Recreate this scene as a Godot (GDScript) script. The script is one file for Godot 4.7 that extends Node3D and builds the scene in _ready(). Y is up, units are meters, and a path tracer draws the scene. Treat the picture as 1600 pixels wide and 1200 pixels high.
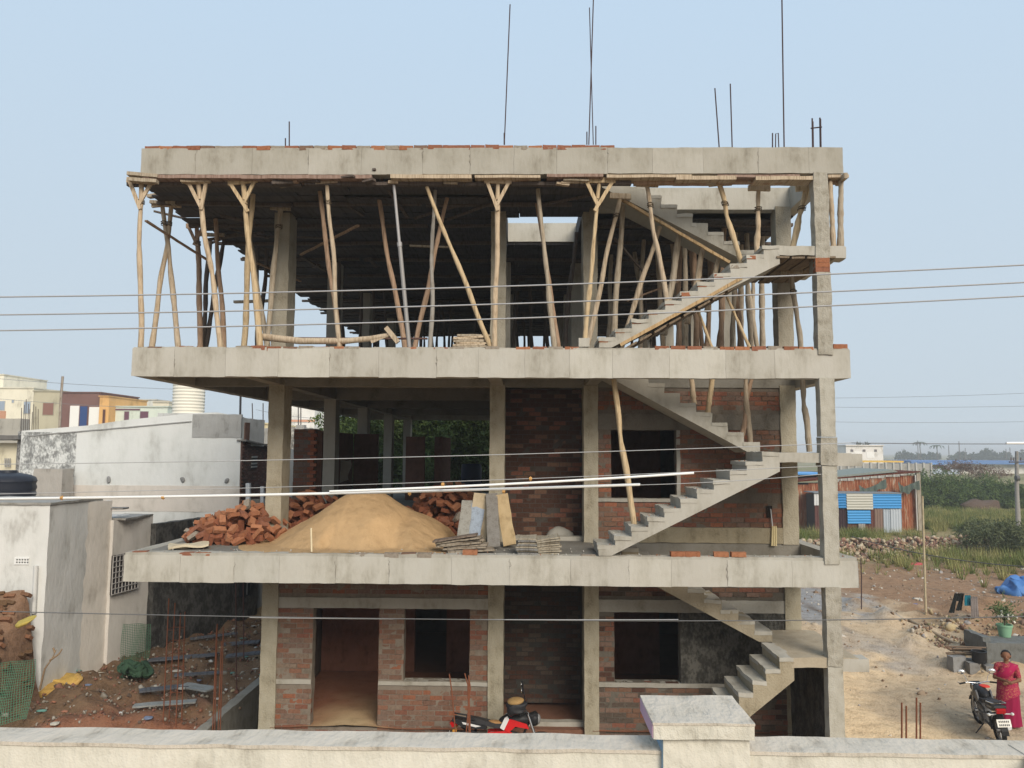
extends Node3D

var rng := RandomNumberGenerator.new()
var nz := FastNoiseLite.new()
var used := {}
var mats := {}
var TX := {}


# ---------------------------------------------------------------- mesh builder
class MB:
	var st := SurfaceTool.new()
	var g := 0
	var col := Color.WHITE
	var nz: FastNoiseLite

	func _init(noise: FastNoiseLite = null) -> void:
		nz = noise
		st.begin(Mesh.PRIMITIVE_TRIANGLES)

	func v(p: Vector3, uv := Vector2.ZERO) -> void:
		st.set_color(col)
		st.set_uv(uv)
		st.set_smooth_group(g)
		st.add_vertex(p)

	func tri(a: Vector3, b: Vector3, c: Vector3) -> void:
		v(a); v(b); v(c)

	func quad(a: Vector3, b: Vector3, c: Vector3, d: Vector3) -> void:
		v(a, Vector2(0, 0)); v(b, Vector2(1, 0)); v(c, Vector2(1, 1))
		v(a, Vector2(0, 0)); v(c, Vector2(1, 1)); v(d, Vector2(0, 1))

	func warp(p: Vector3, amp: float, fr: float) -> Vector3:
		if amp <= 0.0 or nz == null:
			return p
		var q := p * fr
		return p + Vector3(nz.get_noise_3dv(q), nz.get_noise_3dv(q + Vector3(91, 17, 33)), nz.get_noise_3dv(q + Vector3(-40, 63, -81))) * amp

	# a box with its faces cut into cells and its surface made uneven
	func box(c: Vector3, s: Vector3, b := Basis.IDENTITY, seg := 0.0, amp := 0.0, fr := 60.0) -> void:
		var h := s * 0.5
		for ax in 3:
			for sg in [-1.0, 1.0]:
				var n := Vector3.ZERO
				n[ax] = sg
				var u := Vector3.ZERO
				u[(ax + 1) % 3] = 1.0
				var w := n.cross(u)
				var hu: float = h[(ax + 1) % 3]
				var hw: float = h[(ax + 2) % 3]
				var nu: int = 1 if seg <= 0.0 else clampi(ceili(2.0 * hu / seg), 1, 400)
				var nw: int = 1 if seg <= 0.0 else clampi(ceili(2.0 * hw / seg), 1, 400)
				g += 1
				var o: Vector3 = n * h[ax]
				for i in nu:
					for j in nw:
						var pp := []
						for k in [[0, 0], [0, 1], [1, 1], [1, 0]]:
							var fu: float = (float(i + k[0]) / nu * 2.0 - 1.0) * hu
							var fw: float = (float(j + k[1]) / nw * 2.0 - 1.0) * hw
							pp.append(warp(c + b * (o + u * fu + w * fw), amp, fr))
						quad(pp[0], pp[1], pp[2], pp[3])

	func bb(x0: float, x1: float, y0: float, y1: float, z0: float, z1: float, seg := 0.0, amp := 0.0) -> void:
		box(Vector3((x0 + x1) / 2, (y0 + y1) / 2, (z0 + z1) / 2), Vector3(absf(x1 - x0), absf(y1 - y0), absf(z1 - z0)), Basis.IDENTITY, seg, amp)

	# a bar of rectangular section from a to b; w across, t along "up"
	func bar(a: Vector3, b: Vector3, w: float, t: float, up := Vector3.UP, seg := 0.0, amp := 0.0) -> void:
		var d := (b - a).normalized()
		var s := d.cross(up)
		if s.length() < 0.01:
			s = d.cross(Vector3.RIGHT)
		s = s.normalized()
		var n := s.cross(d)
		box((a + b) / 2, Vector3(w, (b - a).length(), t), Basis(s, d, s.cross(d)), seg, amp)

	func tube(pts: Array, rad: Array, sides := 8, cap := true) -> void:
		g += 1
		var rings := []
		var t0: Vector3 = (pts[1] - pts[0]).normalized()
		var nrm := t0.cross(Vector3.UP)
		if nrm.length() < 0.1:
			nrm = t0.cross(Vector3.RIGHT)
		nrm = nrm.normalized()
		var along := 0.0
		for i in pts.size():
			var t: Vector3 = (pts[mini(i + 1, pts.size() - 1)] - pts[maxi(i - 1, 0)]).normalized()
			nrm = (nrm - t * nrm.dot(t)).normalized()
			var bi := t.cross(nrm)
			if i > 0:
				along += (pts[i] - pts[i - 1]).length()
			var ring := []
			for k in sides + 1:
				var a := TAU * k / sides
				ring.append([pts[i] + (nrm * cos(a) + bi * sin(a)) * rad[mini(i, rad.size() - 1)], Vector2(float(k) / sides, along)])
			rings.append(ring)
		for i in pts.size() - 1:
			for k in sides:
				var a = rings[i][k]
				var b = rings[i][k + 1]
				var c = rings[i + 1][k + 1]
				var d = rings[i + 1][k]
				v(a[0], a[1]); v(d[0], d[1]); v(c[0], c[1])
				v(a[0], a[1]); v(c[0], c[1]); v(b[0], b[1])
		if cap:
			for e in [0, pts.size() - 1]:
				g += 1
				for k in sides:
					if e == 0:
						tri(pts[e], rings[e][k][0], rings[e][k + 1][0])
					else:
						tri(pts[e], rings[e][k + 1][0], rings[e][k][0])

	func lathe(prof: Array, c: Vector3, b := Basis.IDENTITY, sides := 20) -> void:
		for i in prof.size() - 1:
			if i == 0 or (prof[i] - prof[i - 1]).normalized().dot((prof[i + 1] - prof[i]).normalized()) < 0.75:
				g += 1
			for k in sides:
				var q := []
				for e in [[i, k], [i + 1, k], [i + 1, k + 1], [i, k + 1]]:
					var a: float = TAU * e[1] / sides
					q.append(c + b * Vector3(cos(a) * prof[e[0]].x, prof[e[0]].y, sin(a) * prof[e[0]].x))
				if prof[i].x > 1e-5:
					tri(q[0], q[3], q[2])
				if prof[i + 1].x > 1e-5:
					tri(q[0], q[2], q[1])

	func ell(c: Vector3, r: Vector3, b := Basis.IDENTITY, nu := 14, nv := 8, amp := 0.0, fr := 60.0) -> void:
		g += 1
		for j in nv:
			for i in nu:
				var q := []
				for e in [[i, j], [i, j + 1], [i + 1, j + 1], [i + 1, j]]:
					var th: float = PI * e[1] / nv
					var ph: float = TAU * (e[0] % nu) / nu
					q.append(warp(c + b * (Vector3(sin(th) * cos(ph), cos(th), sin(th) * sin(ph)) * r), amp, fr))
				if j > 0:
					tri(q[0], q[2], q[3])
				if j < nv - 1:
					tri(q[0], q[1], q[2])

	# a polygon in the plane of x and y, pushed from z0 (front) back to z1
	func prism(poly: PackedVector2Array, z0: float, z1: float, xf := Transform3D.IDENTITY) -> void:
		if not Geometry2D.is_polygon_clockwise(poly):
			poly = poly.duplicate()
			poly.reverse()
		var idx := Geometry2D.triangulate_polygon(poly)
		g += 1
		for k in range(0, idx.size(), 3):
			var t := [poly[idx[k]], poly[idx[k + 1]], poly[idx[k + 2]]]
			if (t[1] - t[0]).cross(t[2] - t[0]) > 0.0:
				t = [t[0], t[2], t[1]]
			tri(xf * Vector3(t[0].x, t[0].y, z0), xf * Vector3(t[1].x, t[1].y, z0), xf * Vector3(t[2].x, t[2].y, z0))
		g += 1
		for k in range(0, idx.size(), 3):
			var t := [poly[idx[k]], poly[idx[k + 1]], poly[idx[k + 2]]]
			if (t[1] - t[0]).cross(t[2] - t[0]) < 0.0:
				t = [t[0], t[2], t[1]]
			tri(xf * Vector3(t[0].x, t[0].y, z1), xf * Vector3(t[1].x, t[1].y, z1), xf * Vector3(t[2].x, t[2].y, z1))
		for k in poly.size():
			var a := poly[k]
			var b := poly[(k + 1) % poly.size()]
			g += 1
			quad(xf * Vector3(a.x, a.y, z0), xf * Vector3(a.x, a.y, z1), xf * Vector3(b.x, b.y, z1), xf * Vector3(b.x, b.y, z0))

	func done() -> ArrayMesh:
		st.generate_normals()
		st.index()
		return st.commit()


func mb() -> MB:
	return MB.new(nz)


# ---------------------------------------------------------------- naming and placing
func numbered(called: String) -> String:
	var n: int = used.get(called, 0)
	used[called] = n + 1
	return called if n == 0 else "%s_%03d" % [called, n]


func tag(o: Node3D, label := "", category := "", group := "", kind := "") -> Node3D:
	if label: o.set_meta("label", label)
	if category: o.set_meta("category", category)
	if group: o.set_meta("group", group)
	if kind: o.set_meta("kind", kind)
	return o


func thing(called: String, at: Vector3, label: String, category: String, group := "", turn := 0.0) -> Node3D:
	var o := Node3D.new()
	o.name = numbered(called)
	o.position = at
	o.rotation.y = turn
	add_child(o)
	return tag(o, label, category, group)


# a mesh laid out in world coordinates, hung under its thing
func put(m, called: String, parent: Node3D, mat: Material) -> MeshInstance3D:
	var mi := MeshInstance3D.new()
	mi.mesh = m.done() if m is MB else m
	mi.material_override = mat
	var p: Node = parent
	var off := Vector3.ZERO
	while p != self:
		off += (p as Node3D).position
		p = p.get_parent()
	mi.position = -off
	if parent == self:
		mi.name = numbered(called)
		add_child(mi)
	else:
		mi.name = called
		parent.add_child(mi, true)
	return mi


# a mesh laid out in its thing's own coordinates
func own(m, called: String, parent: Node3D, mat: Material) -> MeshInstance3D:
	var mi := MeshInstance3D.new()
	mi.mesh = m.done() if m is MB else m
	mi.material_override = mat
	mi.name = called
	parent.add_child(mi, true)
	return mi


# a whole thing that is one mesh, laid out round its own base
func solo(m, called: String, mat: Material, xf: Transform3D, label: String, category: String, group := "") -> MeshInstance3D:
	var mi := MeshInstance3D.new()
	mi.mesh = m.done() if m is MB else m
	mi.material_override = mat
	mi.name = numbered(called)
	mi.transform = xf
	add_child(mi)
	tag(mi, label, category, group)
	return mi


func struct(m, called: String, mat: Material) -> MeshInstance3D:
	var mi := put(m, called, self, mat)
	mi.set_meta("kind", "structure")
	return mi


# ---------------------------------------------------------------- materials
func ramp(stops: Array) -> Array:
	var g := Gradient.new()
	g.offsets = PackedFloat32Array(stops.map(func(s): return s[0]))
	g.colors = PackedColorArray(stops.map(func(s): return Color(s[1], s[2], s[3]).linear_to_srgb()))
	var lut := []
	for i in 256:
		lut.append(g.sample(i / 255.0))
	return lut


# layers: [frequency, weight, stretch across, stretch down]; colours are multipliers (linear), the same values make the relief
func noise_tex(called: String, size: int, sd: int, layers: Array, stops: Array) -> void:
	var sum := PackedFloat32Array()
	sum.resize(size * size)
	var total := 0.0
	for l in layers:
		var n := FastNoiseLite.new()
		n.seed = sd + int(l[0] * 1000)
		n.noise_type = FastNoiseLite.TYPE_SIMPLEX_SMOOTH
		n.frequency = l[0]
		n.fractal_octaves = 4
		var im := n.get_seamless_image(maxi(8, int(size / l[2])), maxi(8, int(size / l[3])), false, false, 0.15)
		im.convert(Image.FORMAT_L8)
		im.resize(size, size, Image.INTERPOLATE_CUBIC)
		var d := im.get_data()
		total += l[1]
		for i in size * size:
			sum[i] += l[1] * d[i]
	var lo := 1e9
	var hi := -1e9
	for i in size * size:
		lo = minf(lo, sum[i])
		hi = maxf(hi, sum[i])
	var lut := ramp(stops)
	var rgb := PackedByteArray()
	rgb.resize(size * size * 3)
	var hgt := PackedByteArray()
	hgt.resize(size * size)
	for i in size * size:
		var k := int((sum[i] - lo) / (hi - lo) * 255.0)
		var c: Color = lut[k]
		rgb[i * 3] = c.r8
		rgb[i * 3 + 1] = c.g8
		rgb[i * 3 + 2] = c.b8
		hgt[i] = k
	TX[called] = ImageTexture.create_from_image(Image.create_from_data(size, size, false, Image.FORMAT_RGB8, rgb))
	TX[called + "_h"] = ImageTexture.create_from_image(Image.create_from_data(size, size, false, Image.FORMAT_L8, hgt))


# tint (linear), texture, metres per tile, relief in cm
func mat(r: float, g: float, b: float, tex := "", tile := 2.0, relief := 0.0, rough := 0.92, world := true, vc := false) -> StandardMaterial3D:
	var key := "%f %f %f %s %f %f %f %s %s" % [r, g, b, tex, tile, relief, rough, world, vc]
	if mats.has(key):
		return mats[key]
	var m := StandardMaterial3D.new()
	m.albedo_color = Color(r, g, b).linear_to_srgb()
	m.roughness = rough
	m.metallic_specular = 0.3
	m.vertex_color_use_as_albedo = vc
	if tex:
		m.albedo_texture = TX[tex]
		m.uv1_triplanar = true
		m.uv1_world_triplanar = world
		m.uv1_triplanar_sharpness = 4.0
		m.uv1_scale = Vector3.ONE / tile
		if relief > 0.0:
			m.heightmap_enabled = true
			m.heightmap_texture = TX[tex + "_h"]
			m.heightmap_scale = relief
	mats[key] = m
	return m


func plain(r: float, g: float, b: float, rough := 0.6, metal := 0.0) -> StandardMaterial3D:
	var m := mat(r, g, b, "", 1.0, 0.0, rough)
	m.metallic = metal
	return m


func rv(a: float, b: float) -> float:
	return rng.randf_range(a, b)


func make_textures() -> void:
	noise_tex("concrete", 512, 3, [[0.006, 1.0, 1, 1], [0.02, 0.7, 1, 2.5], [0.09, 0.5, 1, 1], [0.3, 0.35, 1, 1]],
		[[0.0, .55, .53, .49], [0.25, .78, .765, .73], [0.45, .92, .91, .89], [0.7, 1, 1, 1], [1.0, 1.0, 1.0, 1.0]])
	noise_tex("drip", 512, 31, [[0.007, 1.0, 1, 1], [0.03, 0.75, 1, 7], [0.08, 0.45, 1, 2], [0.3, 0.3, 1, 1]],
		[[0.0, .50, .48, .44], [0.2, .72, .70, .66], [0.4, .88, .87, .84], [0.62, .97, .965, .95], [1.0, 1, 1, 1]])
	noise_tex("plaster", 512, 9, [[0.005, 1.2, 1, 1], [0.012, 0.8, 1, 4], [0.05, 0.5, 1, 2], [0.2, 0.2, 1, 1]],
		[[0.0, .56, .55, .53], [0.18, .76, .75, .73], [0.34, .90, .90, .885], [0.55, .97, .965, .955], [1.0, 1.0, 1.0, 1.0]])
	noise_tex("mould", 512, 19, [[0.012, 1.0, 1, 1.4], [0.05, 0.8, 1, 1.6], [0.16, 0.4, 1, 1]],
		[[0.0, .22, .22, .23], [0.4, .42, .42, .42], [0.56, .70, .71, .71], [0.68, 1, 1, 1], [1.0, 1.05, 1.04, 1.0]])
	noise_tex("grain", 256, 5, [[0.02, 1.0, 1, 1], [0.08, 0.8, 1, 1], [0.25, 0.6, 1, 1]],
		[[0.0, .50, .48, .46], [0.35, .82, .80, .78], [0.6, 1, 1, 1], [0.8, 1.08, 1.12, 1.15], [1.0, 1.2, 1.45, 1.6]])
	noise_tex("sand", 512, 7, [[0.01, 0.9, 1, 1], [0.06, 0.5, 1, 1], [0.3, 0.7, 1, 1]],
		[[0.0, .72, .70, .66], [0.4, .92, .91, .9], [0.7, 1, 1, 1], [1.0, 1.1, 1.1, 1.1]])
	noise_tex("soil", 512, 8, [[0.012, 1.0, 1, 1], [0.06, 0.9, 1, 1], [0.22, 0.9, 1, 1]],
		[[0.0, .45, .43, .41], [0.4, .82, .80, .78], [0.62, 1, 1, 1], [0.8, 1.25, 1.22, 1.18], [1.0, 1.7, 1.66, 1.6]])
	noise_tex("wood", 256, 11, [[0.05, 1.0, 1, 12], [0.16, 0.7, 1, 16], [0.02, 0.5, 1, 2]],
		[[0.0, .48, .44, .40], [0.35, .80, .77, .74], [0.6, 1, 1, 1], [1.0, 1.16, 1.14, 1.1]])
	noise_tex("rust", 512, 13, [[0.012, 1.0, 1, 5], [0.05, 0.7, 1, 6], [0.14, 0.5, 1, 2]],
		[[0.0, .16, .055, .03], [0.35, .26, .09, .045], [0.55, .34, .15, .08], [0.7, .40, .32, .25], [1.0, .48, .46, .43]])
	noise_tex("cloth", 256, 23, [[0.05, 0.6, 1, 1], [0.2, 1.0, 1, 1]],
		[[0.0, .24, .010, .050], [0.60, .33, .014, .07], [0.66, .48, .26, .09], [1.0, .58, .42, .15]])


func _ready() -> void:
	rng.seed = 20240
	nz.seed = 4
	nz.frequency = 0.05
	nz.fractal_octaves = 2
	# ---------------- camera
	var cam := Camera3D.new()
	cam.name = "camera"
	cam.fov = 53.13
	cam.position = Vector3(0, 5.19, 11.92)
	cam.rotation_order = EULER_ORDER_YXZ
	cam.rotation = Vector3(0.0865, 0.020, 0.0055)
	cam.near = 0.05
	cam.far = 5000.0
	add_child(cam)
	cam.current = true
	# ---------------- sky, sun, exposure
	var sky := ProceduralSkyMaterial.new()
	sky.sky_top_color = Color(0.545, 0.635, 0.725)
	sky.sky_horizon_color = Color(0.59, 0.628, 0.655)
	sky.sky_curve = 0.55
	sky.ground_energy_multiplier = 1.0
	sky.ground_bottom_color = Color(0.34, 0.31, 0.27)
	sky.ground_horizon_color = Color(0.56, 0.595, 0.63)
	sky.sun_angle_max = 60.0
	sky.sun_curve = 0.25
	sky.sky_energy_multiplier = 1.0
	var env := Environment.new()
	env.background_mode = Environment.BG_SKY
	env.sky = Sky.new()
	env.sky.sky_material = sky
	env.tonemap_mode = Environment.TONE_MAPPER_LINEAR
	env.tonemap_exposure = 1.95
	env.sdfgi_enabled = true
	env.ssao_enabled = true
	env.ssil_enabled = true
	env.fog_enabled = true
	env.fog_density = 0.0011
	env.fog_light_color = Color(0.90, 0.91, 0.92)
	var we := WorldEnvironment.new()
	we.name = "world_environment"
	we.environment = env
	add_child(we)
	var sun := DirectionalLight3D.new()
	sun.name = "sun"
	sun.light_color = Color(1.0, 0.965, 0.91)
	sun.light_energy = 0.52
	sun.light_angular_distance = 30.0
	sun.shadow_enabled = true
	add_child(sun)
	sun.look_at_from_position(Vector3(0.38, 0.60, 0.86), Vector3.ZERO)
	# ---------------- the place
	make_textures()
	ground()
	building()
	timber_on_roof_storey()
	first_floor_things()
	rebar_and_wires()
	parapet()
	left_side()
	behind()
	right_side()
	vehicles()
	woman()


# ================================================================ ground
func blob(x: float, z: float, cx: float, cz: float, rx: float, rz: float, soft: float) -> float:
	var d := Vector2((x - cx) / rx, (z - cz) / rz).length()
	d += nz.get_noise_2d(x * 12.0, z * 12.0) * 0.45 + nz.get_noise_2d(x * 50.0 + 300.0, z * 50.0) * 0.2
	return clampf((1.0 - d) / soft + 0.5, 0.0, 1.0)


func ground_height(x: float, z: float) -> float:
	var h := nz.get_noise_2d(x * 6.0, z * 6.0) * 0.10 + nz.get_noise_2d(x * 30.0, z * 30.0) * 0.04
	h *= clampf(1.0 - (Vector2(x, z).length() - 60.0) / 200.0, 0.0, 1.0)
	if x < -5.6 and x > -10.6 and z > -14.0 and z < 2.0:      # the debris of the alley
		h += (nz.get_noise_2d(x * 22.0, z * 22.0) + 0.2) * 0.28 * clampf((-5.6 - x) * 0.8, 0.0, 1.0)
	if x > -5.75 and x < -4.60 and z > -7.5 and z < 2.0:      # the open pit between the plinth beams
		h = -1.1
	if x > 5.2 and z > -14.0:                                   # the yard lies lower
		h -= 0.5 * smoothstep(5.2, 6.4, x) * smoothstep(-14.0, -7.5, z)
	if x > 10.5 and x < 20.0 and z < -8.0 and z > -16.0:
		h += maxf(0.0, nz.get_noise_2d(x * 14.0 + 50.0, z * 14.0)) * 0.5
	return h


func grow(from: float, to: float, step: float, rate: float) -> Array:
	var a := []
	var x := from
	var s := step
	while absf(x) < absf(to):
		a.append(x)
		x += s if to > from else -s
		s *= rate
	a.append(to)
	return a


func ground() -> void:
	var xs := grow(-0.0, -2600.0, 0.16, 1.012)
	xs.reverse()
	xs.append_array(grow(0.16, 2600.0, 0.16, 1.012))
	var zs := grow(0.0, -3200.0, 0.16, 1.014)
	zs.reverse()
	zs.append_array(grow(0.3, 60.0, 0.3, 1.1))
	var vs := PackedVector3Array()
	var cs := PackedColorArray()
	var soil := Color(.275, .170, .100)
	var sand := Color(.76, .565, .35)
	var tan := Color(.56, .43, .29)
	var gravel := Color(.33, .32, .31)
	var grass := Color(.19, .185, .065)
	var straw := Color(.33, .27, .14)
	var red := Color(.30, .125, .07)
	for z in zs:
		for x in xs:
			vs.append(Vector3(x, ground_height(x, z), z))
			var c: Color
			if z < -60.0 or absf(x) > 80.0:
				c = grass.lerp(straw, clampf(nz.get_noise_2d(x * 0.6, z * 0.6) + 0.45, 0.0, 1.0))
			else:
				c = soil.lerp(straw, clampf(nz.get_noise_2d(x * 5.0, z * 5.0) * 1.2 + 0.25, 0.0, 0.7))
				c = c.lerp(grass, blob(x, z, 34.0, -27.0, 17.0, 6.5, 0.35) * 0.9)
				c = c.lerp(grass, blob(x, z, 40.0, -48.0, 30.0, 9.0, 0.35))
				c = c.lerp(straw, blob(x, z, 33.0, -38.0, 8.0, 3.0, 0.5))
				c = c.lerp(grass, blob(x, z, 18.0, -40.0, 6.0, 5.0, 0.4))
				c = c.lerp(soil * 1.15, blob(x, z, 17.0, -17.5, 10.0, 7.5, 0.4))
				c = c.lerp(tan, blob(x, z, 9.5, -10.5, 3.6, 6.5, 0.5))
				c = c.lerp(gravel, blob(x, z, 8.6, -16.0, 3.0, 3.6, 0.3))
				c = c.lerp(gravel, blob(x, z, 9.5, -9.6, 1.4, 1.7, 0.6) * 0.6)
				c = c.lerp(sand, blob(x, z, 7.4, -4.3, 4.4, 5.6, 0.5))
				c = c.lerp(tan * 0.86, blob(x, z, 10.2, -6.0, 2.3, 2.2, 0.6))
				c = c.lerp(soil * 0.72, blob(x, z, -8.6, -6.0, 2.8, 6.0, 0.5))
				c = c.lerp(red, blob(x, z, -6.8, -1.6, 2.3, 2.0, 0.8) * 0.85)
				if x > -5.9 and x < -4.5 and z > -7.7 and z < 2.0: c = soil * .35
				c = c.lerp(soil * 0.4, blob(x, z, 9.65, -14.0, 0.16, 1.6, 0.8) * 0.8)
			cs.append(c)
	var ix := PackedInt32Array()
	var w := xs.size()
	for j in zs.size() - 1:
		for i in w - 1:
			var a := j * w + i
			ix.append_array(PackedInt32Array([a, a + 1, a + w + 1, a, a + w + 1, a + w]))
	var nr := PackedVector3Array()
	nr.resize(vs.size())
	for j in zs.size():
		for i in w:
			var l := vs[j * w + maxi(i - 1, 0)]
			var r := vs[j * w + mini(i + 1, w - 1)]
			var u := vs[maxi(j - 1, 0) * w + i]
			var d := vs[mini(j + 1, zs.size() - 1) * w + i]
			nr[j * w + i] = (d - u).cross(r - l).normalized()
	var ar := []
	ar.resize(Mesh.ARRAY_MAX)
	ar[Mesh.ARRAY_VERTEX] = vs
	ar[Mesh.ARRAY_NORMAL] = nr
	ar[Mesh.ARRAY_COLOR] = cs
	ar[Mesh.ARRAY_INDEX] = ix
	var m := ArrayMesh.new()
	m.add_surface_from_arrays(Mesh.PRIMITIVE_TRIANGLES, ar)
	struct(m, "ground", mat(1, 1, 1, "soil", 2.3, 2.5, 0.97, true, true))


# many small stones, bits or blades: one object that nobody could count
func scatter(called: String, mesh: Mesh, m: Material, spots: Array, parent: Node3D = null) -> MultiMeshInstance3D:
	var mm := MultiMesh.new()
	mm.transform_format = MultiMesh.TRANSFORM_3D
	mm.use_colors = true
	mm.mesh = mesh
	mm.instance_count = spots.size()
	for i in spots.size():
		mm.set_instance_transform(i, spots[i][0])
		mm.set_instance_color(i, spots[i][1])
	var o := MultiMeshInstance3D.new()
	o.multimesh = mm
	o.material_override = m
	o.set_meta("kind", "stuff")
	if parent:
		o.name = called
		parent.add_child(o, true)
	else:
		o.name = numbered(called)
		add_child(o)
	return o


func any_turn() -> Basis:
	return Basis.from_euler(Vector3(rv(0, TAU), rv(0, TAU), rv(0, TAU)))


func stone_mesh() -> Mesh:
	var b := mb()
	b.ell(Vector3.ZERO, Vector3(1, .62, .8), Basis.IDENTITY, 7, 5, 0.5, 30.0)
	return b.done()


# ================================================================ the unfinished building
const H := [0.38, 3.6, 6.8, 10.02]
const HB := [0.0, 3.147, 6.325, 9.59]
var bld: Node3D
var brick_meshes := []
var brick_mats := []
var bricks_made := 0


func tone() -> Color:
	var t := rng.randf()
	var c := Color(.245, .088, .048).lerp(Color(.36, .125, .058), rng.randf())
	if t < 0.30:
		c = Color(.155, .085, .058).lerp(Color(.21, .12, .085), rng.randf())
	elif t < 0.5:
		c = Color(.22, .17, .13)
	return c


func make_brick_kit() -> void:
	for i in 6:
		var b := mb()
		b.nz = FastNoiseLite.new()
		b.nz.seed = 50 + i
		b.nz.frequency = 0.05
		b.box(Vector3.ZERO, Vector3(.222, .072, .105), Basis.IDENTITY, 0.06, 0.007, 200.0)
		brick_meshes.append(b.done())
	for c in [[.255, .105, .06], [.315, .13, .068], [.37, .165, .088], [.20, .09, .06], [.175, .10, .07], [.20, .125, .09], [.215, .16, .12], [.29, .25, .205], [.27, .115, .07], [.185, .125, .095], [.085, .045, .035], [.065, .045, .038], [.10, .075, .06], [.225, .115, .075]]:
		brick_mats.append(mat(c[0], c[1], c[2], "grain", 0.31, 0.35, 0.95, true))


func a_brick(parent: Node3D, at: Vector3, b: Basis, tones: Array) -> void:
	var o := MeshInstance3D.new()
	o.mesh = brick_meshes[rng.randi() % 6]
	o.material_override = brick_mats[tones[rng.randi() % tones.size()]]
	o.transform = Transform3D(b, at)
	o.name = "brick"
	parent.add_child(o, true)
	bricks_made += 1


# a wall of bricks in a face of z = front, laid course by course round its openings; the mortar stands a little behind
func brick_wall(x0: float, x1: float, y0: float, y1: float, front: float, thick: float, holes: Array, tones: Array, single: bool, mortar := Color(.27, .25, .21), bands := []) -> MeshInstance3D:
	var m := mb()
	var cuts := [x0, x1]
	for h in holes:
		cuts.append_array([h[0], h[1]])
	cuts.sort()
	for i in cuts.size() - 1:
		var a: float = cuts[i]
		var b: float = cuts[i + 1]
		if b - a < 0.001:
			continue
		var ys := [[y0, y1]]
		for h in holes:
			if h[0] < (a + b) / 2 and h[1] > (a + b) / 2:
				var nx := []
				for s in ys:
					if h[2] > s[0]: nx.append([s[0], minf(h[2], s[1])])
					if h[3] < s[1]: nx.append([maxf(h[3], s[0]), s[1]])
				ys = nx
		for s in ys:
			m.bb(a, b, s[0], s[1], front - 0.004, front - thick, 0.055, 0.011)
	var wall := put(m, "brick_wall", bld, mat(mortar.r, mortar.g, mortar.b, "concrete", 1.3, 1.2))
	var rest := mb()
	var left := false
	var row := 0
	var y := y0 + 0.045
	while y < y1 - 0.03:
		var x := x0 - (0.0 if row % 2 == 0 else 0.117) + rv(-0.02, 0.02)
		while x < x1:
			var pieces := [[maxf(x, x0), minf(x + 0.224, x1)]]
			var solid := true
			for h in holes + bands:
				if y + 0.03 > h[2] and y - 0.03 < h[3]:
					var nx := []
					for p in pieces:
						if h[0] > p[0]: nx.append([p[0], minf(h[0], p[1])])
						if h[1] < p[1]: nx.append([maxf(h[1], p[0]), p[1]])
						if h[1] <= p[0] or h[0] >= p[1]: pass
					var keep := []
					for p in nx:
						if p[1] - p[0] > 0.05 and not keep.has(p): keep.append(p)
					pieces = keep
			for p in pieces:
				if p[1] - p[0] < 0.05 or rng.randf() < 0.025:
					continue
				var c := Vector3((p[0] + p[1]) / 2, y + rv(-.004, .004), front - 0.052 + rv(-0.004, 0.009))
				if single and bricks_made < 205:
					a_brick(wall, c + wall.position * 0.0, Basis.from_euler(Vector3(rv(-.02, .02), rv(-.015, .015), rv(-.02, .02))).scaled_local(Vector3((p[1] - p[0]) / 0.226, 1, 1)), tones)
				else:
					left = true
					var k = tones[rng.randi() % tones.size()]
					rest.col = (brick_mats[k] as StandardMaterial3D).albedo_color.srgb_to_linear()
					rest.box(c, Vector3(p[1] - p[0] - 0.004, .072, .105), Basis.IDENTITY, 0.0)
			x += 0.234
		y += 0.086
		row += 1
	if left:
		var r := put(rest, "brick_courses", wall, mat(1, 1, 1, "grain", 0.31, 0.35, 0.95, true, true))
		r.set_meta("kind", "stuff")
	return wall


func conc(i := 0) -> Material:
	var t = [[.44, .42, .375], [.42, .40, .355], [.47, .45, .405], [.385, .365, .32], [.33, .315, .28], [.49, .475, .43], [.57, .55, .485], [.54, .515, .45], [.50, .48, .43]][i]
	return mat(t[0], t[1], t[2], "drip" if i in [0, 1, 2, 3, 5, 8] else "concrete", 3.1, 0.8)


func edge_beam(k: int, x0: float, x1: float) -> void:
	var m := mb()
	m.bb(x0 + .01, x1 - .01, HB[k] + .005, H[k] - .012, -.014, -.23, 0.12, 0.006)
	var beam := put(m, "edge_beam", bld, conc(0))
	var x := x0
	while x < x1 - 0.05:
		var w := minf(rv(.62, 1.0), x1 - x)
		if x1 - x - w < 0.3:
			w = x1 - x
		var p := mb()
		var top: float = H[k] - (0.05 if k == 1 else (0.03 if k == 2 else 0.0)) + rv(-.006, .004)
		p.bb(x + .0015, x + w - .0015, HB[k] + rv(-.006, .006), top, -.018, rv(-.001, .003), 0.09, 0.008)
		put(p, "cast_panel", beam, conc([[5, 8, 8, 2], [2, 0, 2, 8], [3, 3, 1, 3]][k - 1][rng.randi() % 4]))
		if x > x0 + .1 and rng.randf() < .35:      # a ragged crack down the joint
			var cr := mb()
			var pts := []
			var ya: float = top - rv(0, .12)
			for i in 9:
				pts.append(Vector3(x + nz.get_noise_2d(x * 90.0, i * 23.0) * .03, ya - i * rv(.018, .045), .002))
			cr.tube(pts, [.001, .004, .002, .005, .002, .003, .001], 5)
			put(cr, "crack", beam, plain(.22, .20, .17, .95))
		x += w
	if k < 3:      # mortar topping along the edge, uneven
		var t := mb()
		t.bb(x0 + .015, x1 - .015, H[k] - 0.055, H[k] - 0.004, -.012, -.21, 0.07, 0.014)
		put(t, "mortar_topping", beam, conc(1))


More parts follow.
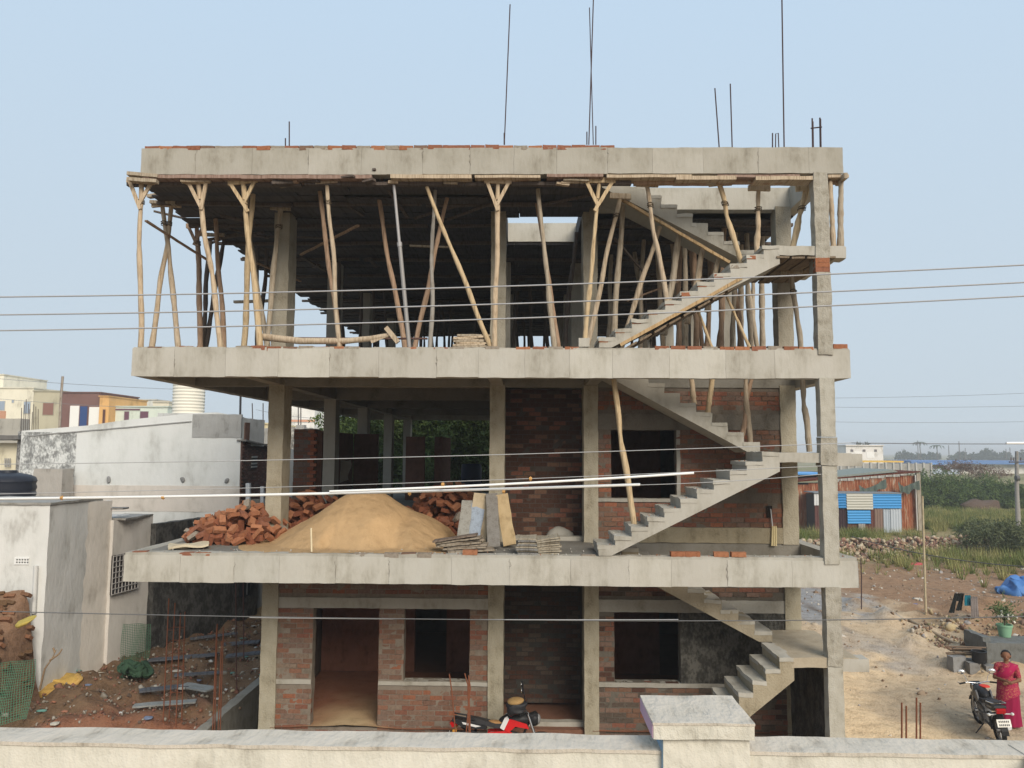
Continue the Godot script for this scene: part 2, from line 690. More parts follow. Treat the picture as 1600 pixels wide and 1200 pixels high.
func flight(called: String, x0: float, y0: float, dir: float, n: int, tread: float, riser: float, z0: float, z1: float, waist: float, m: Material) -> MeshInstance3D:
	var p := PackedVector2Array()
	p.append(Vector2(x0, y0))
	for i in n:
		var jy := rv(-.008, .008)
		p.append(Vector2(x0 + dir * tread * i + rv(-.012, .012), y0 + riser * (i + 1) + jy))
		p.append(Vector2(x0 + dir * tread * (i + 1) + rv(-.006, .006), y0 + riser * (i + 1) + jy + rv(-.006, .006)))
	var last := p[p.size() - 1]
	p.append(last + Vector2(0, -riser - waist))
	p.append(Vector2(x0 + dir * waist * 1.35, y0))
	var b := mb()
	b.prism(p, z0, z1)
	var st := put(b, called, bld, m)
	for i in n:      # the trowelled treads, each a little off true
		var s := mb()
		var xa := x0 + dir * tread * i
		var xb := x0 + dir * tread * (i + 1)
		s.bb(minf(xa, xb) - 0.012, maxf(xa, xb), y0 + riser * (i + 1) - 0.05, y0 + riser * (i + 1) + rv(.004, .014), z0 + rv(.002, .014), z1 - 0.004, 0.06, 0.016)
		put(s, "tread", st, conc(1 if i % 2 == 0 else 0))
	return st


func building() -> void:
	bld = thing("unfinished_building", Vector3(-0.6, 0, -1), "grey concrete and brick building shell of three storeys with open stairs, still under construction", "building")
	make_brick_kit()
	var XL := [0.0, -6.21, -6.24, -6.25]
	var XR := [0.0, 5.02, 5.0, 4.99]
	for k in [1, 2, 3]:
		edge_beam(k, XL[k], XR[k])
		# side and rear beams
		var m := mb()
		m.bb(XL[k] + .005, XL[k] + .22, HB[k] + .004, H[k] - .01, -.235, -17.4, 0.3, 0.006)
		put(m, "side_beam", bld, conc(3))
		m = mb()
		m.bb(XR[k] - .22, XR[k] - .005, HB[k] + .004, H[k] - .01, -.235, -17.4, 0.3, 0.006)
		put(m, "side_beam", bld, conc(3))
		m = mb()
		m.bb(XL[k] + .225, XR[k] - .225, HB[k] + .004, H[k] - .01, -17.2, -17.4)
		put(m, "rear_beam", bld, conc(3))
		# slab, left open over the stairs and, in the roof, over the light well
		var rects := [[XL[k] + .2, -.42, -.22, -17.25], [-.42, 1.12, -.22, -17.25], [1.12, XR[k] - .2, -2.06, -17.25]]
		if k == 3:
			rects[1] = [-.42, 1.12, -.22, -2.25]
			rects.append([-.42, 1.12, -4.05, -17.25])
		for r in rects:
			var s := mb()
			s.bb(r[0], r[1], H[k] - .125, H[k] - .012 - rv(0, .004), r[2], r[3])
			put(s, "slab", bld, mat(.20, .19, .17, "concrete", 2.6, .9))
		# beams inside
		for z in [-1.835, -5.62, -9.1, -13.0]:
			var c := mb()
			var top: float = H[k] - (.02 if z > -2.0 else .06)
			c.bb(XL[k] + .21, XR[k] - .21, HB[k] + rv(.002, .012), top, z, z - .23, 0.25 if z > -2.0 else 0.0, 0.005)
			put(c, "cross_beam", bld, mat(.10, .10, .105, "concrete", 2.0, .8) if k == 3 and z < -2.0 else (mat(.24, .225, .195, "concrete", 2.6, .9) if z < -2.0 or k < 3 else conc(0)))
		for x in [-4.5, -.53, 1.13, 4.62]:
			var c := mb()
			var zend := -17.2
			var z0 := -.22
			if x > 2.0: z0 = -1.9
			c.bb(x - .11, x + .11, HB[k] + rv(.014, .03), H[k] - .07, z0, zend)
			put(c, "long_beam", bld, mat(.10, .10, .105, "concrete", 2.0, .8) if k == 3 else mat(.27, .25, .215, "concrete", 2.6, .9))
	# the beam behind the light well
	var lw := mb()
	lw.bb(-.42, 1.02, 9.6, 10.0, -4.02, -4.24, 0.15, 0.006)
	put(lw, "well_beam", bld, conc(5))
	# columns
	for c in [[-4.66, -4.38, -1.815, -2.27], [-.67, -.40, -1.815, -2.27], [1.01, 1.265, -1.815, -2.27], [4.5, 4.775, -1.815, -2.1]]:
		for k in 3:
			var m := mb()
			m.bb(c[0], c[1], (-.4 if k == 0 else H[k] - .02), HB[k + 1] + .05, c[2], c[3], 0.09, 0.012)
			put(m, "column", bld, [mat(.37, .335, .255, "concrete", 1.7, 1.8), mat(.385, .345, .265, "concrete", 1.7, 1.8), mat(.34, .31, .25, "concrete", 1.7, 1.8)][k])
	for x in [-4.66, -.67, 1.01, 4.5]:
		for z in [-5.6, -9.1, -13.0, -16.95]:
			var m := mb()
			m.bb(x, x + .27, -.3, 9.62, z, z - .4, 0.6, 0.008)
			put(m, "column", bld, conc(3))
	# the slim column at the head of the stairs, in lengths with rough cold joints
	for s in [[-.3, 1.98, 0], [2.0, 3.16, 4], [3.5, 4.98, 0], [4.99, 5.42, 4], [5.43, 6.34, 1], [6.7, 8.0, 4], [8.22, 9.6, 4]]:
		var m := mb()
		var fat := 0.012 if s[1] - s[0] < 0.6 else 0.0
		m.bb(4.51 - fat, 4.737 + fat, s[0], s[1], .022 + fat, -.16, 0.07, 0.014 if s[2] == 4 else 0.008)
		put(m, "stair_column", bld, mat(.44, .42, .365, "concrete", 1.3, 1.2) if s[2] != 4 else mat(.40, .375, .32, "concrete", 0.9, 2.2))
	var jb := mb()
	jb.bb(4.5, 4.73, 8.0, 8.22, .012, -.25, 0.05, 0.004)
	var joint := put(jb, "brick_packing", bld, mat(.27, .25, .21, "concrete", 1.3, 1.2))
	for i in 3:
		a_brick(joint, Vector3(4.61, 8.035 + i * .076, -.025), Basis.IDENTITY, [1, 2, 8])
	# stairs
	var sm := conc(0)
	flight("stair_flight", 1.55, -.02, 1, 12, .205, .178, -.0, -.86, .15, mat(.36, .31, .225, "concrete", 2.0, 1.8))
	flight("stair_flight", 3.98, 2.12, -1, 9, .268, .164, -.93, -1.76, .15, mat(.33, .285, .21, "concrete", 2.0, 1.8))
	flight("stair_flight", 1.10, 3.6, 1, 11, .252, .1436, -.0, -.86, .14, sm)
	flight("stair_flight", 3.86, 5.18, -1, 10, .262, .162, -.93, -1.76, .14, conc(1))
	flight("stair_flight", 1.12, 6.8, 1, 11, .258, .147, -.0, -.86, .14, sm)
	flight("stair_flight", 3.85, 8.42, -1, 10, .262, .16, -.93, -1.76, .14, conc(3))
	for l in [[3.98, 2.12], [3.86, 5.18], [3.93, 8.42]]:
		var m := mb()
		m.bb(l[0], 4.98, l[1] - .15, l[1], .0, -1.79, 0.08, 0.010)
		put(m, "landing", bld, mat(.42, .36, .27, "sand", 1.4, 1.0) if l[1] < 3.0 else conc(0))
		var b := mb()
		b.bb(4.52, 5.13 if l[1] < 6.0 else 4.99, l[1] - .2, l[1] - .012, .006, -.26, 0.07, 0.012)
		put(b, "landing_beam", bld, conc(0))
	# ---------------- walls
	var gf := [3, 4, 9, 9, 4, 5, 13, 3, 5, 0, 13, 6]
	var door := [-3.758, -2.588, .38, 2.42]
	var win := [-2.148, -0.991, 1.167, 2.40]
	var w1 := brick_wall(-4.385, -.665, -.1, 3.15, -1.855, .2, [door, win], gf, true, Color(.215, .18, .145),
		[[-5.0, 0.0, 2.40, 2.60], [-4.4, door[0], 1.09, 1.19], [door[1], 0.0, 1.09, 1.19]])
	var lt := mb()
	lt.bb(-4.38, -.67, 2.41, 2.59, -1.838, -2.05, 0.1, 0.009)
	put(lt, "lintel_band", w1, conc(3))
	lt = mb()
	lt.bb(-4.38, door[0] - .005, 1.10, 1.18, -1.84, -2.05, 0.1, 0.009)
	put(lt, "sill_band", w1, conc(3))
	lt = mb()
	lt.bb(door[1] + .005, -.67, 1.10, win[2], -1.836, -2.06, 0.1, 0.009)
	put(lt, "sill_band", w1, conc(3))
	var w2win := [1.536, 2.682, 1.186, 2.38]
	var w2 := brick_wall(1.26, 4.51, -.1, 3.15, -1.857, .2, [w2win], [4, 4, 12, 9, 9, 3, 10, 12], false, Color(.135, .12, .10),
		[[0.0, 5.0, 2.38, 2.60], [w2win[1], 5.0, 1.15, 2.4]])
	lt = mb()
	lt.bb(1.262, 4.5, 2.385, 2.6, -1.842, -2.05, 0.1, 0.009)
	put(lt, "lintel_band", w2, conc(4))
	lt = mb()
	lt.bb(1.262, 4.5, w2win[2] - .075, w2win[2], -1.836, -2.05, 0.1, 0.009)
	put(lt, "sill_band", w2, conc(4))
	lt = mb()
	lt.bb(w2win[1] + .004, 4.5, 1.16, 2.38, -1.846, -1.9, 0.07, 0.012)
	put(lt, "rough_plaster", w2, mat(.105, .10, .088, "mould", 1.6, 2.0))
	# first floor, behind the stairs
	var w3win := [1.498, 2.654, 4.356, 5.567]
	var w3 := brick_wall(1.26, 4.51, 3.6, 6.34, -1.853, .2, [w3win], [3, 0, 3, 4, 3, 3, 9, 4, 9, 13], true, Color(.15, .125, .10),
		[[0.0, 5.0, w3win[3] + .01, w3win[3] + .30], [0.0, 5.0, w3win[2] - .07, w3win[2]], [2.6, 5.0, 4.32, 4.45], [2.0, 5.0, 3.6, 3.86]])
	lt = mb()
	lt.bb(1.262, 4.5, w3win[3] + .01, w3win[3] + .29, -1.838, -2.05, 0.1, 0.009)
	put(lt, "lintel_band", w3, mat(.17, .15, .125, "concrete", 1.6, 1.8))
	lt = mb()
	lt.bb(1.262, w3win[1] + .02, w3win[2] - .06, w3win[2], -1.828, -2.06, 0.1, 0.008)
	put(lt, "sill_band", w3, conc(4))
	lt = mb()
	lt.bb(1.9, 4.5, 3.59, 3.86, -1.82, -1.9, 0.1, 0.012)
	put(lt, "plaster_skirting", w3, mat(.33, .285, .20, "concrete", 1.4, 1.8))
	lt = mb()
	lt.bb(w3win[1] + .004, w3win[1] + .07, w3win[2], w3win[3], -1.845, -2.04, 0.1, 0.01)
	put(lt, "jamb_plaster", w3, conc(4))
	# the niche between the middle columns on both floors
	for k in 2:
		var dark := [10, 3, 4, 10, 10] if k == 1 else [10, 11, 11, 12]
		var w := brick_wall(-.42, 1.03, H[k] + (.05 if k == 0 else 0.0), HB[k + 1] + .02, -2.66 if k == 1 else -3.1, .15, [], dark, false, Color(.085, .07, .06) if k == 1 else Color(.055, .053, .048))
		var cb := mb()
		cb.bb(-.40, 1.02, H[k] - .3, H[k] + .06, -2.05, -2.2, 0.1, 0.008)
		put(cb, "threshold", bld, conc(3))
		for x in [-.53, 1.14]:
			var sd := mb()
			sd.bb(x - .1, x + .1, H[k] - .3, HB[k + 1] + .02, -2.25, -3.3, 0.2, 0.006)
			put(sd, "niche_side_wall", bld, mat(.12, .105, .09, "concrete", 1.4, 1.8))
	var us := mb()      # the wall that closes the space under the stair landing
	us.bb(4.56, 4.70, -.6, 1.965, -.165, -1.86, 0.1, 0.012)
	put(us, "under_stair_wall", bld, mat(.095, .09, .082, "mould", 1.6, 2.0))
	# floors and the rooms behind the openings
	var fl := mb()
	fl.bb(-4.5, 4.6, -.05, H[0] - .015, -1.9, -17.2)
	put(fl, "ground_floor_slab", bld, mat(.20, .10, .065, "sand", 1.6, 1.0))
	var fd := mb()      # the floor that shows through door and windows: red earth, with sand spilled in at the door
	fd.g = 1
	for ix in 90:
		if ix > 38 and ix < 56: continue
		for iz in 34:
			var q := []
			for e in [[0, 0], [0, 1], [1, 1], [1, 0]]:
				var x: float = -4.45 + (ix + e[0]) * .1
				var zz: float = -1.80 - (iz + e[1]) * .1
				var dd := Vector2((x - (door[0] + door[1]) / 2) / .75, (zz + 1.8) / 1.7).length() + nz.get_noise_2d(x * 20.0, zz * 20.0) * .3
				var fr := clampf(1.25 - dd, 0.0, 1.0)
				q.append([Vector3(x, H[0] + fr * .05 + nz.get_noise_2d(x * 40.0, zz * 40.0) * .012, zz), Color(.30, .13, .075).lerp(Color(.56, .41, .24), fr)])
			for k in [0, 3, 2, 0, 2, 1]:
				fd.col = q[k][1]
				fd.v(q[k][0])
	put(fd, "earth_floor", bld, mat(1, 1, 1, "sand", 1.6, 1.0, .95, true, true))
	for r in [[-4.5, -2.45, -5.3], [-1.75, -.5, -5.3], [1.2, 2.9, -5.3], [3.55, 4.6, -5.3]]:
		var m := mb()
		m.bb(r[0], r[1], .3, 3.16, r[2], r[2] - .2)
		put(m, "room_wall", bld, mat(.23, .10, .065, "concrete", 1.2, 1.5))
	for x in [-4.6, -.55, 1.12, 4.58]:
		var m := mb()
		m.bb(x - .05, x + .06, .3, 3.16, -2.2, -9.0)
		put(m, "room_wall", bld, mat(.16, .12, .10, "concrete", 1.2, 1.5))
	for y in [.3, 3.6]:
		var m := mb()
		m.bb(-4.6 if y < 1 else 1.1, 4.6, y, 3.16 if y < 1 else 6.34, -9.0, -9.2)
		put(m, "room_wall", bld, mat(.15, .12, .10, "concrete", 1.2, 1.5))
	for r in [[1.2, 2.95, -5.2], [3.5, 4.5, -5.2]]:
		var m := mb()
		m.bb(r[0], r[1], 3.58, 6.35, r[2], r[2] - .2)
		put(m, "room_wall", bld, mat(.20, .09, .06, "concrete", 1.2, 1.5))
	for x in [1.12, 4.6]:
		var m := mb()
		m.bb(x - .05, x + .06, 3.58, 6.35, -2.2, -9.0)
		put(m, "room_wall", bld, mat(.17, .09, .065, "concrete", 1.2, 1.5))
	# brick partition at the left of the first floor
	var pw := brick_wall(-5.38, -4.86, 3.6, 5.66, -5.75, .35, [], [3, 4, 9, 3], false, Color(.15, .13, .11))
	var tooth := mb()
	for i in 24:
		tooth.col = [Color(.32, .10, .05), Color(.26, .085, .05), Color(.36, .14, .08)][i % 3]
		tooth.box(Vector3(-4.93 + (.03 if i % 2 == 0 else -.03), 3.65 + i * .085, -5.72), Vector3(.14, .07, .11), Basis.IDENTITY, 0.0)
	put(tooth, "toothed_end", pw, mat(1, 1, 1, "grain", 0.31, 0.35, 0.95, true, true)).set_meta("kind", "stuff")
	for r in [[-4.86, -4.74, -5.8, -9.0], [-4.7, -4.05, -8.9, -9.05], [-3.9, -3.3, -12.8, -13.0], [-3.0, -2.75, -13.0, -15.8]]:
		var m := mb()
		m.bb(r[0], r[1], 3.6, 5.62, r[2], r[3])
		put(m, "partition_wall", bld, mat(.17, .085, .06, "concrete", 1.2, 1.5))
	# ---------------- bricks bedded along the slab edges
	var crs := Node3D.new()
	crs.name = "edge_brick_course"
	crs.position = -bld.position
	bld.add_child(crs)
	for run in [[3, -6.2, 1.22, 1.0, .008], [2, -4.6, -2.7, .8, .002], [2, -.9, .9, .75, .006], [2, 1.75, 4.44, .92, .02], [2, -6.0, -4.8, .4, -.002], [2, -2.2, -.95, .5, .0], [1, -6.1, -5.0, .5, -.006], [1, -2.9, -1.3, .45, .004], [1, .1, 1.1, .5, .0]]:
		var x: float = run[1]
		while x < run[2]:
			if rng.randf() < run[3]:
				a_brick(crs, Vector3(x + .11, H[run[0]] + run[4] - (.028 if run[0] < 3 else 0.0) + rv(-.008, .008), (-.055 if run[0] == 3 else -.063) + rv(-.006, .006)), Basis.from_euler(Vector3(rv(-.05, .05), rv(-.05, .05), rv(-.03, .03))), [1, 2, 8, 8, 7, 0, 5, 7])
			x += rv(.226, .236) if run[0] == 3 else rv(.232, .262)
	for b in [[2.309, 1], [2.533, 1], [2.969, 1], [3.230, 1], [4.86, 2], [-0.869, 1]]:
		a_brick(crs, Vector3(b[0], H[b[1]] + .03, -.06), Basis.from_euler(Vector3(0, rv(-.08, .08), 0)), [1, 2])
	# stair tread nosing bricks on the top flight
	for i in 10:
		a_brick(crs, Vector3(1.12 + .258 * i + .07, 6.8 + .147 * (i + 1) - .036, -.048), Basis.IDENTITY.scaled(Vector3(.62, .8, 1)), [1, 2, 8, 7])
	var crumbs := []
	for i in 520:
		var k := 1 if i % 2 else 2
		var x := rv(-6.1, 4.9) if i < 300 else rv(1.16, 3.75)
		var y: float = H[k] + .004
		var zz := -absf(rng.randfn()) * .35 - .03
		if i >= 300:
			var s := int((x - (1.10 if k == 1 else 1.12)) / (.252 if k == 1 else .258))
			y = H[k] + (.1436 if k == 1 else .147) * (s + 1) + .012
			zz = rv(-.05, -.8)
		if i < 300 and x > 1.1 and zz < -.2: zz = rv(-.03, -.19)
		crumbs.append([Transform3D(any_turn().scaled(Vector3.ONE * rv(.004, .017)), Vector3(x, y, maxf(zz, -2.5))), [Color(.42, .40, .36), Color(.36, .34, .30), Color(.32, .16, .10), Color(.48, .46, .42)][rng.randi() % 4]])
	scatter("mortar_crumbs", stone_mesh(), mat(1, 1, 1, "", 1, 0, .95, true, true), crumbs, bld).position = -bld.position
	# the board formwork still hanging under the stairs
	var fw := mb()
	fw.bar(Vector3(1.45, 6.84, -.0), Vector3(3.35, 7.90, -.0), .05, .05, Vector3.BACK, 0.15, .006)
	put(fw, "shutter_rail", bld, mat(.47, .33, .18, "wood", .5, .5))
	fw = mb()
	fw.bar(Vector3(1.535, 9.528, -0.95), Vector3(3.423, 8.391, -0.95), .045, .05, Vector3.BACK, 0.15, .006)
	put(fw, "shutter_rail", bld, mat(.47, .33, .18, "wood", .5, .5))
	for i in 8:
		fw = mb()
		fw.bar(Vector3(1.62 + i * .23, 6.84 + i * .131, -.03), Vector3(1.62 + i * .23, 6.84 + i * .131, -.84), .21, .03, Vector3(-.5, .86, 0), 0.2, .004)
		put(fw, "shutter_board", bld, mat(.22, .17, .12, "wood", .5, .5))
	for i in 4:
		fw = mb()
		fw.bar(Vector3(4.0 + i * .24, 8.245 - rv(0, .02), .02), Vector3(4.0 + i * .24, 8.245 - rv(0, .02), -1.78), .2, .03, Vector3.UP, 0.2, .004)
		put(fw, "shutter_board", bld, mat(.20, .155, .11, "wood", .5, .5))


# ================================================================ timber: props, runners and planks under the fresh roof
func wood(i := 0, w := false) -> Material:
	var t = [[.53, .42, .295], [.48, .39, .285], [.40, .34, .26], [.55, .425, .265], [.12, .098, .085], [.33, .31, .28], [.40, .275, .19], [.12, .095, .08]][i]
	return mat(t[0], t[1], t[2], "wood", .55, .6, .9, w)


# a crooked pole from top to foot, with a T head and two braces where it has one
func prop(top: Vector3, foot: Vector3, r: float, tint: int, head: int, label: String, group := "", under := false) -> void:
	var t := thing("timber_prop", foot, label, "prop", group)
	var b := mb()
	var pts := []
	var rad := []
	var d := top - foot
	var n := 18
	var ph := rv(0, 100)
	for i in n + 1:
		var f := float(i) / n
		var bow := sin(f * PI) * (1.0 if d.length() > 1.2 else 0.4)
		pts.append(d * f + Vector3(nz.get_noise_2d(ph, f * 26.0), 0, nz.get_noise_2d(ph + 50.0, f * 26.0)) * 0.045 * bow)
		rad.append(r * (1.10 - 0.26 * f + nz.get_noise_2d(ph + 90.0, f * 60.0) * 0.20 + nz.get_noise_2d(ph + 30.0, f * 400.0) * 0.20))
	b.tube(pts, rad, 9)
	own(b, "pole", t, wood(tint))
	if head == 1 or head == 2:
		var rp := mb()
		for k in 3:
			var c := d * (1.0 - (.30 + k * .028) / maxf(1.0, d.length()))
			var ring := []
			for i in 9: ring.append(c + Vector3(cos(TAU * i / 8.0) * r * 1.25, rv(-.012, .012), sin(TAU * i / 8.0) * r * 1.25))
			rp.tube(ring, [.007], 5, false)
		own(rp, "rope_tie", t, plain(.10, .075, .05, .95))
	if head > 0:
		var hb := mb()
		var s := rv(.19, .27) if head == 1 else .18
		var ang := rv(-.13, .13)
		var ax := Vector3(cos(ang), sin(ang), 0) if head != 3 else Vector3(0, 0, 1)
		hb.bar(d - ax * s + Vector3(0, .02, .02), d + ax * s + Vector3(0, .02, .02), .09, .055, Vector3.BACK if head != 3 else Vector3.RIGHT, .12, .006)
		own(hb, "head_board", t, wood(tint if tint != 4 else 7))
		if head == 1:
			for k in [-1.0, 1.0]:
				var br := mb()
				var a: Vector3 = d + ax * (s - .05) * k + Vector3(0, -.01, .035)
				var e: Vector3 = d - d.normalized() * rv(.36, .5) + Vector3(-k * rv(.0, .05), 0, .045)
				br.bar(a, e, .055, .03, Vector3.BACK, .12, .005)
				own(br, "brace", t, wood(tint))


func board(called: String, label: String, group: String, c: Vector3, s: Vector3, b: Basis, m: Material, category := "board") -> void:
	var k := mb()
	k.box(Vector3.ZERO, s, Basis.IDENTITY, .14, .009, 70.0)
	solo(k, called, m, Transform3D(b, c), label, category, group)


func timber_on_roof_storey() -> void:
	# the deck of planks under the slab, its runners, and the boards along the front edge
	var fw := thing("roof_formwork", Vector3(-.6, 9.4, -8), "dark deck of planks and runners hanging under the roof slab", "formwork")
	var z := -.3
	while z > -17.0:
		var x := -6.45 + rv(-.1, .2)
		var wz := rv(.24, .34)
		while x < (1.1 if z > -2.1 else 4.9):
			var l := rv(2.4, 3.6)
			var e := minf(x + l, 1.12 if z > -2.1 else 4.95)
			var well := z < -2.0 and z > -4.0 and e > -.5 and x < 1.1
			if well:
				if x < -.6: e = minf(e, -.45)
				else:
					x = 1.15
					continue
			if e - x > .3:
				var p := mb()
				var yy := 9.575 + rv(-.012, .012) - (.0 if rng.randf() < .8 else .04)
				p.bb(x, e - .01, yy - .03, yy, z, z - wz + .012, 0.0)
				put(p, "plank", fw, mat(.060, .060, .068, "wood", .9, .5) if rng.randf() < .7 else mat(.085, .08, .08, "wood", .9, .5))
			x = e
			if well: x = 1.15
		z -= wz
	for zz in [-.16, -1.25, -2.5, -3.8, -5.2, -6.8, -8.4, -10.0, -12.0, -14.0, -16.0]:
		var x := -6.55
		while x < 4.9:
			var l := rv(1.7, 2.9)
			if zz > -2.0 and zz < -.5 and x > .4: break
			if zz < -2.2 and zz > -4.0 and x < 1.1 and x + l > -.45:
				if x < -.7: l = -.5 - x
				else:
					x = 1.15
					continue
			var p := mb()
			p.bar(Vector3(x, 9.50 + rv(-.02, .015), zz + rv(-.05, .05)), Vector3(minf(x + l, 5.05), 9.50 + rv(-.03, .015), zz + rv(-.05, .05)), .09, .055, Vector3.UP, .3, .008)
			put(p, "runner", fw, wood(4 if zz < -.3 or x < .5 else 6, true))
			x += l + rv(.02, .12)
	for i in 16:      # loose diagonal pieces nailed across
		var a := Vector3(rv(-5.8, 4.2), 9.44, rv(-1.0, -7.0))
		if a.x > -.9 and a.x < 1.5 or (a.x > 1.0 and a.z > -2.6): continue
		var p := mb()
		p.bar(a, a + Vector3(rv(-1.2, 1.2), rv(-.12, .0), rv(-1.3, 1.3)), .07, .04, Vector3.UP, .3, .008)
		put(p, "nailed_batten", fw, wood(4, true))
	for e in [[-6.2, -4.6, 9.578], [-4.6, -2.5, 9.572], [-2.2, -.9, 9.576], [-.85, .2, 9.568], [.3, 1.2, 9.58], [1.25, 2.6, 9.568], [2.35, 3.3, 9.545], [3.0, 4.3, 9.566], [3.6, 4.5, 9.54], [4.75, 5.07, 9.57]]:
		var p := mb()
		p.bb(e[0], e[1], e[2] - .035 - rv(0, .03), e[2], .016 + rv(-.01, .012), -.27, .16, .008)
		put(p, "edge_board", fw, mat(.30, .21, .17, "wood", .9, .5) if rng.randf() < .5 else wood(1, true))
	for i in 20:      # offcuts and wedges left in along the shuttered edge
		var p := mb()
		var xx := rv(-6.2, 4.3)
		var a := Vector3(xx, rv(9.46, 9.55), rv(-.02, -.25))
		p.bar(a, a + Vector3(rv(.18, .5), rv(-.03, .03), rv(-.12, .12)), rv(.06, .11), rv(.025, .05), Vector3.UP, .12, .007)
		put(p, "offcut", fw, wood([1, 2, 4, 6, 7][rng.randi() % 5], true))
	for e in [[Vector3(-6.449, 9.598, 0), Vector3(-5.947, 9.554, 0)], [Vector3(-6.403, 9.495, 0.02), Vector3(-5.954, 9.463, 0.02)], [Vector3(-6.738, 9.65, -1.25), Vector3(-6.372, 9.679, -1.2)], [Vector3(-6.687, 9.545, -1.25), Vector3(-6.216, 9.505, -1.2)], [Vector3(-6.673, 8.522, -5.2), Vector3(-5.883, 8.553, -5.2)], [Vector3(-6.519, 9.438, -2.9), Vector3(-6.006, 9.412, -2.9)]]:
		var p := mb()
		p.bar(e[0], e[1], .10, .055, Vector3.UP, .12, .006)
		put(p, "runner_end", fw, wood(2, true))
	# long battens seen crossing below the deck
	for e in [[Vector3(-2.074, 9.422, -1.8), Vector3(0.427, 9.653, -0.3)], [Vector3(-1.473, 9.428, -1.9), Vector3(-0.607, 9.434, -1)], [Vector3(0.222, 9.444, -1.1), Vector3(1.174, 9.465, -0.6)], [Vector3(-3.708, 9.667, -0.2), Vector3(-3.051, 9.502, -1.9)], [Vector3(-2.467, 9.664, 0.03), Vector3(-2.172, 9.372, -1.6)], [Vector3(-6.189, 9.561, -0.5), Vector3(-5.028, 9.712, -1.2)], [Vector3(-7.012, 9.621, -2), Vector3(-5.169, 9.389, -3)], [Vector3(-6.578, 9.449, -3.6), Vector3(-4.607, 9.747, -2.4)], [Vector3(-6.201, 9.441, -3), Vector3(-3.885, 9.389, -3)]]:
		var p := mb()
		p.bar(e[0], e[1], .055, .03, Vector3.UP, .3, .008)
		put(p, "batten", fw, wood(4, true))
	# the props one can tell apart from the front
	var P := "timber props under the roof"
	prop(Vector3(-6.286, 9.5, -0.12), Vector3(-6.168, 6.8, -0.12), .040, 0, 1, "pale crooked timber prop with forked head at the far left corner of the top floor", P)
	prop(Vector3(-6.506, 9.5, -1.3), Vector3(-6.086, 6.8, -1.3), .046, 1, 2, "leaning timber prop second from the left, crossing a lighter one", P)
	prop(Vector3(-6.354, 9.5, -1.32), Vector3(-6.601, 6.8, -1.32), .044, 0, 2, "light timber prop leaning right, crossing behind the second prop from the left", P)
	prop(Vector3(-6.451, 9.5, -2.6), Vector3(-6.258, 6.8, -2.6), .052, 6, 1, "brownish upright prop with forked head against the sky at the left side", P)
	prop(Vector3(-5.873, 9.5, -2.1), Vector3(-5.605, 6.8, -2.1), .045, 6, 0, "thin reddish brown prop left of the tall yellow forked prop", P)
	prop(Vector3(-6.315, 9.5, -3.6), Vector3(-6.675, 6.8, -3.6), .050, 4, 0, "dark prop leaning right behind the left row of props", P)
	prop(Vector3(-6.555, 9.5, -3.5), Vector3(-6.675, 6.8, -3.5), .050, 4, 0, "dark slanting prop against the sky behind the left row", P)
	prop(Vector3(-5.365, 9.5, -0.15), Vector3(-4.895, 6.8, -0.15), .043, 0, 1, "front timber prop leaning left with two yellow braces at its head", P)
	prop(Vector3(-4.629, 9.5, -0.15), Vector3(-4.262, 6.8, -0.15), .046, 3, 1, "yellowish front prop with a wide T head left of the first concrete column", P)
	prop(Vector3(-4.667, 9.5, -0.7), Vector3(-4.735, 6.8, -0.7), .045, 3, 0, "yellow prop crossing behind the wide T headed prop", P)
	prop(Vector3(-5.181, 9.5, -1.7), Vector3(-4.629, 6.8, -1.7), .045, 2, 0, "grey brown prop leaning left beside the first concrete column", P)
	prop(Vector3(-5.613, 9.5, -4.2), Vector3(-5.755, 6.8, -4.2), .05, 4, 0, "dark prop far back between the sky and the first concrete column", P)
	prop(Vector3(-4.451, 9.5, -1.5), Vector3(-4.637, 6.8, -1.5), .050, 2, 2, "split timber prop leaning on the front of the first concrete column", P)
	prop(Vector3(-3.485, 9.5, -0.55), Vector3(-3.075, 6.8, -0.55), .040, 6, 0, "brown prop behind a pale one right of the first concrete column", P)
	prop(Vector3(-3.261, 9.5, -0.15), Vector3(-2.99, 6.8, -0.15), .034, 1, 2, "slim pale front prop right of the first concrete column", P)
	prop(Vector3(-2.576, 9.5, -1), Vector3(-2.064, 6.8, -1), .042, 6, 0, "orange brown leaning prop left of a grey steel tube", P)
	prop(Vector3(-1.643, 9.45, -0.2), Vector3(-0.573, 6.8, -0.2), .038, 3, 0, "long bright yellow prop leaning steeply across the middle of the top floor", P)
	prop(Vector3(-1.543, 9.5, -0.5), Vector3(-1.593, 6.8, -0.5), .036, 5, 0, "upright greyish prop crossed by the long yellow prop", P)
	prop(Vector3(-1.385, 9.5, -0.9), Vector3(-1.918, 6.8, -0.9), .042, 6, 0, "reddish prop leaning right behind the greyish upright one", P)
	prop(Vector3(-0.486, 9.5, -0.15), Vector3(-0.52, 6.8, -0.15), .043, 0, 1, "straight pale prop with big forked head in front of the middle column", P)
	prop(Vector3(0.163, 9.5, -0.45), Vector3(0.446, 6.8, -0.45), .044, 2, 0, "grey topped prop in front of the light well, left of its twin", P)
	prop(Vector3(0.156, 9.5, -1.2), Vector3(0.559, 6.8, -1.2), .040, 6, 0, "brown prop just right of the grey topped one before the light well", P)
	prop(Vector3(0.968, 9.5, -3), Vector3(0.688, 6.8, -3), .050, 4, 0, "dim prop inside the light well leaning to the right", P)
	prop(Vector3(1.146, 9.5, -0.13), Vector3(0.896, 6.8, -0.13), .040, 3, 1, "bent yellow prop with a forked head standing on a concrete block by the stairs", P)
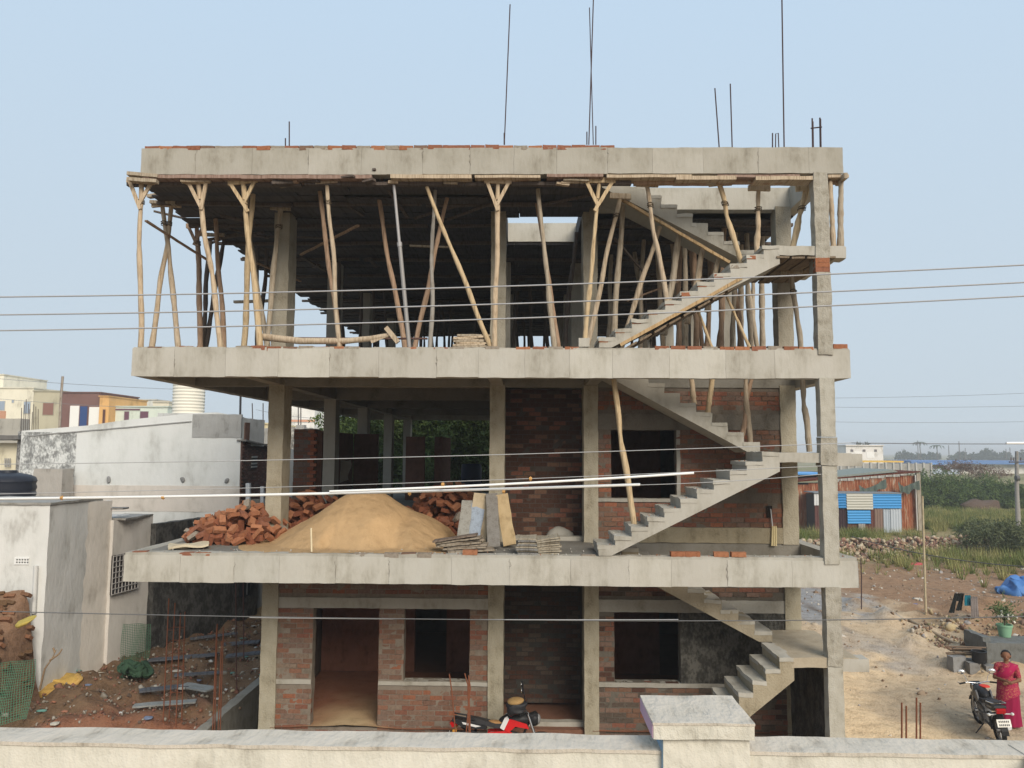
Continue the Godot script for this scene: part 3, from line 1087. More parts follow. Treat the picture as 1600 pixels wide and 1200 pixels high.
	prop(Vector3(1.573, 9.5, -0.9), Vector3(0.963, 6.8, -0.9), .042, 1, 2, "pale prop leaning right next to the bent yellow prop at the stairs", P)
	prop(Vector3(1.664, 9.5, -1.25), Vector3(1.466, 6.8, -1.25), .052, 2, 3, "thick upright prop under the upper stair flight, leftmost of those there", P)
	prop(Vector3(2.304, 9.1, -1.25), Vector3(1.554, 6.8, -1.25), .046, 1, 0, "pale prop slanting under the middle of the upper stair flight", P)
	prop(Vector3(1.937, 9.5, -0.3), Vector3(2.245, 7.5, -0.3), .038, 1, 2, "prop from the roof edge down to the fifth step of the top stairs", P)
	prop(Vector3(2.657, 9.036, -1.3), Vector3(2.356, 7.2, -1.3), .060, 2, 0, "stout pale prop under the upper stair flight near its middle", P)
	prop(Vector3(3.077, 8.785, -1.3), Vector3(2.761, 7.4, -1.3), .050, 1, 0, "pale prop third from the right under the upper stair flight", P)
	prop(Vector3(3.329, 8.568, -1.3), Vector3(3.098, 7.6, -1.3), .045, 1, 0, "short pale prop nearest the landing under the upper stair flight", P)
	prop(Vector3(3.1, 9.5, -0.25), Vector3(3.43, 8.185, -0.25), .042, 3, 2, "yellow prop leaning left from the roof edge to the top step by the landing", P)
	prop(Vector3(3.804, 9.5, -0.5), Vector3(3.747, 8.3, -0.5), .045, 0, 2, "straight pale prop on the top landing before the rear roof beam", P)
	prop(Vector3(4.583, 9.5, -0.5), Vector3(4.312, 8.42, -0.5), .050, 3, 2, "stout prop leaning right on the landing beside the slim stair column", P)
	prop(Vector3(4.815, 9.5, -0.1), Vector3(4.836, 8.42, -0.1), .040, 1, 0, "prop just right of the slim stair column on the landing stub", P)
	prop(Vector3(4.987, 9.5, -0.1), Vector3(4.944, 8.42, -0.1), .046, 2, 3, "outermost prop at the right end of the landing stub", P)
	prop(Vector3(4.436, 8.2, -0.9), Vector3(4.571, 6.8, -0.9), .045, 2, 2, "grey prop holding up the top landing beside the slim stair column", P)
	prop(Vector3(2.78, 7.461, -0.5), Vector3(3.017, 6.8, -0.5), .026, 3, 0, "thin yellow strut under the top stair flight, left of its longer twin", P)
	prop(Vector3(3.215, 7.706, -0.4), Vector3(3.596, 6.8, -0.4), .026, 3, 0, "longer thin yellow strut under the top stair flight", P)
	# the crowd of props further back under the stairs and in the dark
	var back := "timber prop among the crowded props behind the stairs"
	for q in [[1066, 470, 1063], [1080, 470, 1080], [1104, 440, 1098], [1127, 460, 1116], [1139, 440, 1152], [1153, 430, 1148], [1166, 440, 1166], [1176, 430, 1164], [1188, 440, 1182], [1060, 500, 1050], [1020, 400, 1030], [1000, 420, 990], [1045, 400, 1062], [1110, 420, 1090], [1072, 430, 1092], [1132, 440, 1110], [985, 380, 1005], [1160, 440, 1180], [948, 400, 940], [1146, 450, 1133], [1094, 450, 1075]]:
		var zz := -2.5 - rng.randf() * 2.5
		var b := Vector3((q[2] - 815.0) / 1200.0 * (11.92 - zz), 6.8, zz)
		prop(Vector3((q[0] - 815.0) / 1200.0 * (11.92 - zz), 9.5, zz - rv(0, .2)), b, rv(.04, .06), [1, 2, 6][rng.randi() % 3], 0, back, "crowded props behind the stairs")
	for i in 62:
		var x := rv(-5.9, 4.6)
		var zz := rv(-3.0, -16.5)
		if x > -.6 and x < 1.2 and zz > -5.0: continue
		if x < 1.0 and zz > -7.0 and x > -4.0: continue
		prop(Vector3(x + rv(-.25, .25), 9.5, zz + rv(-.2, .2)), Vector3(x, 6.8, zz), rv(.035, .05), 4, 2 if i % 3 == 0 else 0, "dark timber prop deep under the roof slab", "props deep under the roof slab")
	for e in [[Vector3(-6.429, 9.01, -0.6), Vector3(-6.139, 8.795, -2.6)], [Vector3(-4.365, 8.921, -2.5), Vector3(-2.972, 9.111, -1.2)], [Vector3(-2.159, 8.908, -1.8), Vector3(-1.456, 8.884, -1.8)], [Vector3(1.551, 8.995, -1.6), Vector3(2.147, 8.365, -1.8)], [Vector3(-5.669, 8.998, -3), Vector3(-5.104, 8.952, -5)], [Vector3(1.85, 7.974, -2.2), Vector3(2.841, 8.382, -2.4)]]:
		var tb := mb()
		tb.bar(e[0], e[1], .05, .028, Vector3.UP, .2, .008)
		solo(tb, "nailed_tie", wood([2, 4, 6][rng.randi() % 3], true), Transform3D.IDENTITY, ["thin slanting batten tied to the left row of props", "thin batten rising to the right behind the pale slim prop", "short level batten behind the long yellow prop", "thin batten falling to the right under the upper stair flight", "dark batten beside the first concrete column", "thin batten rising to the right behind the top stairs"][used.get("nailed_tie", 0)], "batten", "battens tied across the props")
	# a steel tube prop
	var a := [Vector3(-2.176, 9.5, -0.15), Vector3(-1.872, 6.8, -0.15)]
	var t := thing("steel_prop", a[1], "slim grey steel tube prop near the middle of the top floor", "prop", P)
	var b1 := mb()
	b1.tube([Vector3.ZERO, (a[0] - a[1]) * .62], [.034, .034], 10)
	own(b1, "outer_tube", t, plain(.30, .29, .28, .6, .3))
	b1 = mb()
	b1.tube([(a[0] - a[1]) * .62, a[0] - a[1]], [.025, .025], 10)
	b1.tube([(a[0] - a[1]) * .61, (a[0] - a[1]) * .635], [.042, .042], 10)
	own(b1, "inner_tube", t, plain(.36, .35, .35, .6, .3))
	b1 = mb()
	b1.box(a[0] - a[1], Vector3(.16, .05, .12))
	own(b1, "head_plate", t, wood(0))
	# planks left lying on the top floor
	for i in 7:
		board("formwork_board", "pale board, number %d from the bottom of the stack by the middle column" % (i + 1) if i > 0 else "lowest board of the pale stack by the middle column on the top floor", "boards stacked on the top floor",
			Vector3(-.92 + rv(-.05, .06), 6.835 + i * .031, -.35), Vector3(rv(.48, .6), .028, .3), Basis.from_euler(Vector3(0, rv(-.12, .12), rv(-.02, .05))), wood([2, 1, 0][i % 3]))
	var lp := mb()
	lp.tube([Vector3(-4.336, 7.003, -0.3), Vector3(-3.628, 6.917, -0.2), Vector3(-2.895, 6.912, -0.15), Vector3(-2.487, 6.954, -0.15), Vector3(-2.217, 7.002, -0.12)], [.06, .055, .05, .045, .04], 9)
	var lo := thing("fallen_prop", Vector3(-3.215, 6.888, -0.2), "long pale pole lying along the edge of the top floor with its T head raised", "prop")
	put(lp, "pole", lo, wood(1))
	lp = mb()
	lp.bar(Vector3(-2.246, 7.122, -0.1), Vector3(-2.048, 6.887, -0.1), .075, .07, Vector3.BACK, .1, .006)
	put(lp, "head_board", lo, wood(1))
	lp = mb()
	lp.bar(Vector3(-2.482, 6.9, -0.13), Vector3(-2.173, 7.02, -0.1), .05, .03, Vector3.BACK, .1, .006)
	put(lp, "brace", lo, wood(1))
	var rb := mb()
	rb.tube([Vector3(-4.036, 7.012, -0.5), Vector3(-2.77, 7.005, -0.5), Vector3(-1.634, 7.008, -0.5)], [.018, .018], 7)
	solo(rb, "steel_pipe", plain(.12, .07, .06, .8, .3), Transform3D.IDENTITY, "long thin rusty pipe lying along the edge of the top floor", "pipe")
	var blk := mb()
	blk.box(Vector3.ZERO, Vector3(.17, .14, .18), Basis.IDENTITY, .05, .012)
	solo(blk, "concrete_block", conc(0), Transform3D(Basis.IDENTITY, Vector3(0.886, 6.885, -0.1)), "small concrete block under the foot of the bent yellow prop", "block")
	# props on the first floor stairs
	var Q := "timber props on the first floor stairs"
	prop(Vector3(1.381, 6.45, -0.42), Vector3(1.714, 3.93, -0.42), .045, 3, 3, "long pale prop leaning on the third step of the first floor stairs", Q)
	prop(Vector3(2.806, 6.6, -1.3), Vector3(2.868, 5.996, -1.3), .045, 0, 0, "short upright prop on the rear stair flight, leftmost of four", Q)
	prop(Vector3(3.202, 6.6, -1.3), Vector3(3.095, 5.843, -1.3), .045, 3, 0, "yellow prop on the rear stair flight, second of four", Q)
	prop(Vector3(3.745, 6.6, -1.3), Vector3(3.809, 5.28, -1.3), .045, 1, 0, "prop crossing its neighbour on the rear stair flight, leaning left", Q)
	prop(Vector3(3.902, 6.6, -1.3), Vector3(3.615, 5.28, -1.3), .045, 6, 0, "prop crossing its neighbour on the rear stair flight, leaning right", Q)
	prop(Vector3(4.606, 6.6, -1), Vector3(4.698, 5.2, -1), .045, 2, 0, "grey prop on the first floor landing between the two right hand columns", Q)


# ================================================================ sand, loose bricks and boards on the first floor
func sand_height(x: float, z: float) -> float:
	var d := Vector2((x + 2.85) / (1.66 if x > -2.85 else 1.70), (z + 2.0) / 1.80).length()
	d += nz.get_noise_2d(x * 9.0, z * 9.0) * 0.10
	var h := 1.02 * (1.0 - d)
	h = minf(h, 0.83 - 0.10 * d)
	h -= maxf(0.0, nz.get_noise_2d(x * 16.0 + 70.0, z * 7.0) - .12) * .35 * clampf(d * 2.0, 0.0, 1.0)
	h = h + nz.get_noise_2d(x * 25.0, z * 25.0) * 0.03 + nz.get_noise_2d(x * 60.0, z * 60.0) * 0.012
	return maxf(h, 0.035 * clampf(1.35 - d, 0, 1) - 0.008)


func first_floor_things() -> void:
	var b := mb()
	b.g = 1
	var n := 110
	for i in n:
		for j in n:
			var q := []
			for e in [[0, 0], [0, 1], [1, 1], [1, 0]]:
				var x: float = -6.1 + (i + e[0]) * 5.3 / n
				var z: float = -4.6 + (j + e[1]) * 4.5 / n
				q.append(Vector3(x, 3.595 + sand_height(x, z), z))
			var u := [q[0], q[3], q[2], q[1]]
			b.quad(u[0], u[1], u[2], u[3])
	var heap := put(b, "sand_heap", self, mat(.56, .375, .20, "sand", 0.9, 2.4, 1.0))
	tag(heap, "large heap of tan building sand on the first floor around the left column", "sand heap")
	# loose bricks tipped in two heaps
	var ripple := [[-5.12, -1.85, .86, .95, .56, 92, "loose red brick tipped in the heap left of the sand by the left column", "bricks in the heap left of the sand"],
		[-1.55, -3.5, .95, 1.0, .85, 70, "loose red brick in the shaded heap behind the right side of the sand", "bricks in the heap behind the sand"],
		[-4.3, -3.3, .8, .8, .75, 26, "loose red brick behind the left column at the foot of the partition", "bricks at the foot of the partition"]]
	for r in ripple:
		var core := mb()
		core.ell(Vector3(r[0], 3.58, r[1]), Vector3(r[2] * .9, r[4] * .86, r[3] * .9), Basis.IDENTITY, 16, 10, .12, 30.0)
		var made := 0
		var at := []
		var tries := 0
		while made < r[5] and tries < 6000:
			tries += 1
			var ang := rv(0, TAU)
			var rad := sqrt(rng.randf())
			var x: float = r[0] + cos(ang) * rad * r[2]
			var z: float = r[1] + sin(ang) * rad * r[3]
			if x < -6.1 or z > -.35: continue
			var y: float = 3.64 + r[4] * pow(maxf(0.0, 1.0 - rad * rad), .8) * (0.75 + 0.25 * clampf((x + 6.4) * .8, 0, 1)) + rv(-.02, .05)
			if r[0] < -5.0: y = minf(y, 3.65 + (x + 6.2) * .44 + rv(0, .04))
			y = maxf(y, 3.64)
			var p := Vector3(x, y, z)
			var ok := true
			for o in at:
				if p.distance_to(o) < .128:
					ok = false
					break
			if not ok: continue
			at.append(p)
			made += 1
			var o := MeshInstance3D.new()
			o.mesh = brick_meshes[rng.randi() % 6]
			o.material_override = brick_mats[[0, 1, 1, 2, 8, 2, 1, 2, 2, 7][rng.randi() % 10]]
			o.transform = Transform3D(Basis.from_euler(Vector3(rv(-.8, .8), rv(0, TAU), rv(-.8, .8))).scaled_local(Vector3(rv(.78, 1.0), .95, .95)), p)
			o.name = numbered("loose_brick")
			add_child(o)
			tag(o, r[6], "brick", r[7])
		var spots := []
		for i in 170:      # what fills the heap underneath
			var ang := rv(0, TAU)
			var rad := sqrt(rng.randf()) * .95
			var x: float = r[0] + cos(ang) * rad * r[2]
			if x < -6.05: continue
			var top: float = r[4] * pow(1.0 - rad * rad, .8)
			if r[0] < -5.0: top = minf(top, (x + 6.2) * .42)
			spots.append([Transform3D(any_turn(), Vector3(x, 3.63 + maxf(0.0, top - .07) * rng.randf(), minf(r[1] + sin(ang) * rad * r[3], -.35))), Color(.75, .75, .75).lerp(Color(1, 1, 1), rng.randf())])
		tag(scatter("brick_fill", brick_meshes[0], mat(.27, .10, .055, "grain", .31, .35, .95, true, true), spots), "broken red brick lying under the loose bricks of a heap", "brick", "bricks under the heaps")
	# cement bags: a flat torn sack beside the left heap
	var sk := mb()
	sk.box(Vector3.ZERO, Vector3(.62, .035, .42), Basis.IDENTITY, .06, .05, 40.0)
	solo(sk, "torn_sack", mat(.58, .50, .36, "sand", .8, .6), Transform3D(Basis.from_euler(Vector3(0, .3, .02)), Vector3(-5.45, 3.64, -.55)), "flat torn pale sack lying at the front of the left brick heap", "sack")
	var pv := mb()
	pv.tube([Vector3(-3.337, 3.61, -0.12), Vector3(-3.357, 3.973, -0.12)], [.014, .014], 8)
	solo(pv, "marker_stick", mat(.72, .62, .42), Transform3D.IDENTITY, "short pale stick standing upright at the slab edge before the sand", "stick")
	# formwork plates leaning on the middle column
	var zz := -1.0
	for e in [[[Vector3(-1.065, 3.62, -0.906), Vector3(-1.042, 4.307, -1.6)], .19, 1, "grey formwork plate leaning leftmost against the middle column", .30, .29, .26],
			[[Vector3(-0.851, 3.62, -1.181), Vector3(-0.774, 4.43, -1.6)], .31, 0, "wide weathered board leaning behind the bluish steel plate", .43, .35, .24],
			[[Vector3(-0.92, 3.62, -1.088), Vector3(-0.84, 4.253, -1.6)], .24, 4, "bluish steel faced formwork plate leaning at the middle column", .30, .35, .42],
			[[Vector3(-0.528, 3.62, -0.689), Vector3(-0.618, 4.431, -1.6)], .20, 3, "narrow dark grey formwork plate leaning upright before the middle column", .22, .205, .185],
			[[Vector3(-0.275, 3.62, -0.957), Vector3(-0.439, 4.422, -1.6)], .21, 5, "yellowish board leaning left on the front of the middle column", .47, .35, .20]]:
		var q: Array = e[0]
		var k: int = e[2]
		var foot: Vector3 = q[0]
		var top: Vector3 = q[1] + Vector3(0, 0, k * .02)
		var d := (top - foot)
		var s := d.cross(Vector3(0, 0, 1)).normalized()
		var m := mb()
		m.box(Vector3.ZERO, Vector3(e[1], d.length(), .025), Basis.IDENTITY, .1, .012, 50.0)
		solo(m, "leaning_board", mat(e[4], e[5], e[6], "grain" if e[4] < .35 else "concrete", .9, .6, .8, false), Transform3D(Basis(s, d.normalized(), s.cross(d.normalized())), (foot + top) / 2 + Vector3(0, .01, 0)), e[3], "board", "boards leaning at the middle column")
	# stacks of formwork boards at the slab edge
	for i in 7:
		var lab: String = ["lowest board of the skewed stack at the foot of the sand", "topmost dark board of the skewed stack at the foot of the sand"][0 if i == 0 else 1] if i == 0 or i == 6 else "weathered board in the middle of the skewed stack at the foot of the sand"
		board("stacked_board", lab, "boards stacked at the foot of the sand", Vector3(-1.02 + (i - 3) * -.035 + rv(-.06, .06), 3.625 + i * .031, -.42 + rv(-.04, .04)), Vector3(rv(.62, .78), .026, .3),
			Basis.from_euler(Vector3(rv(-.02, .04), rv(-.1, .25), .03 + i * .022)), mat(.30, .255, .20, "wood", .7, .6, .9, false) if i != 6 else mat(.20, .155, .125, "wood", .7, .6, .9, false))
	for st in 2:
		for i in 8:
			var who: String = ["straight dark stack right of the middle column", "tilted pale stack beside the niche"][st]
			var lab: String = "lowest board of the " + who if i == 0 else ("topmost board of the " + who if i == 7 else "board in the middle of the " + who)
			board("stacked_board", lab, "boards of the " + who, Vector3([.0, .33][st] + rv(-.02, .02), 3.618 + i * .031, -.30 + rv(-.02, .02)), Vector3([.33, .36][st] + rv(-.02, .02), .025, .42),
				Basis.from_euler(Vector3(rv(-.02, .02) + .03, rv(-.06, .06), [.0, .03 + i * .018][st])), mat(.24, .235, .225, "wood", .7, .6, .9, false) if st == 0 and i % 2 == 0 else mat(.36, .32, .25, "wood", .7, .6, .9, false))
	# cement heap in the niche, conduit stubs in the wall, a rag, a blue drum
	var cm := mb()
	cm.ell(Vector3(.62, 3.6, -2.45), Vector3(.28, .2, .16), Basis.IDENTITY, 14, 8, .05, 40)
	put(cm, "mortar_heap", self, conc(4))
	tag(get_node("mortar_heap") as Node3D, "small grey heap of dried mortar on the floor of the first floor niche", "mortar heap")
	var cd := thing("conduit_pipes", Vector3(4.337, 3.525, -1.85), "bundle of cream conduit pipes coming out of the brick wall beside the stairs", "pipe")
	for i in 3:
		var p := mb()
		p.tube([Vector3(4.283, 3.556, -1.78) + Vector3(i * .036, 0, 0), Vector3(4.308, 3.896, -1.8) + Vector3(i * .03, 0, 0)], [.017, .017], 8)
		put(p, "pipe", cd, mat(.62, .52, .30))
	var p := mb()
	p.tube([Vector3(4.308, 3.896, -1.8), Vector3(4.288, 4.195, -1.82)], [.011, .011], 8)
	put(p, "thin_pipe", cd, plain(.5, .5, .5))
	p = mb()
	p.box(Vector3(4.267, 4.138, -1.83), Vector3(.09, .2, .02), Basis.IDENTITY, .04, .02)
	put(p, "broken_hole", cd, plain(.02, .016, .014, .95))
	var rag := mb()
	rag.box(Vector3.ZERO, Vector3(.30, .55, .03), Basis.IDENTITY, .05, .13, 25.0)
	solo(rag, "hanging_cloth", mat(.42, .40, .36, "sand", .8, .4), Transform3D(Basis.from_euler(Vector3(0, .2, .15)), Vector3(-4.651, 4.666, -7.6)), "pale rag hanging on the partition behind the sand heap", "cloth")
	var dr := mb()
	dr.lathe([Vector2(0, 0), Vector2(.27, 0), Vector2(.29, .03), Vector2(.28, .3), Vector2(.29, .32), Vector2(.28, .6), Vector2(.29, .62), Vector2(.28, .86), Vector2(.25, .9), Vector2(0, .9)], Vector3.ZERO)
	solo(dr, "plastic_drum", plain(.03, .05, .11, .5), Transform3D(Basis.IDENTITY, Vector3(-1.55, 3.6, -9.6)).scaled_local(Vector3(1, 1.35, 1)), "dark blue plastic drum far back on the first floor", "drum")


# ================================================================ rebar, cables and conduits
func rod(called: String, pts: Array, r: float, m: Material, label: String, category: String, group := "") -> void:
	var b := mb()
	b.tube(pts, [r], 6)
	var o := put(b, called, self, m)
	tag(o, label, category, group)


func sag(a: Vector3, b: Vector3, drop: float, n := 24) -> Array:
	var p := []
	for i in n + 1:
		var f := float(i) / n
		p.append(a.lerp(b, f) - Vector3(0, 4.0 * drop * f * (1.0 - f), 0))
	return p


func rebar_and_wires() -> void:
	var steel := plain(.075, .05, .05, .8, .2)
	var rusty := plain(.20, .075, .04, .9, .1)
	var R := "starter bars on the roof"
	rod("rebar", [Vector3(-0.444, 10.85, -1.9), Vector3(-0.352, 13.579, -1.9)], .012, steel, "tall single rebar leaning right above the middle of the roof", "rebar", R)
	rod("rebar", [Vector3(-0.442, 10.83, -1.85), Vector3(-0.443, 11.05, -1.85)], .016, steel, "short rebar stub at the foot of the single tall rod", "rebar", R)
	rod("rebar", [Vector3(1.123, 10.846, -1.9), Vector3(1.243, 14.421, -1.9)], .012, steel, "tall rebar of the crossing pair, running out of the top of the picture", "rebar", R)
	rod("rebar", [Vector3(1.223, 10.928, -2.1), Vector3(1.16, 13.627, -2.1)], .010, steel, "tall rebar of the crossing pair that leans left", "rebar", R)
	rod("rebar", [Vector3(1.091, 10.867, -1.95), Vector3(1.092, 11.113, -1.95)], .012, steel, "short rebar stub left of the crossing pair", "rebar", R)
	rod("rebar", [Vector3(1.257, 10.866, -1.95), Vector3(1.259, 11.223, -1.95)], .012, steel, "short rebar stub right of the crossing pair", "rebar", R)
	rod("rebar", [Vector3(3.571, 10.44, -2), Vector3(3.491, 11.969, -2)], .012, steel, "leaning medium rebar left of another upright one over the stairs", "rebar", R)
	rod("rebar", [Vector3(3.795, 10.44, -2), Vector3(3.779, 12.055, -2)], .012, steel, "nearly upright medium rebar over the stairs", "rebar", R)
	rod("rebar", [Vector3(4.726, 10.14, -1.95), Vector3(4.77, 14.3, -1.95)], .013, steel, "tall thick rebar near the right end of the roof running out of the picture", "rebar", R)
	rod("rebar", [Vector3(4.503, 10.14, -1.95), Vector3(4.526, 11.078, -1.95)], .012, steel, "short rebar left of the tall right hand one", "rebar", R)
	rod("rebar", [Vector3(4.55, 10.14, -1.95), Vector3(4.584, 11.066, -1.95), Vector3(4.632, 11.078, -1.95), Vector3(4.644, 10.14, -1.95)], .010, steel, "bent hairpin rebar with a white tip near the right end of the roof", "rebar", R)
	rod("rebar", [Vector3(-4.493, 10.877, -2), Vector3(-4.508, 11.35, -2)], .012, steel, "thin rebar sticking up at the left of the roof", "rebar", R)
	rod("rebar", [Vector3(-4.566, 10.877, -2), Vector3(-4.571, 11.026, -2)], .012, steel, "tiny rebar stub beside the thin one at the left of the roof", "rebar", R)
	var cg := thing("rebar_cage", Vector3(4.638, 10.057, -0.15), "small cage of four bars with one tie on the right end of the roof", "rebar")
	for e in [[Vector3(4.545, 9.839, -0.08), Vector3(4.554, 10.527, -0.08)], [Vector3(4.676, 9.839, -0.08), Vector3(4.686, 10.516, -0.08)], [Vector3(4.608, 9.894, -0.22), Vector3(4.616, 10.535, -0.22)], [Vector3(4.721, 9.893, -0.22), Vector3(4.731, 10.599, -0.22)]]:
		var b := mb()
		b.tube([e[0], e[1]], [.012], 6)
		put(b, "bar", cg, steel)
	var tb := mb()
	tb.tube([Vector3(4.521, 10.359, -0.06), Vector3(4.695, 10.38, -0.06), Vector3(4.765, 10.447, -0.24), Vector3(4.589, 10.426, -0.24), Vector3(4.521, 10.359, -0.06)], [.006], 5)
	put(tb, "tie", cg, steel)
	# rusty starters in front of the ground floor and by the right
	var G := "rusty starter bars by the parapet"
	for e in [[[Vector3(-0.924, 0.813, -0.3), Vector3(-0.862, 1.53, -0.3), Vector3(-0.894, 1.722, -0.3)], "rusty starter bar left of the red motorcycle, bent at its top"], [[Vector3(-0.874, 0.814, -0.3), Vector3(-0.902, 1.578, -0.3), Vector3(-0.953, 1.75, -0.3)], "rusty starter bar crossing another left of the red motorcycle"], [[Vector3(-0.855, 0.814, -0.3), Vector3(-0.88, 1.386, -0.3), Vector3(-0.893, 1.712, -0.3)], "straight rusty starter bar at the tail of the red motorcycle"], [[Vector3(-1.081, 0.811, -0.3), Vector3(-1.149, 1.479, -0.3), Vector3(-1.192, 1.738, -0.3)], "thin rusty bar leaning left before the ground floor window"]]:
		var q: Array = e[0]
		rod("starter_bar", [q[0] - Vector3(0, .45, 0), q[0], q[1], q[2]], .011, rusty, e[1], "rebar", G)
	var feet := [Vector3(4.517, 0.957, 2.2), Vector3(4.57, 0.958, 2.2), Vector3(4.692, 0.96, 2.2), Vector3(4.737, 0.961, 2.2)]
	var tops := [Vector3(4.562, 2.165, 2.2), Vector3(4.615, 2.128, 2.2), Vector3(4.742, 2.227, 2.2), Vector3(4.786, 2.167, 2.2)]
	for i in 4:
		rod("starter_bar", [feet[i], tops[i]], .010, rusty, ["leftmost", "second from left", "third and tallest", "rightmost"][i] + " of four rusty bars standing on the sandy yard at the right", "rebar", "bars on the sandy yard")
	for c in [[Vector3(-6.562, 0, -2.7), "rusty reinforcement cage standing in the alley, further one", 2.35], [Vector3(-5.67, 0, -2.537), "rusty bundle of column bars standing by the pit", 1.75]]:
		var at: Vector3 = c[0]
		var t := thing("column_cage", at, c[1], "rebar")
		var wd := .12 if c[2] > 2.0 else .05
		for k in 4:
			var b := mb()
			var o := Vector3(wd * (1 if k % 2 else -1), 0, wd * (1 if k < 2 else -1))
			b.tube([o, o + Vector3(rv(-.03, .03), c[2] + rv(-.3, .2), rv(-.03, .03))], [.011], 6)
			own(b, "bar", t, rusty)
		if c[2] > 2.0:
			for k in 8:
				var b := mb()
				var y := .15 + k * .24
				b.tube([Vector3(-wd, y, -wd), Vector3(wd, y, -wd), Vector3(wd, y, wd), Vector3(-wd, y, wd), Vector3(-wd, y, -wd)], [.006], 5)
				own(b, "stirrup", t, rusty)
	for e in [[Vector3(-6.359, 2.846, -5), Vector3(-6.209, -0.468, -5), "thin dark rod hanging at the left column of the alley"], [Vector3(-6.172, 2.367, -5), Vector3(-6.098, 0.671, -5), "second thin rod in the alley beside the first"]]:
		rod("hanging_rod", [e[0], e[1]], .012, plain(.10, .05, .045, .8), e[2], "rebar", "rods in the alley")
	rod("hanging_wire", [Vector3(5.04, 3.604, 0.05), Vector3(5.045, 3.336, 0.04), Vector3(5.02, 2.849, 0.06)], .008, steel, "thin rusty wire hanging from the right end of the first floor slab", "wire")
	# cables across the view
	var cable := plain(.36, .36, .37, .6)
	var W := "cables strung across the front"
	rod("overhead_cable", sag(Vector3(-7.756, 6.845, 3.6), Vector3(7.185, 7.333, 3.6), .10, 40), .0085, cable, "topmost of three grey cables across the top floor", "cable", W)
	rod("overhead_cable", sag(Vector3(-7.739, 6.643, 3.6), Vector3(7.172, 7.142, 3.6), .10, 40), .0085, cable, "middle one of three grey cables across the top floor", "cable", W)
	rod("overhead_cable", sag(Vector3(-7.724, 6.462, 3.6), Vector3(7.161, 6.995, 3.6), .10, 40), .0085, cable, "lowest of three grey cables across the top floor", "cable", W)
	var thin := plain(.38, .38, .38, .6)
	rod("service_wire", sag(Vector3(-8.122, 4.965, 2.5), Vector3(3.93, 5.306, 2.5), .05, 30), .0055, thin, "thin wire across the first floor above the white conduits", "cable", W)
	rod("service_wire", sag(Vector3(3.93, 5.306, 2.5), Vector3(7.976, 5.343, 2.5), .02, 20), .0055, plain(.16, .16, .17, .6), "dark wire continuing right over the fields at the horizon", "cable", W)
	rod("service_wire", sag(Vector3(-8.178, 4.581, 2.4), Vector3(3.598, 5.024, 2.4), .05, 30), .0045, thin, "thin wire meeting the upper white conduit on its way to the stair column", "cable", W)
	rod("service_wire", sag(Vector3(1.322, 4.772, 2.3), Vector3(3.633, 4.92, 2.3), .02, 20), .005, thin, "thin wire from the end of the lower white conduit to the stair column", "cable", W)
	rod("service_wire", sag(Vector3(-7.731, 3.296, 2.8), Vector3(0.056, 3.231, 2.8), .02, 30), .006, plain(.13, .13, .13, .6), "left part of the dark wire across the ground floor", "cable", W)
	rod("service_wire", sag(Vector3(0.056, 3.231, 2.8), Vector3(7.155, 3.385, 2.8), .04, 30), .006, plain(.13, .13, .13, .6), "right part of the dark wire across the ground floor", "cable", W)
	rod("service_wire", sag(Vector3(-3.236, 3.228, 2.8), Vector3(1.757, 3.254, 2.8), .01, 20), .004, plain(.42, .42, .42, .6), "pale second wire twisted along the ground floor wire", "cable", W)
	for e in [[[Vector3(-25.069, 8.329, -20), Vector3(-13.279, 7.641, -20)], "faint wire over the cream houses at the left"], [[Vector3(16.191, 8.123, -30), Vector3(31.961, 8.707, -30)], "faint uppermost wire in the sky at the right"], [[Vector3(16.176, 7.636, -30), Vector3(31.912, 7.912, -30)], "faint second wire in the sky at the right"], [[Vector3(16.153, 6.838, -30), Vector3(31.859, 7.05, -30)], "faint third wire in the sky at the right"], [[Vector3(-12.779, 7.049, -24), Vector3(-9.13, 6.614, -24)], "faint wire behind the left column"], [[Vector3(-28.396, 7.794, -26), Vector3(-16.701, 7.138, -26)], "faint wire in front of the cream houses"]]:
		var q: Array = e[0]
		rod("distant_wire", sag(q[0], q[1], .1, 12), .010, plain(.22, .23, .25, .7), e[1], "cable", "faint wires further away")
	rod("distant_wire", sag(Vector3(13.195, 1.792, -20), Vector3(17.952, 1.452, -14), .3, 14), .018, plain(.10, .10, .10, .7), "black wire drooping over the rubble and grass at the right", "cable", "faint wires further away")
	var white := plain(.82, .82, .80, .35)
	for e in [[sag(Vector3(-7.114, 4.543, 2.3), Vector3(1.401, 4.78, 2.3), .028, 30), .0175, "long white conduit pipe across the first floor, the lower one", [Vector3(-5.836, 4.567, 2.3), Vector3(-4.555, 4.583, 2.3), Vector3(-1.46, 4.651, 2.3), Vector3(-0.288, 4.683, 2.3)]], [sag(Vector3(-2.437, 4.674, 2.4), Vector3(2.045, 4.929, 2.4), .02, 20), .0155, "shorter white conduit pipe across the first floor, the upper one", [Vector3(-1.036, 4.769, 2.4), Vector3(0.044, 4.846, 2.4)]], [sag(Vector3(5.786, 5.312, 2.5), Vector3(6.913, 5.322, 2.5), .0, 3), .0155, "white conduit pipe at the right edge on the dark wire", []]]:
		var t := thing("conduit", e[0][0], e[2], "conduit")
		var b := mb()
		b.tube(e[0], [e[1]], 10)
		put(b, "pipe", t, white)
		for j in e[3]:
			var k := mb()
			var c: Vector3 = j
			k.tube([c - Vector3(.018, 0, 0), c + Vector3(.018, 0, 0)], [.021], 10)
			k.tube([c - Vector3(0, .03, 0), c + Vector3(0, .03, 0)], [.006], 6)
			put(k, "clip", t, plain(.55, .30, .10, .5))


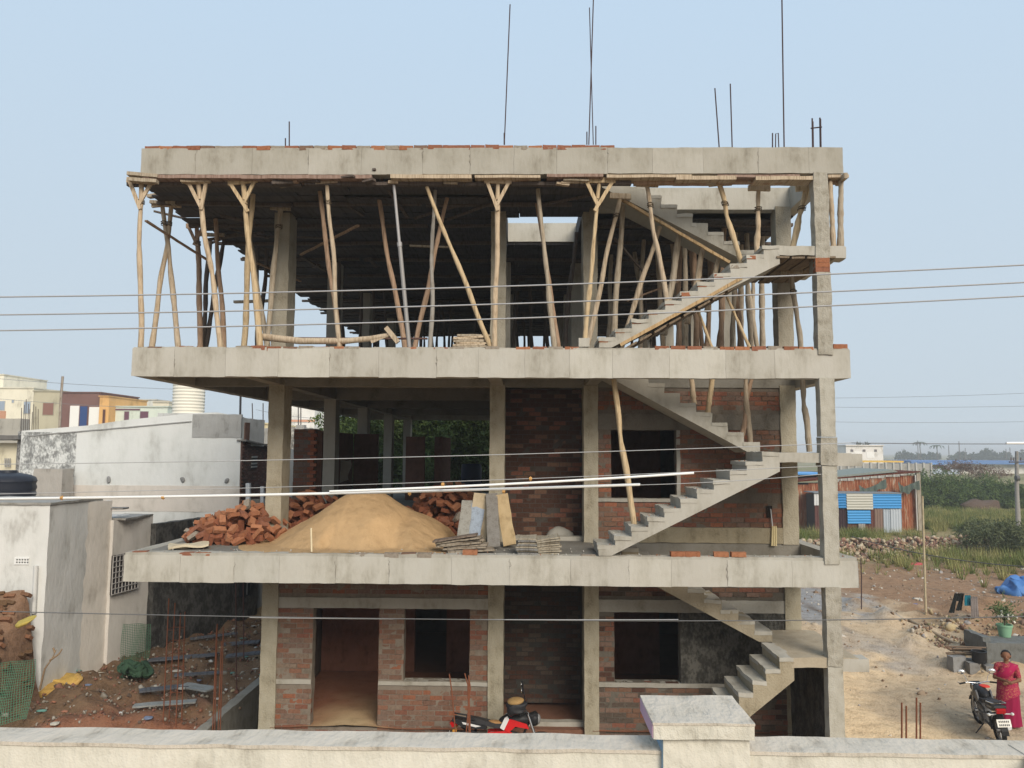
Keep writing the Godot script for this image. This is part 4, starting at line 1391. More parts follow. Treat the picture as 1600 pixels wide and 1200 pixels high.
# ================================================================ the near parapet
func parapet() -> void:
	var t := thing("parapet", Vector3(0, 3.0, 8.6), "whitewashed concrete parapet with grey weathered top along the bottom edge", "parapet")
	var face := mat(.66, .63, .55, "plaster", 1.1, 1.2)
	var top := mat(.56, .505, .43, "plaster", .6, 1.0)
	var m := mb()
	m.bb(-4.0, 2.6, 2.6, 3.985, 8.722, 8.57, .05, .004)
	put(m, "wall", t, face)
	m = mb()
	m.bb(-4.0, 2.60, 3.986, 4.0, 8.728, 8.562, .03, .005)
	put(m, "weathered_top", t, top)
	m = mb()
	m.bb(1.985, 2.15, 2.6, 3.984, 8.735, 11.0, .05, .004)
	put(m, "return_wall", t, face)
	m = mb()
	m.bb(1.975, 2.16, 3.985, 4.004, 8.62, 11.0, .03, .004)
	put(m, "weathered_top", t, top)
	var q := thing("parapet_pillar", Vector3(.70, 3.0, 8.55), "stout whitewashed pillar with a projecting cap rising from the parapet", "pillar")
	m = mb()
	m.bb(.545, .885, 2.6, 4.06, 8.755, 8.46, .04, .004)
	put(m, "shaft", q, mat(.64, .61, .53, "plaster", .9, 1.4))
	m = mb()
	m.bb(.541, .545, 2.6, 4.06, 8.75, 8.465)
	put(m, "painted_side", q, plain(.24, .36, .48, .8))
	m = mb()
	m.bb(.503, .9, 4.062, 4.118, 8.775, 8.44, .03, .004)
	put(m, "cap", q, mat(.62, .59, .51, "plaster", .7, 1.4))
	m = mb()
	m.bb(.498, .503, 4.064, 4.116, 8.772, 8.443)
	put(m, "painted_side", q, plain(.45, .31, .40, .8))
	m = mb()
	m.bb(.5, .902, 4.117, 4.126, 8.778, 8.437, .025, .004)
	put(m, "weathered_top", q, mat(.56, .505, .43, "plaster", .5, 1.2))


# ================================================================ the alley and the houses at the left
func left_side() -> void:
	# small white house in front
	var h := thing("small_house", Vector3(-10.243, 0, -4.417), "small whitewashed flat roofed house at the left edge with a barred side window", "house")
	var x1 := -10.16
	var zf := -4.42
	var m := mb()
	m.bb(-16.0, x1, 0, 4.0, zf, -6.5, .25, .02)
	put(m, "front_block", h, mat(.68, .68, .66, "plaster", 3.0, 1.2))
	m = mb()
	var b := Basis.from_euler(Vector3(0, -.16, 0))
	m.box(Vector3(x1 - .10, 1.95, zf - 1.13), Vector3(.1, 3.98, 2.26), b, .2, .015)
	put(m, "side_wall", h, mat(.70, .655, .595, "plaster", 3.4, 1.2))
	m = mb()
	m.box(Vector3(x1 + .255, 1.75, zf - 2.95), Vector3(.14, 3.42, 1.5), b, .2, .015)
	put(m, "side_wall", h, mat(.68, .645, .60, "plaster", 3.4, 1.2))
	m = mb()
	m.bb(-14, x1 - .05, .2, 3.5, -6.5, -8.0)
	put(m, "rear_block", h, mat(.55, .53, .50, "plaster", 3.0, 1.2))
	m = mb()
	m.bb(-16, x1 + .03, 3.985, 4.03, zf + .04, -6.5, .2, .012)
	put(m, "roof_edge", h, mat(.33, .32, .30, "concrete", 1.5, 1.2))
	m = mb()
	m.bb(x1 - .3, x1 + .44, 3.46, 3.50, -6.72, -8.1, .2, .012)
	put(m, "roof_edge", h, mat(.33, .32, .30, "concrete", 1.5, 1.2))
	m = mb()
	m.bb(x1 - .1, x1 + .42, 3.72, 3.76, -6.6, -6.9, .1, .01)
	put(m, "stone_slab", h, mat(.25, .24, .23, "concrete", 1.0, 1.2))
	# ventilator and drain pipe on its front
	var vt := mb()
	vt.bb(-10.854, -10.538, 2.728, 2.875, zf + .02, zf - .06)
	var vent := put(vt, "ventilator", h, plain(.74, .74, .72, .8))
	for i in 5:
		for j in 2:
			var k := mb()
			var c := Vector3(-10.789, 2.778, -4.398) + Vector3(i * .0575, j * .055, 0)
			k.box(c, Vector3(.030, .028, .008))
			put(k, "hole", vent, plain(.12, .12, .12, .9))
	vt = mb()
	vt.tube([Vector3(-10.356, 2.714, -4.36), Vector3(-10.338, 1.736, -4.36)], [.045], 10)
	put(vt, "drain_pipe", h, plain(.60, .60, .58, .6))
	# barred window on the side wall
	var wx := x1 + .40
	var win := mb()
	win.box(Vector3(x1 + .335, 2.17, zf - 2.58), Vector3(.03, .92, .96), b)
	var wn := put(win, "window", h, plain(.035, .03, .03, .5))
	var wc := Vector3(x1 + .355, 2.17, zf - 2.58)
	for i in 9:
		var k := mb()
		k.bar(wc + b * Vector3(.012, -.46, -.48 + i * .12), wc + b * Vector3(.012, .46, -.48 + i * .12), .018, .018)
		put(k, "bar", wn, plain(.42, .40, .38, .7))
	for i in 8:
		var k := mb()
		k.bar(wc + b * Vector3(.024, -.45 + i * .128, -.48), wc + b * Vector3(.024, -.45 + i * .128, .48), .016, .016)
		put(k, "bar", wn, plain(.42, .40, .38, .7))
	# the low dark wall along the alley
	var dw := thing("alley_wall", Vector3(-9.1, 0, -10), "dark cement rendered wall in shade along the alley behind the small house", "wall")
	m = mb()
	var da := Vector3(-9.56, 0, -8.0)
	var de := Vector3(-8.5, 0, -12.75)
	m.box((da + de) / 2 + Vector3(-.1, 1.6, 0), Vector3(.18, 3.3, (de - da).length()), Basis.looking_at(de - da), .2, .02)
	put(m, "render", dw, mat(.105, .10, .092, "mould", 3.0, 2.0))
	m = mb()
	m.box(Vector3(-8.72, 1.35, -11.95), Vector3(.25, 1.3, .42), Basis.looking_at(de - da))
	var dr := put(m, "door_opening", dw, plain(.012, .014, .018, .7))
	m = mb()
	m.bar(Vector3(-8.56, .75, -11.9), Vector3(-8.56, 1.9, -11.9), .03, .03)
	put(m, "frame", dr, plain(.12, .13, .14, .6))
	# black water tank on the small house
	var tk := mb()
	var prof := [Vector2(0, 0), Vector2(.62, 0), Vector2(.66, .06), Vector2(.63, .12), Vector2(.66, .2), Vector2(.63, .27), Vector2(.66, .36), Vector2(.63, .45), Vector2(.66, .53), Vector2(.62, .62), Vector2(.5, .68), Vector2(.22, .74), Vector2(.2, .8), Vector2(0, .8)]
	tk.lathe(prof, Vector3.ZERO, Basis.IDENTITY, 28)
	solo(tk, "black_water_tank", plain(.022, .025, .035, .45), Transform3D(Basis.IDENTITY, Vector3(-13.273, 3.819, -7.6)), "black ribbed plastic water tank on the roof at the left edge", "water tank")
	# the long white house behind
	var w := thing("white_house", Vector3(-12.6, 0, -14), "long whitish house with mouldy blank wall and brick side, behind the small house", "house")
	m = mb()
	var zw := -12.5
	m.prism(PackedVector2Array([Vector2(-16.25, 0), Vector2(-16.25, 5.74), Vector2(-14.1, 5.92), Vector2(-12.9, 6.1), Vector2(-10.75, 6.33), Vector2(-9.95, 6.36), Vector2(-9.15, 6.22), Vector2(-9.15, 5.95), Vector2(-9.10, 0)]), zw, zw - .25)
	put(m, "blank_wall", w, mat(.66, .675, .67, "plaster", 5.2, 1.6))
	m = mb()
	m.bb(-16.2, -9.12, 3.2, 4.02, zw + .012, zw - .1, .3, .01)
	put(m, "repainted_band", w, mat(.62, .575, .53, "plaster", 4.0, 1.0))
	m = mb()
	m.bb(-16.22, -14.45, 4.3, 5.70, zw + .010, zw - .1, .12, .012)
	put(m, "mouldy_patch", w, mat(.62, .63, .62, "mould", 2.2, 1.6))
	m = mb()
	m.bb(-10.72, -9.14, 5.55, 6.30, zw + .014, zw - .1, .12, .012)
	put(m, "grey_render", w, mat(.36, .36, .355, "plaster", 1.6, 1.6))
	m = mb()
	m.bar(Vector3(-16.0, 5.58, zw + .02), Vector3(-10.75, 6.06, zw + .02), .03, .03, Vector3.UP, .3, .01)
	put(m, "roof_slab_line", w, mat(.34, .34, .34, "concrete", 1.2, 1.2))
	m = mb()
	m.bb(-16.2, -9.6, 0, 5.2, zw - .26, zw - 8.0)
	put(m, "body", w, mat(.55, .55, .54, "plaster", 4.0, 1.2))
	m = mb()
	m.bb(-10.6, -9.15, 5.3, 6.2, zw - .26, zw - 2.2, .2, .02)
	put(m, "corner_room", w, mat(.50, .50, .49, "plaster", 2.4, 1.6))
	m = mb()
	m.bb(-15.2, -14.3, 2.0, 4.55, zw + .9, zw + .3, .2, .02)
	put(m, "side_pier", w, mat(.40, .375, .345, "plaster", 1.8, 1.4))
	for c in [Vector3(-13.324, 4.214, -12.48), Vector3(-10.961, 4.217, -12.48), Vector3(-9.544, 4.189, -12.48), Vector3(-15.52, 4.233, -12.48)]:
		m = mb()
		m.ell(c, Vector3(.07, .09, .02), Basis.IDENTITY, 10, 6, .05, 60)
		put(m, "chipped_spot", w, mat(.24, .24, .24))
	# its brick side, running back
	m = mb()
	m.prism(PackedVector2Array([Vector2(0, 0), Vector2(0, 5.45), Vector2(3.4, 5.28), Vector2(3.4, 0)]), 0, -.2, Transform3D(Basis(Vector3(-.10, 0, -.995), Vector3.UP, Vector3(.995, 0, -.10)), Vector3(-9.09, 0, zw - .02)))
	var side := put(m, "brick_side", w, mat(.115, .072, .062, "concrete", 1.2, 1.4))
	m = mb()
	for i in 40:
		for j in 15:
			m.col = [Color(.11, .05, .042), Color(.14, .065, .05), Color(.085, .055, .05), Color(.17, .10, .08)][rng.randi() % 4]
			m.box(Vector3(-9.085 - .1 * (j * .226 + (i % 2) * .11) / 1.0, 3.1 + i * .058 * 1.0, zw - .14 - (j * .226 + (i % 2) * .11) * .995), Vector3(.03, .045, .205), Basis.from_euler(Vector3(0, .1, 0)))
			if i > 36 and j > 7: continue
	put(m, "bricks", side, mat(1, 1, 1, "grain", .31, .3, .95, true, true)).set_meta("kind", "stuff")
	m = mb()
	m.bar(Vector3(-9.1, 5.47, zw + .05), Vector3(-9.42, 5.28, zw - 3.6), .3, .05)
	put(m, "coping", side, mat(.20, .19, .18, "concrete", 1.2, 1.4))
	m = mb()
	m.box(Vector3(-9.20, 4.75, zw - 1.35), Vector3(.06, .42, .75), Basis.from_euler(Vector3(0, .1, 0)))
	var vw := put(m, "grille", side, plain(.06, .06, .06, .8))
	for i in 4:
		m = mb()
		m.bar(Vector3(-9.13, 4.6 + i * .11, zw - 1.0), Vector3(-9.20, 4.6 + i * .11, zw - 1.7), .04, .045)
		put(m, "grille_slat", vw, plain(.36, .37, .36, .8))
	m = mb()
	m.bb(-9.5, -9.12, 5.4, 6.05, zw - .3, zw - .7, .1, .02)
	put(m, "brick_pier", w, mat(.16, .09, .07, "concrete", 1.0, 1.4))
	rod("roof_rod", [Vector3(-9.333, 5.889, -12.9), Vector3(-9.355, 7.058, -12.9)], .035, plain(.05, .05, .055, .6), "dark upright rod on the corner of the white house", "rod")
	# cream ribbed water tank on the roof
	tk = mb()
	prof = [Vector2(0, 0), Vector2(.57, 0)]
	for i in 11:
		prof.append(Vector2(.585, .04 + i * .12))
		prof.append(Vector2(.56, .10 + i * .12))
	prof.append_array([Vector2(.5, 1.46), Vector2(.2, 1.56), Vector2(0, 1.58)])
	tk.lathe(prof, Vector3.ZERO, Basis.IDENTITY, 28)
	solo(tk, "cream_water_tank", plain(.74, .70, .60, .5), Transform3D(Basis.IDENTITY, Vector3(-12.876, 6.48, -17)), "cream ribbed plastic water tank standing on the white house roof", "water tank")
	var stand := mb()
	stand.bb(-13.7, -12.1, 5.9, 6.5, -16.3, -17.7, .3, .02)
	put(stand, "tank_stand", w, mat(.5, .5, .49, "plaster", 2, 1.2))
	# two white posts and things glimpsed between the columns
	for e in [[Vector3(-8.49, 4.156, -11.5), Vector3(-8.385, 1.189, -11.5), .06, "whitish fence post left of the left column"], [Vector3(-8.158, 4.048, -11.8), Vector3(-8.06, 1.141, -11.8), .05, "slimmer whitish fence post hidden partly by the left column"]]:
		var pb := mb()
		pb.bar(e[1], e[0], e[2] * 2, e[2] * 2, Vector3.BACK)
		var o := put(pb, "fence_post", self, plain(.62, .64, .66, .7))
		tag(o, e[3], "post", "fence posts behind the brick heap")
	var fw := mb()
	fw.prism(PackedVector2Array([Vector2(-9.1, 0), Vector2(-9.1, 3.55), Vector2(-6.0, 3.75), Vector2(-6.0, 0)]), -13.2, -13.35)
	tag(put(fw, "grey_yard_wall", self, mat(.24, .24, .23, "concrete", 2.0, 1.4)), "grey yard wall below the brick side, behind the brick heap", "wall")
	# houses glimpsed between the first two columns
	var gh := thing("unplastered_house", Vector3(-11.5, 0, -32), "unfinished pale house with a grey pillar seen just right of the left column", "house")
	m = mb()
	m.bb(-13.124, -12.384, 0, 6.420, -30, -34, .5, .03)
	put(m, "wall", gh, mat(.55, .52, .47, "mould", 3.0, 1.4))
	m = mb()
	m.bb(-12.515, -12.097, 3.961, 6.511, -29.5, -30.0, .3, .02)
	put(m, "pillar", gh, mat(.34, .335, .32, "concrete", 2.0, 1.4))
	m = mb()
	m.bb(-14.362, -14.048, 0, 6.328, -29.5, -30.0, .3, .02)
	put(m, "pillar", gh, mat(.34, .335, .32, "concrete", 2.0, 1.4))
	m = mb()
	m.bb(-13.121, -12.088, 0, 4.075, -28.8, -29.0, .3, .02)
	put(m, "boundary", gh, mat(.6, .61, .61, "plaster", 3.0, 1.0))
	for e in [[Vector3(-14.943, 6.226, -29.7), Vector3(-15.03, 7.693, -29.7)], [Vector3(-14.382, 6.229, -29.7), Vector3(-14.431, 7.695, -29.7)], [Vector3(-12.454, 6.239, -29.7), Vector3(-12.497, 7.704, -29.7)], [Vector3(-12.314, 6.239, -29.7), Vector3(-12.357, 7.704, -29.7)]]:
		m = mb()
		m.tube([e[0], e[1]], [.03], 5)
		put(m, "rebar", gh, plain(.07, .06, .06, .8))
	far_house("cream_house", "low cream house with sunshades seen left of the left column", Vector3(-24.271, 7.359, -55), Vector3(-22.746, 7.367, -55), Color(.75, .66, .42), [[Vector3(-23.829, 6.019, -55), Vector3(-22.878, 6.247, -55)]], Color(.70, .62, .42))
	far_house("white_block", "tall white house with an orange band behind the left column", Vector3(-25.977, 9.994, -70), Vector3(-22.797, 10.008, -70), Color(.78, .77, .75), [[Vector3(-25.92, 8.138, -70), Vector3(-22.751, 8.359, -70)]], Color(.62, .33, .22))
	far_house("pink_house", "pinkish low house left of the dark trees", Vector3(-25.456, 8.578, -74), Vector3(-22.418, 8.592, -74), Color(.66, .52, .42), [[Vector3(-24.584, 8.438, -74), Vector3(-24.011, 8.657, -74)]], Color(.2, .2, .2))
	# the row of houses along the horizon at the left
	far_house("tall_cream_house", "tall cream house at the left edge with stepped roof and two windows", Vector3(-71.822, 14.587, -86), Vector3(-67.946, 14.601, -86), Color(.80, .75, .62), [], Color(.2, .2, .2))
	var c1 := far_house("cream_row_house", "cream flat roofed house with a bluish window left of the olive one", Vector3(-69.416, 12.683, -84), Vector3(-62.582, 12.709, -84), Color(.80, .75, .62), [[Vector3(-63.704, 9.536, -84), Vector3(-62.89, 11, -84)], [Vector3(-67.096, 9.926, -84), Vector3(-66.182, 11.067, -84)], [Vector3(-65.267, 10.909, -84), Vector3(-65.041, 11.235, -84)]], Color(.30, .36, .45))
	m = mb()
	m.bb(-66.959, -65.975, 8.855, 9.822, -83.9, -84.1)
	put(m, "terracotta_panel", c1, plain(.50, .26, .16, .8))
	far_house("olive_house", "olive beige house with a brown shuttered window beside the pole", Vector3(-59.949, 12.006, -80), Vector3(-56.486, 12.019, -80), Color(.50, .46, .34), [[Vector3(-58.682, 9.21, -80), Vector3(-57.428, 10.614, -80)]], Color(.24, .12, .09))
	var bh := far_house("brown_house", "dark brown tiled house with white panels and a blue door", Vector3(-55.326, 11.718, -78), Vector3(-50.638, 11.737, -78), Color(.19, .10, .085), [[Vector3(-52.94, 7.478, -78), Vector3(-52.088, 10.134, -78)]], Color(.025, .06, .19))
	for q in [[Vector3(-54.143, 7.622, -77.95), Vector3(-53.06, 10.202, -77.95)], [Vector3(-51.848, 7.633, -77.95), Vector3(-50.599, 10.061, -77.95)]]:
		m = mb()
		var a: Vector3 = q[0]
		var d: Vector3 = q[1]
		m.bb(a.x, d.x, a.y, d.y, -77.93, -78.1)
		put(m, "white_panel", bh, plain(.80, .79, .76, .7))
	far_house("orange_house", "narrow orange house front beside the brown tiled one", Vector3(-50.409, 11.246, -77.5), Vector3(-49.264, 11.251, -77.5), Color(.72, .42, .16), [[Vector3(-49.915, 7.629, -77.5), Vector3(-49.644, 9.738, -77.5)]], Color(.10, .04, .03))
	far_house("mint_house", "pale mint house with yellow trim and two dark doorways", Vector3(-50.105, 10.123, -79), Vector3(-42.989, 10.154, -79), Color(.64, .70, .63), [[Vector3(-48.156, 8.294, -79), Vector3(-47.601, 9.597, -79)], [Vector3(-46.247, 8.761, -79), Vector3(-45.282, 9.608, -79)], [Vector3(-50.008, 9.74, -79), Vector3(-46.302, 9.91, -79)]], Color(.14, .06, .09))
	far_house("beige_top_house", "beige upper storey with a dark roof edge left of the cream water tank", Vector3(-52.673, 11.65, -95), Vector3(-50.401, 11.66, -95), Color(.74, .68, .54), [[Vector3(-52.583, 11.65, -95), Vector3(-50.409, 11.84, -95)]], Color(.22, .18, .15))
	far_house("grey_white_block", "long pale house roof behind the mint house", Vector3(-61.566, 12.171, -98), Vector3(-53.608, 12.205, -98), Color(.66, .66, .62), [], Color(.2, .2, .2))
	var gr := mb()
	gr.bb(-37.333, -34.674, 0, 7.186, -40, -41, .5, .02)
	tag(put(gr, "grey_flat_wall", self, mat(.40, .385, .345, "plaster", 4, 1)), "grey plastered wall under the cream houses at the left edge", "wall")
	gr = mb()
	gr.bb(-23.225, -21.399, 0, 5.397, -20, -24, .5, .02)
	var lh := thing("yellowish_house", Vector3(-20, 0, -22), "pale yellow house wall with a small grille below the cream houses", "house")
	put(gr, "wall", lh, mat(.70, .65, .50, "plaster", 4, 1))
	gr = mb()
	gr.bb(-23.006, -20.955, 5.527, 5.713, -19.4, -24, .5, .03)
	put(gr, "roof_edge", lh, mat(.16, .155, .15, "concrete", 2, 1.4))
	gr = mb()
	gr.bb(-21.265, -20.995, 0, 5.875, -19.8, -20.4, .5, .03)
	put(gr, "corner_pillar", lh, mat(.33, .325, .32, "mould", 2, 1.4))
	for i in 4:
		gr = mb()
		gr.bar(Vector3(-21.804, 4.756, -19.9) + Vector3(i * .07, 0, 0), Vector3(-21.78, 4.384, -19.9) + Vector3(i * .07, 0, 0), .03, .03)
		put(gr, "grille_bar", lh, plain(.3, .3, .3))
	for i in 9:
		rod("roof_rebar", [Vector3(-21.459, 5.835, -20.3) + Vector3(i * .091, 0, 0), Vector3(-21.505, 7.031, -20.3) + Vector3(i * .091 + rv(-.03, .03), rv(-.35, .25), 0)], .014, plain(.13, .11, .10, .8), "thin rusty starter bar in the row on the pillar left of the white house", "rebar", "starter bars left of the white house")
	rod("wooden_pole", [Vector3(-19.632, 5.944, -20), Vector3(-19.65, 7.21, -20), Vector3(-19.625, 8.212, -20)], .05, mat(.36, .31, .26, "wood", .6, .5, .9, true), "weathered wooden pole rising before the olive and brown houses", "pole")
	# rubbish, plates and nets in the alley
	var planks := [[Vector3(-7.602, 0.14, -4.559), .95, .32, .5, 0], [Vector3(-7.326, 0.14, -5.616), 1.0, .24, .35, 0], [Vector3(-6.947, 0.14, -4.645), .85, .3, -.4, 1], [Vector3(-7.126, 0.14, -3.596), 1.15, .24, .25, 1], [Vector3(-8.277, 0.14, -6.956), 1.6, .3, .08, 0], [Vector3(-6.842, 0.14, -7.311), 1.0, .28, .2, 0], [Vector3(-7.386, 0.14, -8.349), .9, .3, .25, 0], [Vector3(-8.398, 0.14, -9.086), 1.2, .14, .4, 0]]
	var names := ["dark grey plate lying loose in the middle of the alley debris", "long dark plate lying above the middle one in the alley", "pale cement coated plate near the plinth beam in the alley", "pale narrow plate near the parapet in the alley", "long grey plate with a blue patch at the back of the alley", "dark plate beside the left column in the alley", "stacked dark plate at the far end of the alley", "narrow dark timber against the alley wall"]
	for i in planks.size():
		var q: Array = planks[i]
		var c: Vector3 = q[0]
		board("alley_plate", names[i], "plates lying in the alley", c + Vector3(0, .04, 0), Vector3(q[1], .03, q[2]), Basis.from_euler(Vector3(rv(-.08, .08), q[3], rv(-.08, .08))), mat(.12, .125, .14, "wood", .7, .5, .8, false) if q[4] == 0 else mat(.30, .31, .30, "concrete", .7, .8, .9, false), "plate")
	for q in [[Vector3(-10.195, 0.1, -5.143), Vector3(.55, .16, .35), Color(.62, .40, .11), "yellow rubbish heap of sacks against the small house wall"], [Vector3(-10.071, 0.1, -4.607), Vector3(.3, .14, .25), Color(.58, .36, .10), "small yellow sack at the corner of the small house"], [Vector3(-9.367, 2, -2.611), Vector3(.18, .07, .16), Color(.52, .40, .10), "crumpled yellow sheet lying on the brick heap at the left edge"], [Vector3(-9.865, 0.1, -5.063), Vector3(.2, .2, .2), Color(.60, .38, .12), "upright yellow scrap beside the yellow sacks"]]:
		var rb := mb()
		rb.ell(Vector3.ZERO, q[1], Basis.IDENTITY, 12, 8, .16, 30.0)
		solo(rb, "yellow_sack", mat(q[2].r, q[2].g, q[2].b, "sand", .5, 1.0), Transform3D(Basis.IDENTITY, q[0]), q[3], "sack")
	var bits := []
	for i in 2600:
		var p := Vector3(rv(-10.3, -5.7), 0, rv(-12.0, .6))
		p.y = ground_height(p.x, p.z) + .01
		var t := rng.randf()
		bits.append([Transform3D(any_turn().scaled(Vector3.ONE * (rv(.012, .04) if t < .96 else rv(.04, .09))), p), [Color(.16, .11, .08), Color(.24, .12, .08), Color(.25, .22, .18), Color(.34, .31, .26), Color(.12, .09, .07), Color(.22, .10, .07)][rng.randi() % 6]])
	tag(scatter("alley_rubble", stone_mesh(), mat(1, 1, 1, "", 1, 0, .95, true, true), bits), "brick chips and stones strewn over the alley floor", "rubble")
	var litter := []
	for i in 60:
		var p := Vector3(rv(-10.2, -6.0), 0, rv(-11.0, .0))
		p.y = ground_height(p.x, p.z) + .04
		litter.append([Transform3D(any_turn().scaled(Vector3(rv(.05, .12), rv(.02, .03), rv(.04, .1))), p), [Color(.55, .54, .5), Color(.45, .36, .22), Color(.12, .26, .22), Color(.5, .46, .38), Color(.34, .15, .09), Color(.16, .19, .27)][rng.randi() % 6]])
	tag(scatter("alley_litter", stone_mesh(), mat(1, 1, 1, "", 1, 0, .8, true, true), litter), "scraps of paper and plastic littered over the alley", "litter")
	# brick heap at the left edge with a green net over its lower part
	var hp := mb()
	hp.g = 1
	for i in 30:
		for j in 40:
			var q := []
			for e in [[0, 0], [1, 0], [1, 1], [0, 1]]:
				var u: float = float(i + e[0]) / 30
				var v: float = float(j + e[1]) / 40
				var x := -13.5 + u * 3.5
				var edge := clampf((-10.05 - x) * 3.0, 0.0, 1.0)
				q.append(Vector3(x, 2.15 * (1.0 - v) * edge + .05 + nz.get_noise_2d(x * 30, v * 90) * .12, -4.2 + v * 2.4))
			hp.quad(q[0], q[1], q[2], q[3])
	tag(put(hp, "rubble_slope", self, mat(.27, .165, .105, "soil", 1.1, 3.0)), "slope of brown brick rubble against the front of the small house", "rubble heap")
	var hb := []
	for i in 300:
		var u := rng.randf()
		var v := rng.randf()
		var x := -13.0 + u * 2.9
		hb.append([Transform3D(Basis.from_euler(Vector3(rv(-.9, -.5), rv(-.4, .4), rv(-.2, .2))), Vector3(x, 2.15 * (1.0 - v) * clampf((-10.05 - x) * 3.0, 0.0, 1.0) + .015, -4.2 + v * 2.4 + .02)), [Color(.7, .7, .6), Color(.5, .55, .45), Color(.85, .8, .7)][rng.randi() % 3]])
	tag(scatter("rubble_bricks", brick_meshes[1], mat(.26, .135, .085, "grain", .31, .35, .95, true, true), hb), "old bricks packed in the slope at the left edge", "brick")
	net(PackedVector3Array([Vector3(-10.375, 1.06, -2.9), Vector3(-9.75, 1, -3.6), Vector3(-9.111, 0.277, -2.4), Vector3(-9.672, 0.206, -2)]), 22, 24, "green net hanging over the foot of the rubble slope at the left edge")
	net(PackedVector3Array([Vector3(-9.483, 1.073, -6.4), Vector3(-9.408, 0.81, -7.6), Vector3(-9.247, -0.094, -7.2), Vector3(-9.4, 0.031, -6.2)]), 16, 26, "upright green net against the end of the small house")
	var nb := mb()
	nb.ell(Vector3.ZERO, Vector3(.34, .15, .26), Basis.IDENTITY, 44, 26, .22, 70.0)
	solo(nb, "bundled_net", mat(.05, .10, .06, "sand", .3, 1.0), Transform3D(Basis.IDENTITY, Vector3(-8.948, 0.15, -5.893)), "crumpled dark green net lying at the end of the small house", "net")
	var tw := thing("dry_twig", Vector3(-10.474, 0, -4.924), "dry bare branch standing by the corner of the small house", "branch")
	for e in [[[Vector3(-9.899, 0.285, -4), Vector3(-9.818, 0.704, -4), Vector3(-9.672, 0.921, -4), Vector3(-9.602, 1.088, -4)], "stem"], [[Vector3(-9.722, 0.87, -4), Vector3(-9.544, 0.999, -4), Vector3(-9.484, 1.102, -4)], "side_branch"], [[Vector3(-9.625, 1.024, -4), Vector3(-9.671, 1.125, -4)], "side_branch"]]:
		var tb := mb()
		var pts := []
		pts.append_array(e[0])
		tb.tube(pts, [.022, .018, .012, .006], 6)
		put(tb, e[1], tw, mat(.30, .21, .13))
	# plinth beams by the pit
	for e in [[-5.78, -5.98, .12, "plinth beam along the outer side of the pit"], [-4.70, -4.84, .14, "plinth beam along the inner side of the pit, at the left column"]]:
		var pb := mb()
		pb.bb(e[0], e[1], -1.2, e[2], 2.0, -9.0, .2, .02)
		tag(put(pb, "plinth_beam", self, mat(.27, .255, .22, "concrete", 1.4, 1.8)), "concrete " + e[3], "beam")


func net(q: PackedVector3Array, nu: int, nv: int, label: String) -> void:
	var b := mb()
	var at := func(u: float, v: float) -> Vector3:
		return q[0].lerp(q[1], u).lerp(q[3].lerp(q[2], u), v) + Vector3(0, 0, sin(u * 9.0 + v * 4.0) * .05)
	for i in nu + 1:
		var pts := []
		for k in 9: pts.append(at.call(float(i) / nu, k / 8.0))
		b.tube(pts, [.0055], 3, false)
	for j in nv + 1:
		var pts := []
		for k in 9: pts.append(at.call(k / 8.0, float(j) / nv))
		b.tube(pts, [.0055], 3, false)
	tag(put(b, "green_net", self, mat(.09, .22, .13)), label, "net", "green nets in the alley")


# a house far off: body, roof edge, and openings given on the photograph
func far_house(called: String, label: String, a: Vector3, b: Vector3, c: Color, holes: Array, hole: Color) -> Node3D:
	var z := a.z
	var h := thing(called, Vector3((a.x + b.x) / 2, 0, z), label, "house")
	var m := mb()
	m.bb(a.x, b.x, 0, (a.y + b.y) / 2, z, z - 9.0)
	put(m, "wall", h, mat(c.r, c.g, c.b, "plaster", 7.0, 1.0))
	m = mb()
	m.bb(a.x - .1, b.x + .1, (a.y + b.y) / 2 + .004, (a.y + b.y) / 2 + .14, z + .12, z - 9.1)
	put(m, "roof_edge", h, mat(c.r * .85, c.g * .85, c.b * .85, "plaster", 7.0, 1.0))
	for q in holes:
		var p0: Vector3 = q[0]
		var p1: Vector3 = q[1]
		m = mb()
		m.bb(p0.x - .07, p1.x + .07, p0.y - .07, p1.y + .07, z + .04, z - .05)
		var f := put(m, "window", h, mat(c.r * .7, c.g * .7, c.b * .7))
		m = mb()
		m.bb(p0.x, p1.x, p0.y, p1.y, z + .06, z - .05)
		put(m, "pane", f, plain(hole.r, hole.g, hole.b, .4))
	return h


# ================================================================ trees
# a cluster of a few small leaf blades, about one metre across before scaling
func leaf_mesh(sd: int, blades: int, w: float, l: float) -> Mesh:
	var r := RandomNumberGenerator.new()
	r.seed = sd
	var b := mb()
	for i in blades:
		var d := Vector3(r.randf_range(-1, 1), r.randf_range(-.7, 1), r.randf_range(-1, 1)).normalized()
		var s := d.cross(Vector3(r.randf_range(-1, 1), r.randf_range(-1, 1), r.randf_range(-1, 1))).normalized()
		var o := Vector3(r.randf_range(-.3, .3), r.randf_range(-.3, .3), r.randf_range(-.3, .3))
		var n := s.cross(d) * .08
		b.g += 1
		b.tri(o, o + d * l * .5 + s * w + n, o + d * l)
		b.tri(o, o + d * l, o + d * l * .5 - s * w + n)
	return b.done()


